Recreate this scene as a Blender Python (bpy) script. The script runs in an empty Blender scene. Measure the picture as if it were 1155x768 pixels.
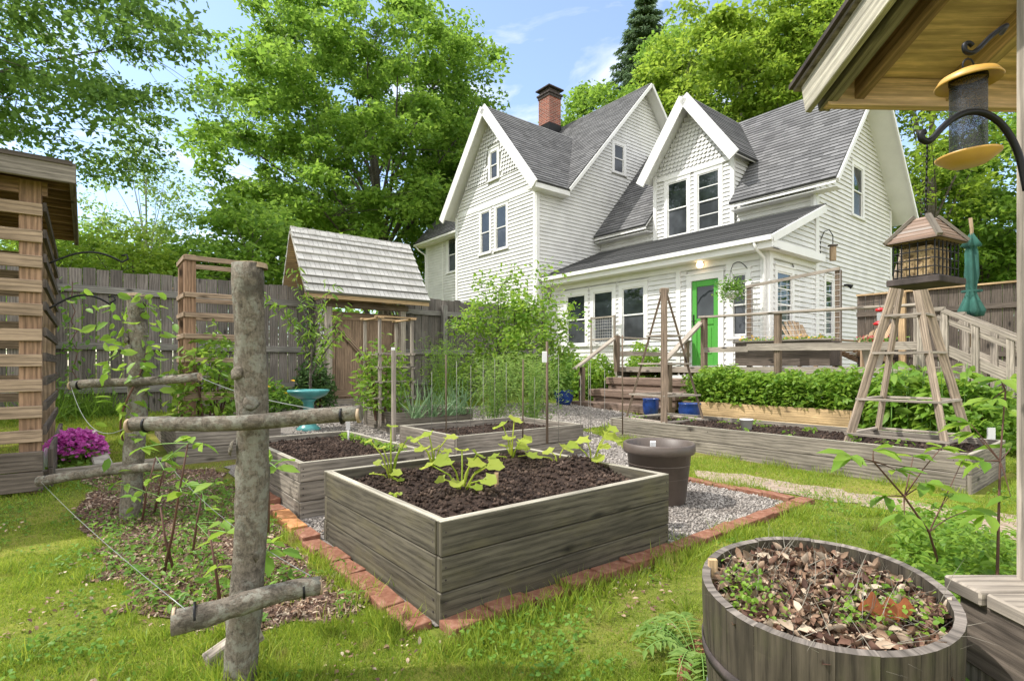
import bpy, math, random
import numpy as np
from mathutils import Vector, Matrix
R = random.Random(7)
RN = np.random.default_rng(7)
S = bpy.context.scene
COL = S.collection
PI = math.pi

# ------------------------------------------------------------------ frame
UX, UY = 0.6235, -0.7818          # u: along the house front, towards the right
VX, VY = 0.7818, 0.6235           # v: into the depth of the house
FP, CX, HY, CH = 605.0, 577.5, 412.0, 1.0

def soft(x, k=0.6):
    return 0.5 * (x + math.sqrt(x * x + k * k))
def ga(a):                        # ground height: rises gently away from the lawn
    return min(0.05 * soft(-a - 3.0) - 0.05 * soft(-a - 13.0), 0.6)
def gxy(x, y):
    return ga(x * UX + y * UY)
def W(a, b, z=0.0):
    return (a * UX + b * VX, a * UY + b * VY, z)
def ab(x, y):
    return x * UX + y * UY, x * VX + y * VY
def at(px, py, d):                # point seen at a pixel at a given distance
    return ((px - CX) / FP * d, d, CH + (HY - py) / FP * d)
def G(px, py):                    # ground point seen at a pixel
    lo, hi = 0.3, 60.0
    for _ in range(60):
        m = (lo + hi) / 2
        p = at(px, py, m)
        if p[2] > gxy(p[0], p[1]): lo = m
        else: hi = m
    return at(px, py, lo)
def gd(px, d):                    # ground point at pixel column, distance
    x = (px - CX) / FP * d
    return (x, d, gxy(x, d))

def vnoise(x, y, seed=0):
    x = np.asarray(x, float); y = np.asarray(y, float)
    xi = np.floor(x).astype(np.int64); yi = np.floor(y).astype(np.int64)
    xf = x - xi; yf = y - yi
    xf = xf * xf * (3 - 2 * xf); yf = yf * yf * (3 - 2 * yf)
    def h(i, j):
        n = (i * 374761393 + j * 668265263 + seed * 1274126177) & 0x7fffffff
        n = ((n ^ (n >> 13)) * 1274126177) & 0x7fffffff
        return ((n ^ (n >> 16)) & 0xffff) / 65535.0
    return (h(xi, yi) * (1 - xf) + h(xi + 1, yi) * xf) * (1 - yf) + (h(xi, yi + 1) * (1 - xf) + h(xi + 1, yi + 1) * xf) * yf
def fbm(x, y, seed=0, o=3):
    s = 0; a = .5; t = 0
    for i in range(o):
        s = s + a * vnoise(np.asarray(x) * 2 ** i, np.asarray(y) * 2 ** i, seed + i); t += a; a *= .5
    return s / t

# ------------------------------------------------------------------ objects
ORG = {}
def empty(name, loc, label=None, cat=None, group=None):
    o = bpy.data.objects.new(name, None); COL.objects.link(o)
    o.empty_display_size = .1
    o.location = loc; ORG[o.name] = Vector(loc)
    if label: tag(o, label, cat, group)
    return o
def tag(o, label=None, cat=None, group=None, kind=None):
    if label: o['label'] = label
    if cat: o['category'] = cat
    if group: o['group'] = group
    if kind: o['kind'] = kind
    return o
def link(name, me, parent, org):
    o = bpy.data.objects.new(name, me); COL.objects.link(o)
    ORG[o.name] = Vector(org)
    if parent is not None: o.parent = parent
    else: o.location = org
    return o
KIDS = {}
def copy_tree(o, parent=None):
    c = o.copy(); COL.objects.link(c); c.parent = parent
    for ch in [x for x in COL.objects if x.parent == o]:
        copy_tree(ch, c)
    return c

def vsub(a, b): return (a[0]-b[0], a[1]-b[1], a[2]-b[2])
def vadd(a, b): return (a[0]+b[0], a[1]+b[1], a[2]+b[2])
def vmul(a, k): return (a[0]*k, a[1]*k, a[2]*k)
def vlen(a): return math.sqrt(a[0]**2+a[1]**2+a[2]**2)
def vnorm(a):
    l = vlen(a) or 1; return (a[0]/l, a[1]/l, a[2]/l)
def vcross(a, b): return (a[1]*b[2]-a[2]*b[1], a[2]*b[0]-a[0]*b[2], a[0]*b[1]-a[1]*b[0])
def vdot(a, b): return a[0]*b[0]+a[1]*b[1]+a[2]*b[2]
def lerp(a, b, t): return (a[0]+(b[0]-a[0])*t, a[1]+(b[1]-a[1])*t, a[2]+(b[2]-a[2])*t)

def smooth_pts(P, k=5):
    out = []
    for i in range(len(P)-1):
        a, b, c, d = P[max(0, i-1)], P[i], P[i+1], P[min(len(P)-1, i+2)]
        for j in range(k):
            t = j/k; out.append(tuple(.5*((2*b[q])+(c[q]-a[q])*t+(2*a[q]-5*b[q]+4*c[q]-d[q])*t*t+(3*b[q]-a[q]-3*c[q]+d[q])*t**3) for q in range(3)))
    return out + [P[-1]]
class MB:
    def __init__(s):
        s.v = []; s.f = []; s.uv = []; s.sm = []
    def face(s, pts, uvs=None, smooth=False):
        i = len(s.v); s.v += [tuple(p) for p in pts]
        s.f.append(tuple(range(i, i + len(pts))))
        s.uv += uvs if uvs else [(p[0] + p[1], p[2]) for p in pts]
        s.sm.append(smooth)
    def obox(s, c, e0, e1, e2):        # centre and three half vectors
        ax = [e0, e1, e2]; ls = [vlen(e) for e in ax]
        L = ls.index(max(ls))
        i0 = len(s.v); ro, rv = R.uniform(0, 50), R.uniform(0, 50)
        for k in range(8):
            sg = [(1 if k >> j & 1 else -1) for j in range(3)]
            s.v.append(tuple(c[m] + sum(sg[j] * ax[j][m] for j in range(3)) for m in range(3)))
        flip = vdot(vcross(e0, e1), e2) < 0
        for n in range(3):
            i, j = [(1, 2), (2, 0), (0, 1)][n]
            for sd in (-1, 1):
                q = [(-1, -1), (1, -1), (1, 1), (-1, 1)]
                if (sd < 0) != flip: q = q[::-1]
                idx = []; uv = []
                for (a, b) in q:
                    sg = [0, 0, 0]; sg[n] = sd; sg[i] = a; sg[j] = b
                    idx.append(i0 + sum((1 << m) for m in range(3) if sg[m] > 0))
                    if L == i: uv.append((ro + a * ls[i], rv + b * ls[j] + n * .37 + sd * 1.3))
                    elif L == j: uv.append((ro + b * ls[j], rv + a * ls[i] + n * .37 + sd * 1.3))
                    else: uv.append((ro + a * ls[i] * .3, rv + b * ls[j]))
                s.f.append(tuple(idx)); s.uv += uv; s.sm.append(False)
    def board(s, p0, p1, w, t, up=(0, 0, 1), j=0.0):
        if j:
            p0 = tuple(x + R.uniform(-j, j) for x in p0); p1 = tuple(x + R.uniform(-j, j) for x in p1)
        d = vsub(p1, p0); l = vlen(d); dn = vnorm(d)
        side = vnorm(vcross(dn, up)); upn = vcross(side, dn)
        s.obox(lerp(p0, p1, .5), vmul(dn, l / 2), vmul(upn, w / 2), vmul(side, t / 2))
    def abox(s, a0, a1, b0, b1, z0, z1):   # box aligned with the garden axes
        c = W((a0 + a1) / 2, (b0 + b1) / 2, (z0 + z1) / 2)
        s.obox(c, (UX * (a1 - a0) / 2, UY * (a1 - a0) / 2, 0), (VX * (b1 - b0) / 2, VY * (b1 - b0) / 2, 0), (0, 0, (z1 - z0) / 2))
    def tube(s, pts, rad, n=8, cap=True, wob=0.0, smooth=True):
        m = len(pts)
        if not hasattr(rad, '__len__'): rad = [rad] * m
        rows = []; acc = 0; ref = None
        ro = R.uniform(0, 30)
        for i in range(m):
            a = pts[max(0, i - 1)]; b = pts[min(m - 1, i + 1)]
            d = vnorm(vsub(b, a))
            if ref is None:
                ref = (1, 0, 0) if abs(d[0]) < .8 else (0, 1, 0)
            x = vnorm(vsub(ref, vmul(d, vdot(ref, d)))); y = vcross(d, x); ref = x
            if i: acc += vlen(vsub(pts[i], pts[i - 1]))
            row = []
            for k in range(n):
                th = 2 * PI * k / n; r = rad[i] * (1 + (R.uniform(-wob, wob) if wob else 0))
                row.append(len(s.v))
                s.v.append(tuple(pts[i][q] + r * (math.cos(th) * x[q] + math.sin(th) * y[q]) for q in range(3)))
            rows.append((row, acc, rad[i]))
        for i in range(m - 1):
            (r0, a0, q0), (r1, a1, q1) = rows[i], rows[i + 1]
            for k in range(n):
                k2 = (k + 1) % n
                s.f.append((r0[k], r0[k2], r1[k2], r1[k]))
                w = 2 * PI * max(q0, .001) / n
                s.uv += [(ro + a0, k * w), (ro + a0, (k + 1) * w), (ro + a1, (k + 1) * w), (ro + a1, k * w)]
                s.sm.append(smooth)
        if cap:
            for (r, ac, q), rev in ((rows[0], True), (rows[-1], False)):
                f = tuple(reversed(r)) if rev else tuple(r)
                s.f.append(f); s.uv += [(ro + .01 * math.cos(k), .01 * math.sin(k)) for k in range(n)]; s.sm.append(False)
    def lathe(s, c, prof, n=24, smooth=True, fn=None):   # prof: (r, z)
        i0 = len(s.v)
        for (r, z) in prof:
            for k in range(n):
                th = 2 * PI * k / n; q = r * (fn(th, z) if fn else 1)
                s.v.append((c[0] + q * math.cos(th), c[1] + q * math.sin(th), c[2] + z))
        for i in range(len(prof) - 1):
            for k in range(n):
                k2 = (k + 1) % n
                s.f.append((i0 + i * n + k, i0 + i * n + k2, i0 + (i + 1) * n + k2, i0 + (i + 1) * n + k))
                u0, u1 = k / n, (k + 1) / n
                s.uv += [(u0, prof[i][1]), (u1, prof[i][1]), (u1, prof[i+1][1]), (u0, prof[i+1][1])]
                s.sm.append(smooth)
    def build(s, name, mat, parent=None, bev=0, seg=1):
        me = bpy.data.meshes.new(name)
        if parent is not None: org = ORG[parent.name]
        else:
            xs = np.array(s.v); org = Vector(((xs[:, 0].min() + xs[:, 0].max()) / 2, (xs[:, 1].min() + xs[:, 1].max()) / 2, xs[:, 2].min()))
        v = np.array(s.v) - np.array(org)
        me.from_pydata(v.tolist(), [], s.f)
        uvl = me.uv_layers.new(name='UVMap')
        uvl.data.foreach_set('uv', np.array(s.uv, dtype=np.float32).ravel())
        me.polygons.foreach_set('use_smooth', s.sm)
        me.materials.append(mat); me.update()
        o = link(name, me, parent, org)
        if bev:
            m = o.modifiers.new('edge', 'BEVEL'); m.width = bev; m.segments = seg; m.limit_method = 'ANGLE'; m.angle_limit = math.radians(40)
        return o

# numpy instancer: one mesh of many small copies of a template
def inst_arrays(T, F, pos, X, Y, Z):
    T = np.array(T, float); n = len(T); N = len(pos)
    V = pos[:, None, :] + T[None, :, 0, None] * X[:, None, :] + T[None, :, 1, None] * Y[:, None, :] + T[None, :, 2, None] * Z[:, None, :]
    return V.reshape(-1, 3), F, n, N
def build_inst(name, parts, mat, parent=None, smooth=False):
    Vs = []; loops = []; starts = []; tot = 0; base = 0; ls = 0
    for (V, F, n, N) in parts:
        if N == 0: continue
        Vs.append(V)
        fl = np.concatenate([np.array(f) for f in F]); lens = np.array([len(f) for f in F])
        off = (np.arange(N) * n + base)[:, None]
        loops.append((fl[None, :] + off).ravel())
        st = np.concatenate([[0], np.cumsum(lens)[:-1]])
        starts.append((st[None, :] + (np.arange(N) * lens.sum())[:, None]).ravel() + ls)
        ls += N * lens.sum(); base += N * n
    V = np.concatenate(Vs); L = np.concatenate(loops).astype(np.int32); St = np.concatenate(starts).astype(np.int32)
    if parent is not None: org = np.array(ORG[parent.name])
    else: org = np.array([(V[:, 0].min() + V[:, 0].max()) / 2, (V[:, 1].min() + V[:, 1].max()) / 2, V[:, 2].min()])
    V = V - org
    me = bpy.data.meshes.new(name)
    me.vertices.add(len(V)); me.vertices.foreach_set('co', V.astype(np.float32).ravel())
    me.loops.add(len(L)); me.loops.foreach_set('vertex_index', L)
    me.polygons.add(len(St)); me.polygons.foreach_set('loop_start', St)
    me.update(calc_edges=True); me.validate()
    if smooth: me.polygons.foreach_set('use_smooth', [True] * len(me.polygons))
    me.materials.append(mat)
    return link(name, me, parent, Vector(org))

def nrm(a): return a / (np.linalg.norm(a, axis=1, keepdims=True) + 1e-9)
DIA = ([(0, 0, 0), (.4, .5, .1), (1, 0, -.08), (.4, -.5, .1)], [(0, 2, 1), (0, 3, 2)])
OVAL = ([(0, 0, 0), (.25, .38, .07), (.62, .42, .03), (1, 0, -.15), (.62, -.42, .03), (.25, -.38, .07), (.5, 0, -.03)],
        [(0, 6, 1), (1, 6, 2), (2, 6, 3), (3, 6, 4), (4, 6, 5), (5, 6, 0)])
MAPLE = ([(0, 0, 0), (.05, .35, .03), (.3, .3, .03), (.5, .6, 0), (.6, .3, .02), (1, 0, -.1), (.6, -.3, .02), (.5, -.6, 0), (.3, -.3, .03), (.05, -.35, .03), (.4, 0, -.04)],
         [(0, 10, 1), (1, 10, 2), (2, 10, 3), (3, 10, 4), (4, 10, 5), (5, 10, 6), (6, 10, 7), (7, 10, 8), (8, 10, 9), (9, 10, 0)])
BLADE = ([(0, .5, 0), (0, -.5, 0), (.55, -.36, .06), (.55, .36, .06), (1, 0, .3)], [(0, 1, 2, 3), (3, 2, 4)])
OCT = ([(1, 0, 0), (-1, 0, 0), (0, 1, 0), (0, -1, 0), (0, 0, 1), (0, 0, -1)],
       [(0, 2, 4), (2, 1, 4), (1, 3, 4), (3, 0, 4), (2, 0, 5), (1, 2, 5), (3, 1, 5), (0, 3, 5)])
def leafset(pos, size, tm=DIA, aspect=.6, up=.6, droop=.25, rnd=.5, dirs=None):
    N = len(pos); sz = size * RN.uniform(1 - rnd * .6, 1 + rnd * .6, (N, 1))
    d = RN.normal(size=(N, 3)) if dirs is None else dirs + RN.normal(size=(N, 3)) * .35
    d[:, 2] = d[:, 2] * .5 - droop; d = nrm(d)
    n0 = RN.normal(size=(N, 3)) * (1 - up); n0[:, 2] += up
    s = nrm(np.cross(n0, d)); n = np.cross(d, s)
    return inst_arrays(tm[0], tm[1], pos, d * sz, s * sz * aspect, n * sz)
def stones(pos, r, flat=.7, rnd=.4):
    N = len(pos); q = RN.normal(size=(N, 3)); x = nrm(q); y = nrm(np.cross(x, RN.normal(size=(N, 3)))); z = np.cross(x, y)
    s = r * RN.uniform(1 - rnd, 1 + rnd, (N, 1))
    return inst_arrays(OCT[0], OCT[1], pos, x * s * RN.uniform(.8, 1.4, (N, 1)), y * s * RN.uniform(.7, 1.2, (N, 1)), z * s * flat)
def blades(pos, h, w, lean=.35):
    N = len(pos); hh = h * RN.uniform(.5, 1.3, (N, 1))
    d = np.stack([RN.normal(size=N) * lean, RN.normal(size=N) * lean, np.ones(N)], 1); d = nrm(d)
    s = RN.normal(size=(N, 3)); s[:, 2] = 0; s = nrm(s); n = nrm(np.cross(d, s)); s = np.cross(n, d)
    return inst_arrays(BLADE[0], BLADE[1], pos, d * hh, s * w * RN.uniform(.7, 1.3, (N, 1)), n * hh)
# ------------------------------------------------------------------ materials
def nm(name):
    m = bpy.data.materials.new(name); m.use_nodes = True
    nt = m.node_tree; b = nt.nodes['Principled BSDF']
    return m, nt, b
def N(nt, t, **kw):
    n = nt.nodes.new(t)
    for k, v in kw.items():
        if k in n.inputs: n.inputs[k].default_value = v
        else: setattr(n, k, v)
    return n
def ramp(nt, fac, stops):
    r = nt.nodes.new('ShaderNodeValToRGB')
    while len(r.color_ramp.elements) < len(stops): r.color_ramp.elements.new(.5)
    for e, (p, c) in zip(r.color_ramp.elements, stops):
        e.position = p; e.color = (*c, 1) if len(c) == 3 else c
    nt.links.new(fac, r.inputs[0]); return r.outputs[0]
def mix(nt, f, a, b, mode='MIX'):
    n = nt.nodes.new('ShaderNodeMix'); n.data_type = 'RGBA'; n.blend_type = mode
    for sock, v in ((n.inputs[0], f), (n.inputs[6], a), (n.inputs[7], b)):
        if hasattr(v, 'is_output') or hasattr(v, 'links'): nt.links.new(v, sock)
        elif hasattr(v, '__len__'): sock.default_value = (*v, 1) if len(v) == 3 else v
        else: sock.default_value = v
    return n.outputs[2]
def math_(nt, op, a, b=None, c=None):
    n = nt.nodes.new('ShaderNodeMath'); n.operation = op
    for s_, v in zip(n.inputs, (a, b, c)):
        if v is None: continue
        if hasattr(v, 'links'): nt.links.new(v, s_)
        else: s_.default_value = v
    return n.outputs[0]
def uvmap(nt, sc=(1, 1, 1), src='UV'):
    t = nt.nodes.new('ShaderNodeTexCoord'); mp = nt.nodes.new('ShaderNodeMapping')
    nt.links.new(t.outputs[src], mp.inputs[0]); mp.inputs[3].default_value = sc
    return mp.outputs[0]
def noise(nt, vec, scale, detail=4, rough=.6, dist=0):
    n = nt.nodes.new('ShaderNodeTexNoise')
    n.inputs['Scale'].default_value = scale; n.inputs['Detail'].default_value = detail
    n.inputs['Roughness'].default_value = rough; n.inputs['Distortion'].default_value = dist
    if vec is not None: nt.links.new(vec, n.inputs['Vector'])
    return n.outputs['Fac']
def bump(nt, b, h, strength=.4, dist=.01):
    n = nt.nodes.new('ShaderNodeBump'); n.inputs['Strength'].default_value = strength; n.inputs['Distance'].default_value = dist
    nt.links.new(h, n.inputs['Height']); nt.links.new(n.outputs[0], b.inputs['Normal'])
def island(nt):
    return nt.nodes.new('ShaderNodeNewGeometry').outputs['Random Per Island']
def sc3(c, k): return tuple(min(1, x * k) for x in c)

def wood(name, c, dark=.45, knots=True, rough=.85, tint=None, var=.35, moss=None):
    m, nt, b = nm(name)
    g1 = noise(nt, uvmap(nt, (1.3, 42, 1)), 2.2, 7, .75, .35)
    wv = nt.nodes.new('ShaderNodeTexWave'); wv.wave_type = 'BANDS'; wv.bands_direction = 'Y'; wv.inputs['Scale'].default_value = 7; wv.inputs['Distortion'].default_value = 7; wv.inputs['Detail'].default_value = 3; wv.inputs['Detail Scale'].default_value = .9; wv.inputs['Detail Roughness'].default_value = .6
    nt.links.new(uvmap(nt, (.35, 1.4, 1)), wv.inputs['Vector'])
    g = math_(nt, 'MULTIPLY_ADD', wv.outputs['Fac'], .16, math_(nt, 'MULTIPLY', g1, .88))
    col = ramp(nt, g, [(.35, sc3(c, dark*.85)), (.5, sc3(c, .9)), (.66, sc3(c, 1.35))])
    st = noise(nt, uvmap(nt, (1.3, 3, 1)), 1.3, 5)
    col = mix(nt, ramp(nt, st, [(.35, (0, 0, 0)), (.65, (1, 1, 1))]), mix(nt, .6, col, sc3(c, .3)), col)
    if tint: col = mix(nt, ramp(nt, noise(nt, uvmap(nt, (.8, 2, 1)), 1.1, 3), [(.4, (0, 0, 0)), (.7, (.7, .7, .7))]), col, tint)
    if knots:
        v = nt.nodes.new('ShaderNodeTexVoronoi'); v.inputs['Scale'].default_value = 1.0
        nt.links.new(uvmap(nt, (2.4, 6.5, 1)), v.inputs['Vector'])
        k = ramp(nt, v.outputs['Distance'], [(.06, (1, 1, 1)), (.17, (0, 0, 0))])
        col = mix(nt, k, col, sc3(c, .16))
    if moss: col = mix(nt, ramp(nt, noise(nt, uvmap(nt, (2, 5, 1)), 1.6, 6), [(.5, (0, 0, 0)), (.75, (.8, .8, .8))]), col, moss)
    r = math_(nt, 'MULTIPLY_ADD', island(nt), var, 1 - var / 2)
    hs = nt.nodes.new('ShaderNodeHueSaturation'); nt.links.new(r, hs.inputs['Value']); nt.links.new(col, hs.inputs['Color'])
    nt.links.new(hs.outputs[0], b.inputs['Base Color']); b.inputs['Roughness'].default_value = rough
    b.inputs['Specular IOR Level'].default_value = .25
    bump(nt, b, g, .5, .004)
    return m
def leaf(name, c1, c2, tr=.42, rough=.5, spec=.3, dead=None):
    m, nt, b = nm(name)
    col = mix(nt, island(nt), c1, c2)
    pos = nt.nodes.new('ShaderNodeNewGeometry').outputs['Position']
    col = mix(nt, ramp(nt, noise(nt, pos, 1.3, 3), [(.35, (0, 0, 0)), (.65, (1, 1, 1))]), mix(nt, .35, col, sc3(c1, .6)), col)
    if dead: col = mix(nt, ramp(nt, noise(nt, pos, 7, 2), [(.6, (0, 0, 0)), (.75, (1, 1, 1))]), col, dead)
    nt.links.new(col, b.inputs['Base Color']); b.inputs['Roughness'].default_value = rough; b.inputs['Specular IOR Level'].default_value = spec
    t = nt.nodes.new('ShaderNodeBsdfTranslucent')
    hs = nt.nodes.new('ShaderNodeHueSaturation'); hs.inputs['Value'].default_value = 1.5; hs.inputs['Hue'].default_value = .485; nt.links.new(col, hs.inputs['Color'])
    nt.links.new(hs.outputs[0], t.inputs[0])
    mx = nt.nodes.new('ShaderNodeMixShader'); mx.inputs[0].default_value = tr
    nt.links.new(b.outputs[0], mx.inputs[1]); nt.links.new(t.outputs[0], mx.inputs[2])
    nt.links.new(mx.outputs[0], nt.nodes['Material Output'].inputs[0])
    return m
def noisy(name, stops, scale=20, rough=.9, bmp=.5, src='Object', detail=6, bd=.01, spec=.2, var=0):
    m, nt, b = nm(name)
    f = noise(nt, uvmap(nt, (1, 1, 1), src), scale, detail)
    col = ramp(nt, f, stops)
    if var:
        hs = nt.nodes.new('ShaderNodeHueSaturation'); nt.links.new(math_(nt, 'MULTIPLY_ADD', island(nt), var, 1 - var / 2), hs.inputs['Value']); nt.links.new(col, hs.inputs['Color']); col = hs.outputs[0]
    nt.links.new(col, b.inputs['Base Color']); b.inputs['Roughness'].default_value = rough; b.inputs['Specular IOR Level'].default_value = spec
    if bmp: bump(nt, b, f, bmp, bd)
    return m
def plain(name, c, rough=.5, metal=0, spec=.5, var=.08, scale=8):
    m, nt, b = nm(name)
    f = noise(nt, uvmap(nt, (1, 1, 1), 'Object'), scale, 5)
    nt.links.new(ramp(nt, f, [(.3, sc3(c, 1 - var * 2)), (.7, sc3(c, 1 + var))]), b.inputs['Base Color'])
    b.inputs['Roughness'].default_value = rough; b.inputs['Metallic'].default_value = metal; b.inputs['Specular IOR Level'].default_value = spec
    return m
M = {}
M['bed'] = wood('weathered_bed_wood', (.105, .092, .068), .34, moss=(.115, .1, .055), var=.55)
M['bedgrey'] = wood('grey_bed_wood', (.23, .2, .165), .42, var=.4)
M['rim'] = wood('pale_cut_edge', (.42, .385, .31), .6, knots=False)
M['newwood'] = wood('new_lumber', (.52, .36, .2), .7, var=.25)
M['grey'] = wood('silvered_wood', (.36, .31, .255), .55, var=.3)
M['fence'] = wood('fence_wood', (.19, .165, .145), .5, var=.45, moss=(.13, .13, .115))
M['rail'] = wood('fence_rail_wood', (.25, .235, .21), .6, var=.2)
M['gate'] = wood('gate_wood', (.33, .23, .155), .55, var=.3)
M['cedar'] = wood('cedar_wood', (.32, .2, .125), .55, var=.3)
M['slat'] = wood('slat_wood', (.35, .255, .175), .5, var=.45)
M['dark'] = wood('dark_wood', (.13, .105, .085), .5, var=.35)
M['brownpost'] = wood('brown_post_wood', (.19, .14, .1), .5, var=.3)
M['ply'] = wood('plywood', (.68, .47, .31), .8, knots=False, var=.1)
M['ladder'] = wood('obelisk_wood', (.33, .26, .195), .5, var=.4)
M['step'] = wood('step_timber', (.22, .155, .12), .4, var=.3)
M['barrel'] = wood('barrel_wood', (.078, .064, .046), .4, knots=False, var=.2, moss=(.085, .09, .035))
M['barrelrim'] = wood('barrel_rim_wood', (.22, .19, .165), .55, knots=False, var=.3)

def bark(name, c, c2):
    m, nt, b = nm(name)
    f1 = noise(nt, uvmap(nt, (1, 1, 1), 'Object'), 55, 8, .75, .6)
    f2 = noise(nt, uvmap(nt, (9, 45, 1)), 2, 6, .7, 1.2)
    f = math_(nt, 'MULTIPLY_ADD', f1, .6, math_(nt, 'MULTIPLY', f2, .4))
    col = ramp(nt, f, [(.36, sc3(c, .3)), (.5, c), (.64, sc3(c, 1.7))])
    p = noise(nt, uvmap(nt, (1, 1, 1), 'Object'), 24, 7, .7)
    col = mix(nt, ramp(nt, p, [(.5, (0, 0, 0)), (.58, (.75, .75, .75))]), col, c2)
    p2 = noise(nt, uvmap(nt, (1, 1, 1), 'Object'), 7, 6, .7)
    col = mix(nt, ramp(nt, p2, [(.55, (0, 0, 0)), (.63, (.7, .7, .7))]), col, sc3(c, .38))
    nt.links.new(col, b.inputs['Base Color']); b.inputs['Roughness'].default_value = .95; b.inputs['Specular IOR Level'].default_value = .15
    bump(nt, b, f, 1.0, .012); return m
M['log'] = bark('log_bark', (.17, .145, .115), (.27, .265, .22))
M['logend'] = noisy('log_end_grain', [(.3, (.26, .18, .11)), (.7, (.48, .37, .26))], 40, .9, .3)
M['bark'] = bark('tree_bark', (.1, .085, .07), (.17, .165, .14))
M['birchbark'] = bark('pale_bark', (.3, .29, .26), (.4, .4, .37))
M['stem'] = plain('green_stem', (.16, .3, .06), .6)
M['cane'] = plain('brown_cane', (.12, .055, .035), .7, var=.2)

# paint and house
def paint(name, c, dirt=.12):
    m, nt, b = nm(name)
    o = uvmap(nt, (1, 1, 1), 'Object')
    f = noise(nt, o, 2.2, 6); g = noise(nt, o, 30, 4)
    col = mix(nt, ramp(nt, f, [(.42, (0, 0, 0)), (.8, (1, 1, 1))]), c, sc3(c, 1 - dirt))
    col = mix(nt, ramp(nt, g, [(.55, (0, 0, 0)), (.8, (.5, .5, .5))]), col, sc3(c, .85))
    nt.links.new(col, b.inputs['Base Color']); b.inputs['Roughness'].default_value = .55; b.inputs['Specular IOR Level'].default_value = .35
    bump(nt, b, g, .12, .003)
    return m
M['white'] = paint('white_paint', (.75, .74, .72))
M['siding'] = paint('white_siding_paint', (.68, .67, .65), .22)
M['greenpaint'] = paint('green_door_paint', (.075, .32, .045))
def glassm(name, c=(.012, .015, .016)):
    m, nt, b = nm(name)
    f = noise(nt, uvmap(nt, (1, 1, 1), 'Object'), .9, 3)
    nt.links.new(ramp(nt, f, [(.4, c), (.62, sc3(c, 3.2))]), b.inputs['Base Color'])
    b.inputs['Roughness'].default_value = .015; b.inputs['Specular IOR Level'].default_value = .5; b.inputs['IOR'].default_value = 1.5
    w = noise(nt, uvmap(nt, (1, 1, 1), 'Object'), 2.5, 1); bump(nt, b, w, .06, .02)
    return m
M['glass'] = glassm('window_glass')
M['screen'] = glassm('window_screen', (.028, .03, .034))
M['screen'].node_tree.nodes['Principled BSDF'].inputs['Roughness'].default_value = .22
def shingles(name, c1, c2, c3, bw, bh, offs=.5):
    m, nt, b = nm(name)
    br = nt.nodes.new('ShaderNodeTexBrick')
    nt.links.new(uvmap(nt), br.inputs['Vector'])
    br.inputs['Color1'].default_value = (*c1, 1); br.inputs['Color2'].default_value = (*c2, 1); br.inputs['Mortar'].default_value = (*c3, 1)
    br.inputs['Scale'].default_value = 1; br.inputs['Brick Width'].default_value = bw; br.inputs['Row Height'].default_value = bh
    br.inputs['Mortar Size'].default_value = .006; br.inputs['Mortar Smooth'].default_value = .3; br.inputs['Bias'].default_value = 0
    br.offset = .37; br.offset_frequency = 2; br.squash = .62; br.squash_frequency = 3
    n = noise(nt, uvmap(nt, (1, 1, 1)), 4, 6, .7); n2 = noise(nt, uvmap(nt, (1, 1, 1)), 90, 3)
    col = mix(nt, .25, br.outputs['Color'], mix(nt, n, sc3(c1, .5), sc3(c2, 1.5)))
    col = mix(nt, ramp(nt, n2, [(.45, (0, 0, 0)), (.7, (.6, .6, .6))]), col, sc3(c2, 1.5))
    nt.links.new(col, b.inputs['Base Color']); b.inputs['Roughness'].default_value = .92; b.inputs['Specular IOR Level'].default_value = .25
    bump(nt, b, math_(nt, 'ADD', br.outputs['Fac'], n2), .35, -.006)
    return m
M['asphalt'] = shingles('asphalt_shingles', (.045, .045, .047), (.18, .178, .18), (.018, .02, .022), .34, .145)
M['cedarsh'] = shingles('cedar_shingles', (.34, .325, .3), (.5, .485, .46), (.12, .11, .1), .13, .16)
def brickm():
    m, nt, b = nm('chimney_brick')
    br = nt.nodes.new('ShaderNodeTexBrick'); nt.links.new(uvmap(nt), br.inputs['Vector'])
    br.inputs['Color1'].default_value = (.3, .08, .045, 1); br.inputs['Color2'].default_value = (.14, .035, .022, 1); br.inputs['Mortar'].default_value = (.34, .28, .24, 1)
    br.inputs['Scale'].default_value = 1; br.inputs['Brick Width'].default_value = .21; br.inputs['Row Height'].default_value = .075; br.inputs['Mortar Size'].default_value = .008
    nt.links.new(br.outputs['Color'], b.inputs['Base Color']); b.inputs['Roughness'].default_value = .9
    bump(nt, b, br.outputs['Fac'], .5, -.008); return m
M['brick'] = brickm()
M['paver'] = noisy('red_brick', [(.3, (.19, .075, .045)), (.5, (.27, .125, .08)), (.72, (.38, .215, .15))], 26, .95, .8, var=.6)
M['paver2'] = noisy('orange_brick', [(.3, (.36, .15, .06)), (.6, (.55, .27, .12)), (.8, (.6, .36, .2))], 26, .9, .6, var=.2)
M['capdark'] = noisy('sooty_brick', [(.3, (.03, .026, .025)), (.7, (.1, .08, .075))], 14, .9, .4)
M['stone'] = noisy('edging_stone', [(.3, (.3, .27, .23)), (.7, (.5, .47, .41))], 9, .9, .5)

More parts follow.
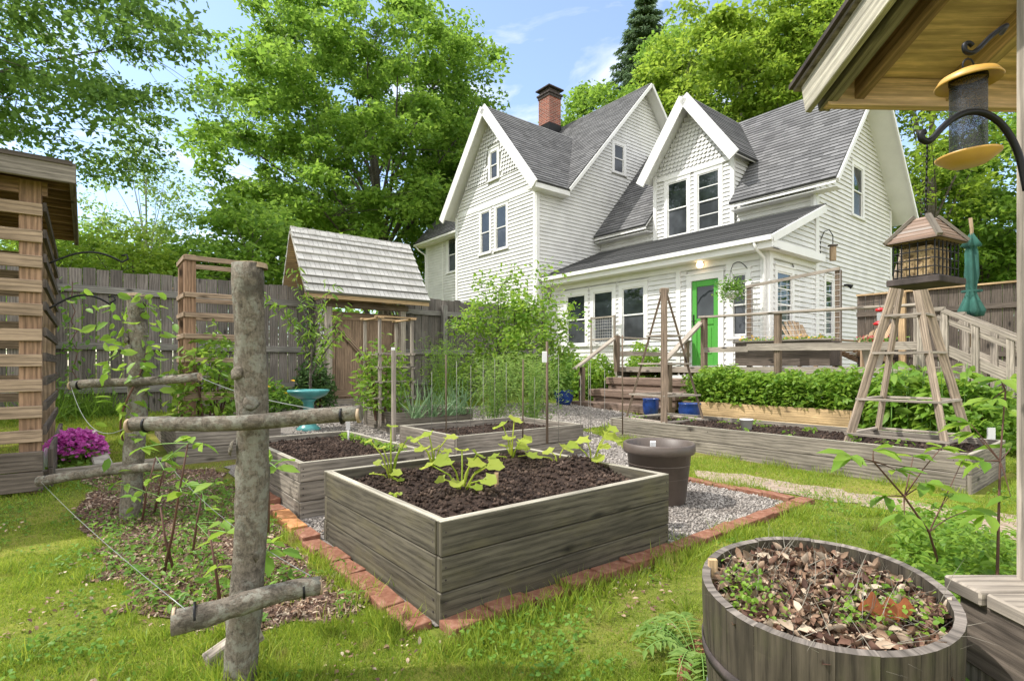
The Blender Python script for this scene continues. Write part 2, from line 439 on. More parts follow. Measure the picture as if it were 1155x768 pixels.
# ground
def lawnm():
    m, nt, b = nm('lawn_ground')
    p = uvmap(nt, (1, 1, 1), 'Object')
    f = noise(nt, p, 1.1, 6, .6); g = noise(nt, p, 22, 6, .7); h = noise(nt, p, .55, 3)
    col = mix(nt, ramp(nt, f, [(.38, (0, 0, 0)), (.62, (1, 1, 1))]), (.13, .17, .028), (.27, .27, .05))
    col = mix(nt, ramp(nt, math_(nt, 'MULTIPLY', g, h), [(.265, (0, 0, 0)), (.35, (.85, .85, .85))]), col, (.15, .1, .058))
    col = mix(nt, ramp(nt, g, [(.35, (.6, .6, .6)), (.55, (0, 0, 0))]), col, (.05, .055, .015))
    nt.links.new(col, b.inputs['Base Color']); b.inputs['Roughness'].default_value = 1; b.inputs['Specular IOR Level'].default_value = .1
    bump(nt, b, g, .8, .02); return m
M['lawn'] = lawnm()
M['gravel'] = noisy('gravel_ground', [(.3, (.09, .078, .068)), (.5, (.22, .195, .175)), (.7, (.36, .33, .3))], 75, .95, .8, bd=.012)
M['pebble'] = noisy('gravel_stones', [(.35, (.2, .175, .155)), (.65, (.36, .33, .3))], 6, .85, 0, var=1.1)
M['dirt'] = noisy('path_dirt', [(.3, (.19, .14, .1)), (.5, (.31, .24, .18)), (.7, (.4, .32, .25))], 28, .95, .7)
M['mulch'] = noisy('mulch_ground', [(.3, (.055, .035, .026)), (.5, (.13, .085, .062)), (.7, (.25, .18, .145))], 34, .95, .9)
M['soil'] = noisy('garden_soil', [(.3, (.01, .007, .006)), (.55, (.036, .023, .017)), (.75, (.085, .055, .04))], 45, .95, .9, var=.5)
M['chips'] = noisy('soil_crumbs', [(.3, (.016, .011, .009)), (.55, (.052, .034, .025)), (.75, (.14, .1, .078))], 9, .95, 0, var=1.0)
M['litter'] = noisy('dry_leaves', [(.3, (.12, .06, .04)), (.5, (.25, .155, .115)), (.7, (.45, .35, .3))], 4, .8, 0, var=1.0, src='Object')
m, nt, b = nm('dry_leaves')
nz_ = noise(nt, uvmap(nt, (1, 1, 1), 'Object'), 60, 4)
cl_ = ramp(nt, math_(nt, 'MULTIPLY_ADD', nz_, .22, math_(nt, 'MULTIPLY', island(nt), .85)), [(.08, (.055, .03, .022)), (.3, (.15, .08, .055)), (.52, (.22, .135, .085)), (.75, (.34, .24, .165)), (.95, (.5, .41, .31))])
nt.links.new(cl_, b.inputs['Base Color']); b.inputs['Roughness'].default_value = .75; b.inputs['Specular IOR Level'].default_value = .25
M['litter'] = m
M['oakleaf'] = noisy('oak_leaf_brown', [(.3, (.17, .05, .02)), (.7, (.3, .1, .035))], 18, .6, .3)

# foliage
M['maple'] = leaf('maple_leaves', (.115, .24, .03), (.245, .4, .06), .56)
M['maple2'] = leaf('yellow_green_maple_leaves', (.16, .28, .03), (.3, .42, .055), .55)  # yellow-green is the leaves' own colour
M['overleaf'] = leaf('overhanging_leaves', (.085, .18, .035), (.17, .3, .06), .52)
M['darkleaf'] = leaf('dark_leaves', (.06, .13, .04), (.12, .21, .06), .4)
M['needle'] = leaf('spruce_needles', (.09, .16, .07), (.16, .24, .11), .35)
M['shrub'] = leaf('shrub_leaves', (.12, .24, .028), (.25, .41, .06), .52)
M['lush'] = leaf('lush_bed_leaves', (.13, .27, .03), (.29, .43, .06), .45)
M['broad'] = leaf('broad_green_leaves', (.09, .21, .028), (.21, .37, .06), .45)
M['squash'] = leaf('squash_leaves', (.27, .38, .04), (.46, .52, .085), .5)
M['fern'] = leaf('feathery_leaves', (.17, .3, .06), (.3, .42, .11), .45)
M['grass'] = leaf('grass_blades', (.14, .25, .022), (.37, .44, .06), .45, dead=(.3, .27, .09))
M['blue_grass'] = leaf('onion_leaves', (.12, .22, .1), (.25, .36, .19), .35)
M['phlox'] = leaf('magenta_flowers', (.55, .07, .38), (.75, .24, .62), .35)
M['redflower'] = leaf('red_flowers', (.5, .03, .04), (.6, .1, .1), .3)
M['yellowfl'] = leaf('yellow_flowers', (.75, .4, .02), (.8, .55, .06), .3)
M['whitefl'] = leaf('white_flowers', (.6, .6, .55), (.75, .75, .7), .3)
# small things
M['iron'] = plain('black_iron', (.014, .014, .015), .45, .6)
M['wire'] = plain('grey_wire', (.32, .33, .32), .4, .6)
M['meshwire'] = plain('light_wire', (.62, .6, .58), .5, .3)
M['yellow'] = plain('yellow_plastic', (.55, .315, .07), .4, var=.1)
M['teal'] = plain('teal_ceramic', (.07, .28, .28), .35, var=.15)
M['cobalt'] = plain('cobalt_glaze', (.014, .045, .2), .2, var=.25)
M['potbrown'] = plain('brown_pot_plastic', (.105, .08, .066), .5, var=.12)
M['teracotta'] = plain('terracotta', (.42, .15, .08), .8)
M['whiteplastic'] = plain('white_plastic', (.75, .75, .74), .4)
M['steel'] = plain('steel', (.5, .5, .5), .35, .9)
M['red'] = plain('red_plastic', (.55, .02, .025), .3)
M['umbrella'] = plain('green_canvas', (.03, .115, .09), .9, var=.2, scale=5)
M['suet'] = noisy('suet_cakes', [(.35, (.07, .045, .025)), (.5, (.36, .25, .13)), (.75, (.5, .38, .22))], 85, .8, .5)
M['copper'] = wood('feeder_roof_slats', (.3, .19, .135), .5, knots=False, tint=(.3, .28, .26), var=.4)
M['bluetub'] = plain('blue_plastic', (.05, .17, .3), .4)
M['teak'] = wood('chair_wood', (.42, .3, .19), .6, var=.25)
m, nt, b = nm('lamp_globe'); b.inputs['Base Color'].default_value = (1, .9, .7, 1); b.inputs['Emission Color'].default_value = (1, .72, .4, 1); b.inputs['Emission Strength'].default_value = 2.2; M['lamp'] = m
m, nt, b = nm('clear_plastic'); b.inputs['Base Color'].default_value = (.7, .75, .75, 1); b.inputs['Roughness'].default_value = .08; b.inputs['Alpha'].default_value = .35; M['clear'] = m
m, nt, b = nm('black_mesh')
w = nt.nodes.new('ShaderNodeTexChecker'); w.inputs['Scale'].default_value = 1
b.inputs['Base Color'].default_value = (.018, .018, .017, 1); b.inputs['Roughness'].default_value = .4
wv = noise(nt, uvmap(nt, (500, 500, 500), 'Object'), 1, 0)
nt.links.new(ramp(nt, wv, [(.42, (1, 1, 1)), (.5, (.45, .45, .45))]), b.inputs['Alpha']); nt.nodes.remove(w); M['feedmesh'] = m
# ------------------------------------------------------------------ ground
def grid_coord(n, near, far):
    t = np.linspace(-1, 1, n); k = 5.2
    return np.sinh(t * k) / np.sinh(k) * far
def build_ground():
    n = 221
    xs = grid_coord(n, 0, 420); ys = grid_coord(n, 0, 420) + 4
    Z = np.zeros((n, n)); v = []
    for j in range(n):
        for i in range(n): v.append((xs[i], ys[j], gxy(xs[i], ys[j])))
    f = [(j*n+i, j*n+i+1, (j+1)*n+i+1, (j+1)*n+i) for j in range(n-1) for i in range(n-1)]
    me = bpy.data.meshes.new('ground'); me.from_pydata(v, [], f); me.materials.append(M['lawn'])
    me.polygons.foreach_set('use_smooth', [True] * len(f)); me.update()
    o = link('ground', me, None, (0, 0, 0)); o['kind'] = 'structure'
build_ground()
from mathutils.geometry import delaunay_2d_cdt
def inpoly(x, y, P):
    c = np.zeros(len(x), bool); n = len(P)
    for i in range(n):
        x0, y0 = P[i]; x1, y1 = P[(i+1) % n]
        t = (y0 > y) != (y1 > y)
        with np.errstate(divide='ignore', invalid='ignore'):
            c ^= t & (x < (x1 - x0) * (y - y0) / (y1 - y0 + 1e-12) + x0)
    return c
PATCH = {}
def patch(name, poly, mat, dz, kind='structure', wob=.06, step=.25):
    bd = []
    for i in range(len(poly)):
        p, q = poly[i], poly[(i+1) % len(poly)]
        L = math.hypot(q[0]-p[0], q[1]-p[1]); k = max(1, int(L / .12))
        for s in range(k):
            t = s / k; bd.append((p[0]+(q[0]-p[0])*t + R.uniform(-wob, wob), p[1]+(q[1]-p[1])*t + R.uniform(-wob, wob)))
    A = np.array(bd); mn = A.min(0); mx = A.max(0)
    gx, gy = np.meshgrid(np.arange(mn[0], mx[0], step), np.arange(mn[1], mx[1], step)); gx = gx.ravel(); gy = gy.ravel()
    k = inpoly(gx, gy, bd); pts = [Vector(b) for b in bd] + [Vector((x, y)) for x, y in zip(gx[k], gy[k])]
    E = [(i, (i+1) % len(bd)) for i in range(len(bd))]
    vv, ee, ff, *_ = delaunay_2d_cdt(pts, E, [], 1, 1e-4)
    me = bpy.data.meshes.new(name)
    me.from_pydata([W(p[0], p[1], ga(p[0]) + dz) for p in vv], [], [f if True else f for f in ff]); me.materials.append(mat); me.update()
    if me.polygons and me.polygons[0].normal.z < 0: me.flip_normals()
    o = link(name, me, None, (0, 0, 0)); o['kind'] = kind
    PATCH[name] = bd
    return o
patch('gravel', [(-1.76, 1.06), (-1.76, 3.98), (-2.7, 4.0), (-3.3, 4.3), (-4.6, 5.2), (-5.2, 5.3), (-5.3, 7.3), (-7.6, 7.75), (-8.2, 6.5), (-7.8, 4.6), (-9.2, 3.6), (-9.25, 2.0), (-7.6, 1.9), (-5.3, 1.2), (-5.2, .95)], M['gravel'], .008, wob=.03)
patch('dirt_path', [(-.3, 4.05), (.6, 3.95), (.6, 4.75), (-.4, 4.8), (-1.5, 4.72), (-2.4, 4.7), (-2.9, 4.45), (-2.5, 4.2), (-1.5, 4.33)], M['dirt'], .006, wob=.07)
patch('mulch', [(-2.15, .4), (-2.0, .88), (-5.2, .9), (-5.35, .05), (-4.4, .0), (-3.4, .05), (-2.7, .12)], M['mulch'], .007, wob=.08)

# brick edging: every brick is its own
def bricks():
    protos = []
    n = 0
    def put(a, b, along, lab):
        nonlocal n
        mb = MB(); L, w, h = .098, .05, .03
        t = R.uniform(-.05, .05)
        da, db = (1, 0) if along == 'a' else (0, 1)
        ex = (UX*da+VX*db, UY*da+VY*db, R.uniform(-.05, .05)); ey = (-ex[1], ex[0], R.uniform(-.06, .06))
        c = W(a, b, ga(a) + .006 + R.uniform(-.007, .007))
        ca, sa = math.cos(t), math.sin(t)
        e0 = tuple(ca*ex[i]+sa*ey[i] for i in range(3)); e1 = tuple(-sa*ex[i]+ca*ey[i] for i in range(3))
        mb.obox(c, vmul(vnorm(e0), L), vmul(vnorm(e1), w), (0, 0, h))
        o = mb.build('brick', M['paver2'] if lab else M['paver'], bev=.006, seg=2)
        if lab: tag(o, 'pale orange brick in the edging left of the big front bed', 'brick', 'orange bricks in the edging')
        else: tag(o, 'weathered red brick laid in the edging round the gravel', 'brick', 'red bricks in the edging')
    a = -1.88; k = 0
    while a > -4.4:
        put(a, .985 + R.uniform(-.014, .014), 'a', 7 <= k <= 8); a -= .206; k += 1
    b = 1.05
    while b < 4.0: put(-1.71 + R.uniform(-.01, .01), b + .1, 'b', False); b += .205
    a = -1.88
    while a > -2.75: put(a, 4.04 + R.uniform(-.01, .01), 'a', False); a -= .205
    # loose bricks beside the barrel
bricks()

# ------------------------------------------------------------------ raised beds
def heap_soil(mb_list, a0, a1, b0, b1, z, mounds, amp, seed, step=.045):
    na = max(4, int((a1-a0)/step)); nb = max(4, int((b1-b0)/step))
    A = np.linspace(a0, a1, na); B = np.linspace(b0, b1, nb); AA, BB = np.meshgrid(A, B)
    Z = z + amp * (fbm(AA*5, BB*5, seed) - .5) + .025 * (fbm(AA*22, BB*22, seed+3) - .5)
    for (ma, mb_, h, r) in mounds: Z = Z + 1.5 * h * np.exp(-((AA-ma)**2 + (BB-mb_)**2) / r**2)
    P = np.stack([AA*UX+BB*VX, AA*UY+BB*VY, Z], -1).reshape(-1, 3)
    F = [(j*na+i, j*na+i+1, (j+1)*na+i+1, (j+1)*na+i) for j in range(nb-1) for i in range(na-1)]
    return (P, F, len(P), 1), AA, BB, Z
def crumbs(AA, BB, Z, n, r):
    j = RN.integers(0, AA.shape[0], n); i = RN.integers(0, AA.shape[1], n)
    a = AA[j, i] + RN.uniform(-.025, .025, n); b = BB[j, i] + RN.uniform(-.025, .025, n)
    return np.stack([a*UX+b*VX, a*UY+b*VY, Z[j, i] + r*.3], 1)
def raised_bed(a0, a1, b0, b1, h, nb, label, mat='bedgrey', soilgap=.06, mounds=(), amp=.05, ncr=900, z0=None, th=.035, rim=True, crr=.008):
    z0 = ga(a1) - .01 if z0 is None else z0
    e = empty('raised_bed', W((a0+a1)/2, (b0+b1)/2, z0), label, 'raised bed', 'wooden raised beds')
    H = h / nb; screws = MB()
    sides = [((a1-th/2, b0, 0), (a1-th/2, b1, 0)), ((a0+th/2, b0, 0), (a0+th/2, b1, 0)),
             ((a0+th, b0+th/2, 0), (a1-th, b0+th/2, 0)), ((a0+th, b1-th/2, 0), (a1-th, b1-th/2, 0))]
    for p, q in sides:
        mb = MB()
        for k in range(nb):
            z = z0 + H*(k+.5)
            o = R.uniform(-.002, .002); 
            P = W(p[0]+o, p[1]+o, z); Q = W(q[0]+o, q[1]+o, z)
            mb.board(P, Q, H - .004, th - R.uniform(.001, .004))
        mb.build('side_panel', M[mat], e, bev=.004)
        if nb == 3:
            nn = vnorm(vsub(W(p[0], p[1]), W(q[0], q[1]))); cx_ = W((a0+a1)/2, (b0+b1)/2)
            for k in range(nb):
                for en in (.022, .05):
                    for zz in (.35, .7):
                        mb = screws
                        for (s_, t_) in ((p, q), (q, p)):
                            d_ = vnorm(vsub(W(t_[0], t_[1]), W(s_[0], s_[1]))); c_ = vadd(W(s_[0], s_[1], z0+H*(k+zz)), vmul(d_, en))
                            o_ = (d_[1], -d_[0], 0)
                            if vdot(vsub(c_, cx_), o_) < 0: o_ = vmul(o_, -1)
                            if en == .022: mb.tube([vadd(c_, vmul(o_, th/2-.002)), vadd(c_, vmul(o_, th/2+.0012))], .0042, 8)
        if rim:
            mb = MB(); mb.board(W(p[0], p[1], z0+h+.001), W(q[0], q[1], z0+h+.001), .004, th*.92); mb.build('top_edge', M['rim'], e)
    if nb == 3: screws.build('screws', M['capdark'], e)
    main, AA, BB, Z = heap_soil(None, a0+th, a1-th, b0+th, b1-th, z0+h-soilgap, mounds, amp, int(a0*-100))
    build_inst('soil', [main], M['soil'], e, True)
    if ncr:
        build_inst('soil_crumbs', [stones(crumbs(AA, BB, Z, ncr, crr), crr, .6, .7)], M['chips'], e)['kind'] = 'stuff'
    return e, (AA, BB, Z)
BED1, S1 = raised_bed(-3.02, -1.755, 1.055, 2.495, .405, 3, 'big front raised bed of three dark weathered boards with six squash plants', 'bed', .075,
    [(-2.1, 1.45, .05, .22), (-2.75, 1.4, .05, .2), (-2.3, 2.3, .07, .2), (-2.8, 2.25, .05, .2), (-2.75, 1.8, .04, .2), (-2.0, 2.2, .03, .2)], .05, 5200, 0.0, .038, crr=.0095)
BED2, S2 = raised_bed(-4.91, -3.456, 1.055, 1.94, .365, 3, 'grey raised bed of bare soil with tiny seedlings, behind the tall log post', 'bedgrey', .045, [], .03, 3200, crr=.011)
BED3, S3 = raised_bed(-7.3, -5.5, .626, 1.5, .3, 2, 'grey raised bed holding the tall cedar trellis near the fence', 'bedgrey', .08, [], .03, 500, crr=.012)
BED4, S4 = raised_bed(-6.94, -6.04, 2.96, 4.14, .27, 2, 'small raised bed with onion leaves in front of the board gate', 'bedgrey', .05, [], .03, 500, crr=.012)
BED5, S5 = raised_bed(-5.12, -4.01, 2.576, 4.176, .325, 2, 'raised bed ringed with thin upright stakes behind the squash bed', 'bedgrey', .06, [], .04, 1200, crr=.011)
BED6, S6 = raised_bed(-4.67, -1.02, 5.357, 6.6, .316, 2, 'long low grey raised bed carrying two wooden plant obelisks', 'bedgrey', .06, [(-3.6, 5.8, .05, .3), (-2.9, 5.9, .04, .4)], .05, 2500, -.005, crr=.014)
BED7, S7 = raised_bed(-5.24, -2.70, 7.84, 8.6, .41, 2, 'fresh tan lumber bed of leafy green plants along the deck', 'newwood', .06, [], .03, 0, 0.0, rim=False)

# ------------------------------------------------------------------ house
class Fa:                         # a wall face: kind 'b' faces -v (the front), kind 'a' faces +u (the gable side)
    def __init__(s, kind, c): s.k = kind; s.c = c
    def pt(s, q, z, out=0.0):
        return W(q, s.c - out, z) if s.k == 'b' else W(s.c + out, q, z)
    def hit(s, px, py):
        k = (px - CX) / FP; m = (HY - py) / FP
        d = s.c / (k*VX + VY) if s.k == 'b' else s.c / (k*UX + UY)
        q = d * (k*UX + UY) if s.k == 'b' else d * (k*VX + VY)
        return q, CH + m*d
    def box(s, mb, q0, q1, z0, z1, o0, o1):
        c = s.pt((q0+q1)/2, (z0+z1)/2, (o0+o1)/2); h = vsub(s.pt(q1, z0), s.pt(q0, z0)); o = vsub(s.pt(q0, z0, o1), s.pt(q0, z0, o0))
        mb.obox(c, vmul(h, .5), (0, 0, (z1-z0)/2), vmul(o, .5))
def pl(z, ch):                    # piecewise-linear side of a wall outline
    for (z0, q0), (z1, q1) in zip(ch, ch[1:]):
        if z0 <= z <= z1: return q0 + (q1-q0)*(z-z0)/(z1-z0+1e-9)
    return ch[0][1] if z < ch[0][0] else ch[-1][1]
def clap(mb, F, left, right, z0, z1, holes=(), ex=.118, out=.03):
    z = z0
    while z < z1 - .01:
        t = min(z + ex, z1); zm = (z+t)/2
        cuts = []
        for (h0, h1, y0, y1) in holes:
            if y0 < t - .01 and y1 > z + .01: cuts.append((h0, h1))
        for kind in (0,):
            segs = [(pl(z, left), pl(t, left), pl(z, right), pl(t, right))]
            for (h0, h1) in cuts:
                ns = []
                for (a, at_, b, bt) in segs:
                    if h1 <= min(a, at_) or h0 >= max(b, bt): ns.append((a, at_, b, bt)); continue
                    if h0 > a: ns.append((a, at_, h0, h0))
                    if h1 < b: ns.append((h1, h1, b, bt))
                segs = ns
        for (a, at_, b, bt) in segs:
            if b - a < .02: continue
            w0, w1 = R.uniform(0, .003), R.uniform(0, .003)
            P = [F.pt(a, z, out + w0), F.pt(b, z, out + w1), F.pt(bt, t, .002), F.pt(at_, t, .002)]
            if F.k == 'b': mb.face(P)
            else: mb.face(P)
            mb.face([F.pt(a, z, 0), F.pt(b, z, 0), F.pt(b, z, out+w1), F.pt(a, z, out+w0)])
        z = t
def outline(left, right):
    return [(q, z) for z, q in left] + [(q, z) for z, q in reversed(right)]
def backing(mb, F, left, right, out=-.02):
    mb.face([F.pt(q, z, out) for q, z in outline(left, right)])
def scallops(mb, F, left, right, z0, z1, w=.13, ex=.12, holes=()):
    z = z1; row = 0
    rows = []
    z = z0
    while z < z1:
        L, Q = pl(z + ex*.6, left), pl(z + ex*.6, right)
        q = L + (w/2 if row % 2 else 0) - w/2
        while q < Q:
            a, b = max(q + .004, L), min(q + w - .004, Q)
            ok = b - a > .03
            for (h0, h1, y0, y1) in holes:
                if a < h1 and b > h0 and z < y1 and z + ex > y0: ok = False
            if ok:
                m = (a+b)/2; o = .04 + R.uniform(-.004, .005)
                mb.face([F.pt(a, z+ex*1.25, .003), F.pt(a, z+.05, o*.85), F.pt(a+(b-a)*.2, z+.012, o), F.pt(m, z, o), F.pt(b-(b-a)*.2, z+.012, o), F.pt(b, z+.05, o*.85), F.pt(b, z+ex*1.25, .003)])
            q += w
        z += ex; row += 1
def roof(house, P, mat, th=.05, course=.145, name='roof', soffit=True, step=.018):
    # P: eave left, eave right, ridge right, ridge left (seen from outside)
    A, B, C, D = P
    n = vnorm(vcross(vsub(B, A), vsub(D, A)))
    if n[2] < 0: n = vmul(n, -1)
    e = vnorm(vsub(B, A)); up = vcross(n, e)
    if up[2] < 0: up = vmul(up, -1)
    uv = lambda p: (vdot(vsub(p, A), e), vdot(vsub(p, A), up))
    L = vlen(vsub(D, A)); k = max(2, int(round(L / course)))
    mb = MB(); off = vmul(n, th)
    for i in range(k):
        t0, t1 = i/k, (i+1)/k
        p = [lerp(A, D, t0), lerp(B, C, t0), lerp(B, C, t1), lerp(A, D, t1)]
        hi = vmul(n, th + step); lo = vmul(n, th)
        q = [vadd(p[0], hi), vadd(p[1], hi), vadd(p[2], lo), vadd(p[3], lo)]
        mb.face(q, [uv(x) for x in p])
        mb.face([vadd(p[0], lo), vadd(p[1], lo), q[1], q[0]], [uv(p[0])]*4)
        mb.face([vadd(p[1], (0, 0, 0)), vadd(p[2], (0, 0, 0)), q[2], q[1]], [uv(p[1])]*4)
        mb.face([p[0], q[0], q[3], p[3]], [uv(p[0])]*4)
    mb.face([A, B, vadd(B, off), vadd(A, off)], [(0, 0)]*4)
    r = mb.build(name, mat, house)
    if soffit:
        s = MB(); lo = vmul(n, -.03); hi = vmul(n, -.002)
        s.face([vadd(x, lo) for x in (A, D, C, B)]); s.face([vadd(x, hi) for x in (A, B, C, D)])
        for x, y in ((A, B), (B, C), (C, D), (D, A)): s.face([vadd(x, lo), vadd(y, lo), vadd(y, hi), vadd(x, hi)])
        s.build('soffit', M['white'], r)
    return r
HOUSE = empty('house', W(-9, 13.0, ga(-9)), 'white clapboard farmhouse with steep grey gables and a green door', 'house')
def window(F, q0, q1, z0, z1, split=.5, cas=.1, mull=False, sill=True):
    mb = MB()
    F.box(mb, q0-cas, q0, z0-.02, z1+cas, -.02, .035); F.box(mb, q1, q1+cas, z0-.02, z1+cas, -.02, .035)
    F.box(mb, q0, q1, z1, z1+cas, -.02, .034); F.box(mb, q0-cas-.02, q1+cas+.02, z1+cas, z1+cas+.035, -.02, .055)
    if sill: F.box(mb, q0-cas-.03, q1+cas+.03, z0-.075, z0-.021, -.02, .07)
    w = mb.build('window', M['white'], HOUSE)
    zs = z0 + (z1-z0)*split; s = MB(); f = .035
    for (y0, y1, o) in ((z0, zs+.018, -.012), (zs-.018, z1, .004)):
        F.box(s, q0, q0+f, y0, y1, o-.02, o+.012); F.box(s, q1-f, q1, y0, y1, o-.02, o+.012)
        F.box(s, q0+f, q1-f, y0, y0+f, o-.02, o+.012); F.box(s, q0+f, q1-f, y1-f, y1, o-.02, o+.012)
        if mull: F.box(s, q0+f, q1-f, (y0+y1)/2-.012, (y0+y1)/2+.012, o-.02, o+.008)
    s.build('sash', M['white'], w)
    g = MB()
    g.face([F.pt(q0+f, z0+f, -.015), F.pt(q1-f, z0+f, -.015), F.pt(q1-f, zs, -.015), F.pt(q0+f, zs, -.015)])
    g.build('lower_glass', M['screen'], w); g = MB()
    g.face([F.pt(q0+f, zs, .0), F.pt(q1-f, zs, .0), F.pt(q1-f, z1-f, .0), F.pt(q0+f, z1-f, .0)])
    g.build('upper_glass', M['glass'], w)
    return (q0-cas, q1+cas, z0-.075, z1+cas+.03)
def wpx(F, x0, x1, yt, yb):       # window opening from where it shows in the photograph
    qa = F.hit(x0, 300)[0]; qb = F.hit(x1, 300)[0]; xm = (x0+x1)/2
    return min(qa, qb), max(qa, qb), F.hit(xm, yb)[1], F.hit(xm, yt)[1]
def wall(F, left, right, z0, z1, holes=(), name='wall', back=True):
    mb = MB(); clap(mb, F, left, right, z0, z1, holes)
    if back: backing(mb, F, left, right)
    return mb.build(name, M['siding'], HOUSE)
PF, EG, DF, TW, CG, ML, EF = Fa('b', 11.35), Fa('a', -5.5), Fa('b', 13.68), Fa('a', -12.38), Fa('b', 10.83), Fa('b', 12.23), Fa('b', 13.73)
# porch front with its row of windows and the green door
H = []
for x0, x1, yt, yb in ((640, 660.5, 328, 377), (670, 691.5, 323, 376), (702.5, 727, 318.5, 374.5)):
    q0, q1, z0, z1 = wpx(PF, x0, x1, yt, yb); H.append(window(PF, q0, q1, 1.62, 3.06, .5, .12))
q0, q1, z0, z1 = wpx(PF, 826.5, 842.5, 302, 371); H.append(window(PF, q0, q1, 1.66, 3.02, .5, .1))
dq0, dq1 = PF.hit(780.5, 360)[0], PF.hit(811, 360)[0]; dz0, dz1 = 1.0, 3.0
H.append((dq0-.14, dq1+.14, dz0-.03, dz1+.16))
wall(PF, [(.2, -12.38), (3.62, -12.38)], [(.2, -5.5), (3.62, -5.5)], .2, 3.6, H)
def door():
    mb = MB(); PF.box(mb, dq0-.13, dq0, dz0-.03, dz1+.14, -.02, .04); PF.box(mb, dq1, dq1+.13, dz0-.03, dz1+.14, -.02, .04); PF.box(mb, dq0, dq1, dz1, dz1+.14, -.02, .04)
    PF.box(mb, dq0-.15, dq1+.15, dz1+.14, dz1+.175, -.02, .06)
    fr = mb.build('door_frame', M['white'], HOUSE)
    d = MB(); st = .13
    PF.box(d, dq0+.01, dq0+st, dz0, dz1-.01, -.03, .01); PF.box(d, dq1-st, dq1-.01, dz0, dz1-.01, -.03, .01)
    PF.box(d, dq0+st, dq1-st, dz1-.15, dz1-.01, -.03, .01); PF.box(d, dq0+st, dq1-st, dz0+.95, dz0+1.1, -.03, .01); PF.box(d, dq0+st, dq1-st, dz0, dz0+.2, -.03, .01)
    PF.box(d, dq0+st, dq1-st, dz0+.2, dz0+.95, -.03, -.008)
    mq = (dq0+dq1)/2
    PF.box(d, dq0+st+.06, dq1-st-.06, dz0+.27, dz0+.88, -.008, .004)
    dr = d.build('door', M['greenpaint'], HOUSE, bev=.006)
    dr['label'] = 'bright green half-glazed door'
    g = MB(); g.face([PF.pt(dq0+st, dz0+1.1, -.01), PF.pt(dq1-st, dz0+1.1, -.01), PF.pt(dq1-st, dz1-.15, -.01), PF.pt(dq0+st, dz1-.15, -.01)]); g.build('glass', M['glass'], dr)
    h = MB(); PF.box(h, dq0+.04, dq0+.07, dz0+.95, dz0+1.2, .01, .022); h.tube([PF.pt(dq0+.055, dz0+1.05, .02), PF.pt(dq0+.055, dz0+1.05, .07), PF.pt(dq0+.14, dz0+1.05, .07)], .011, 6); h.build('handle', M['iron'], dr)
    t = MB(); PF.box(t, dq0-.2, dq1+.2, dz0-.06, dz0-.03, -.02, .14); t.build('threshold', M['white'], HOUSE)
door()
# gable side of the porch and the right wing (one plane)
H = []
q0, q1, z0, z1 = wpx(EG, 875.5, 892, 304, 372); H.append(window(EG, q0, q1, 1.62, 3.04, .5, .11, True))
q0, q1, z0, z1 = wpx(EG, 930, 938.5, 315, 357); H.append(window(EG, q0, q1, 1.75, 3.1, .5, .09, True))
q0, q1, z0, z1 = wpx(EG, 961.5, 972, 189, 244); H.append(window(EG, q0, q1, z0, z1, .5, .11))
q0, q1, z0, z1 = wpx(EG, 986, 995, 332, 362); H.append(window(EG, q0, q1, z0, z1, .5, .09))
wall(EG, [(.1, 11.35), (3.84, 11.35), (4.78, 13.7)], [(.1, 13.73), (4.78, 13.73)], .1, 4.76, H)
wall(EG, [(.1, 13.73), (5.7, 13.73), (8.62, 16.31)], [(.1, 18.89), (5.7, 18.89), (8.62, 16.31)], .1, 8.6, H)
wall(EF, [(4.5, -12.38), (5.72, -12.38)], [(4.5, -5.5), (5.72, -5.5)], 4.5, 5.7, [(-10.2, -7.5, 4, 6)])
# dormer
H = []
for x0, x1, yt, yb in ((753.3, 775.5, 207, 264), (787.3, 811.5, 195, 255.5)):
    q0, q1, z0, z1 = wpx(DF, x0, x1, yt, yb); H.append(window(DF, q0, q1, 4.83, 6.42, .5, .11, x0 > 780))
L_, R_ = [(4.66, -10.14), (6.75, -10.14), (8.45, -8.82)], [(4.66, -7.56), (6.75, -7.56), (8.45, -8.82)]
wall(DF, L_, R_, 4.66, 6.5, H)
mb = MB(); scallops(mb, DF, L_, R_, 6.6, 8.3); mb.build('shingle_panel', M['siding'], HOUSE)
def trim(F, *args):
    mb = MB(); F.box(mb, *args); mb.build('trim', M['white'], HOUSE)
trim(DF, -10.03, -7.67, 6.55, 6.66, -.01, .042)
for q in (-10.1, -7.6): trim(DF, q-.06, q+.06, 4.66, 6.75, -.02, .045)
trim(DF, -10.2, -7.5, 4.58, 4.7, -.02, .07)
for F_ in (Fa('a', -7.56), Fa('a', -10.14)):
    wall(F_, [(4.8, 13.68), (7.0, 13.68)], [(4.8, 13.75), (5.3, 13.75), (7.0, 14.85)], 4.8, 6.95)
# tall gable side wall
q0, q1, z0, z1 = wpx(TW, 692.5, 703, 164, 195)
H = [window(TW, q0, q1, z0, z1, .5, .13)]
wall(TW, [(.3, 10.83), (6.4, 10.83), (6.55, 11.9), (11.05, 15.99)], [(.3, 19.75), (6.9, 19.75), (11.05, 15.99)], .3, 11.0, H)
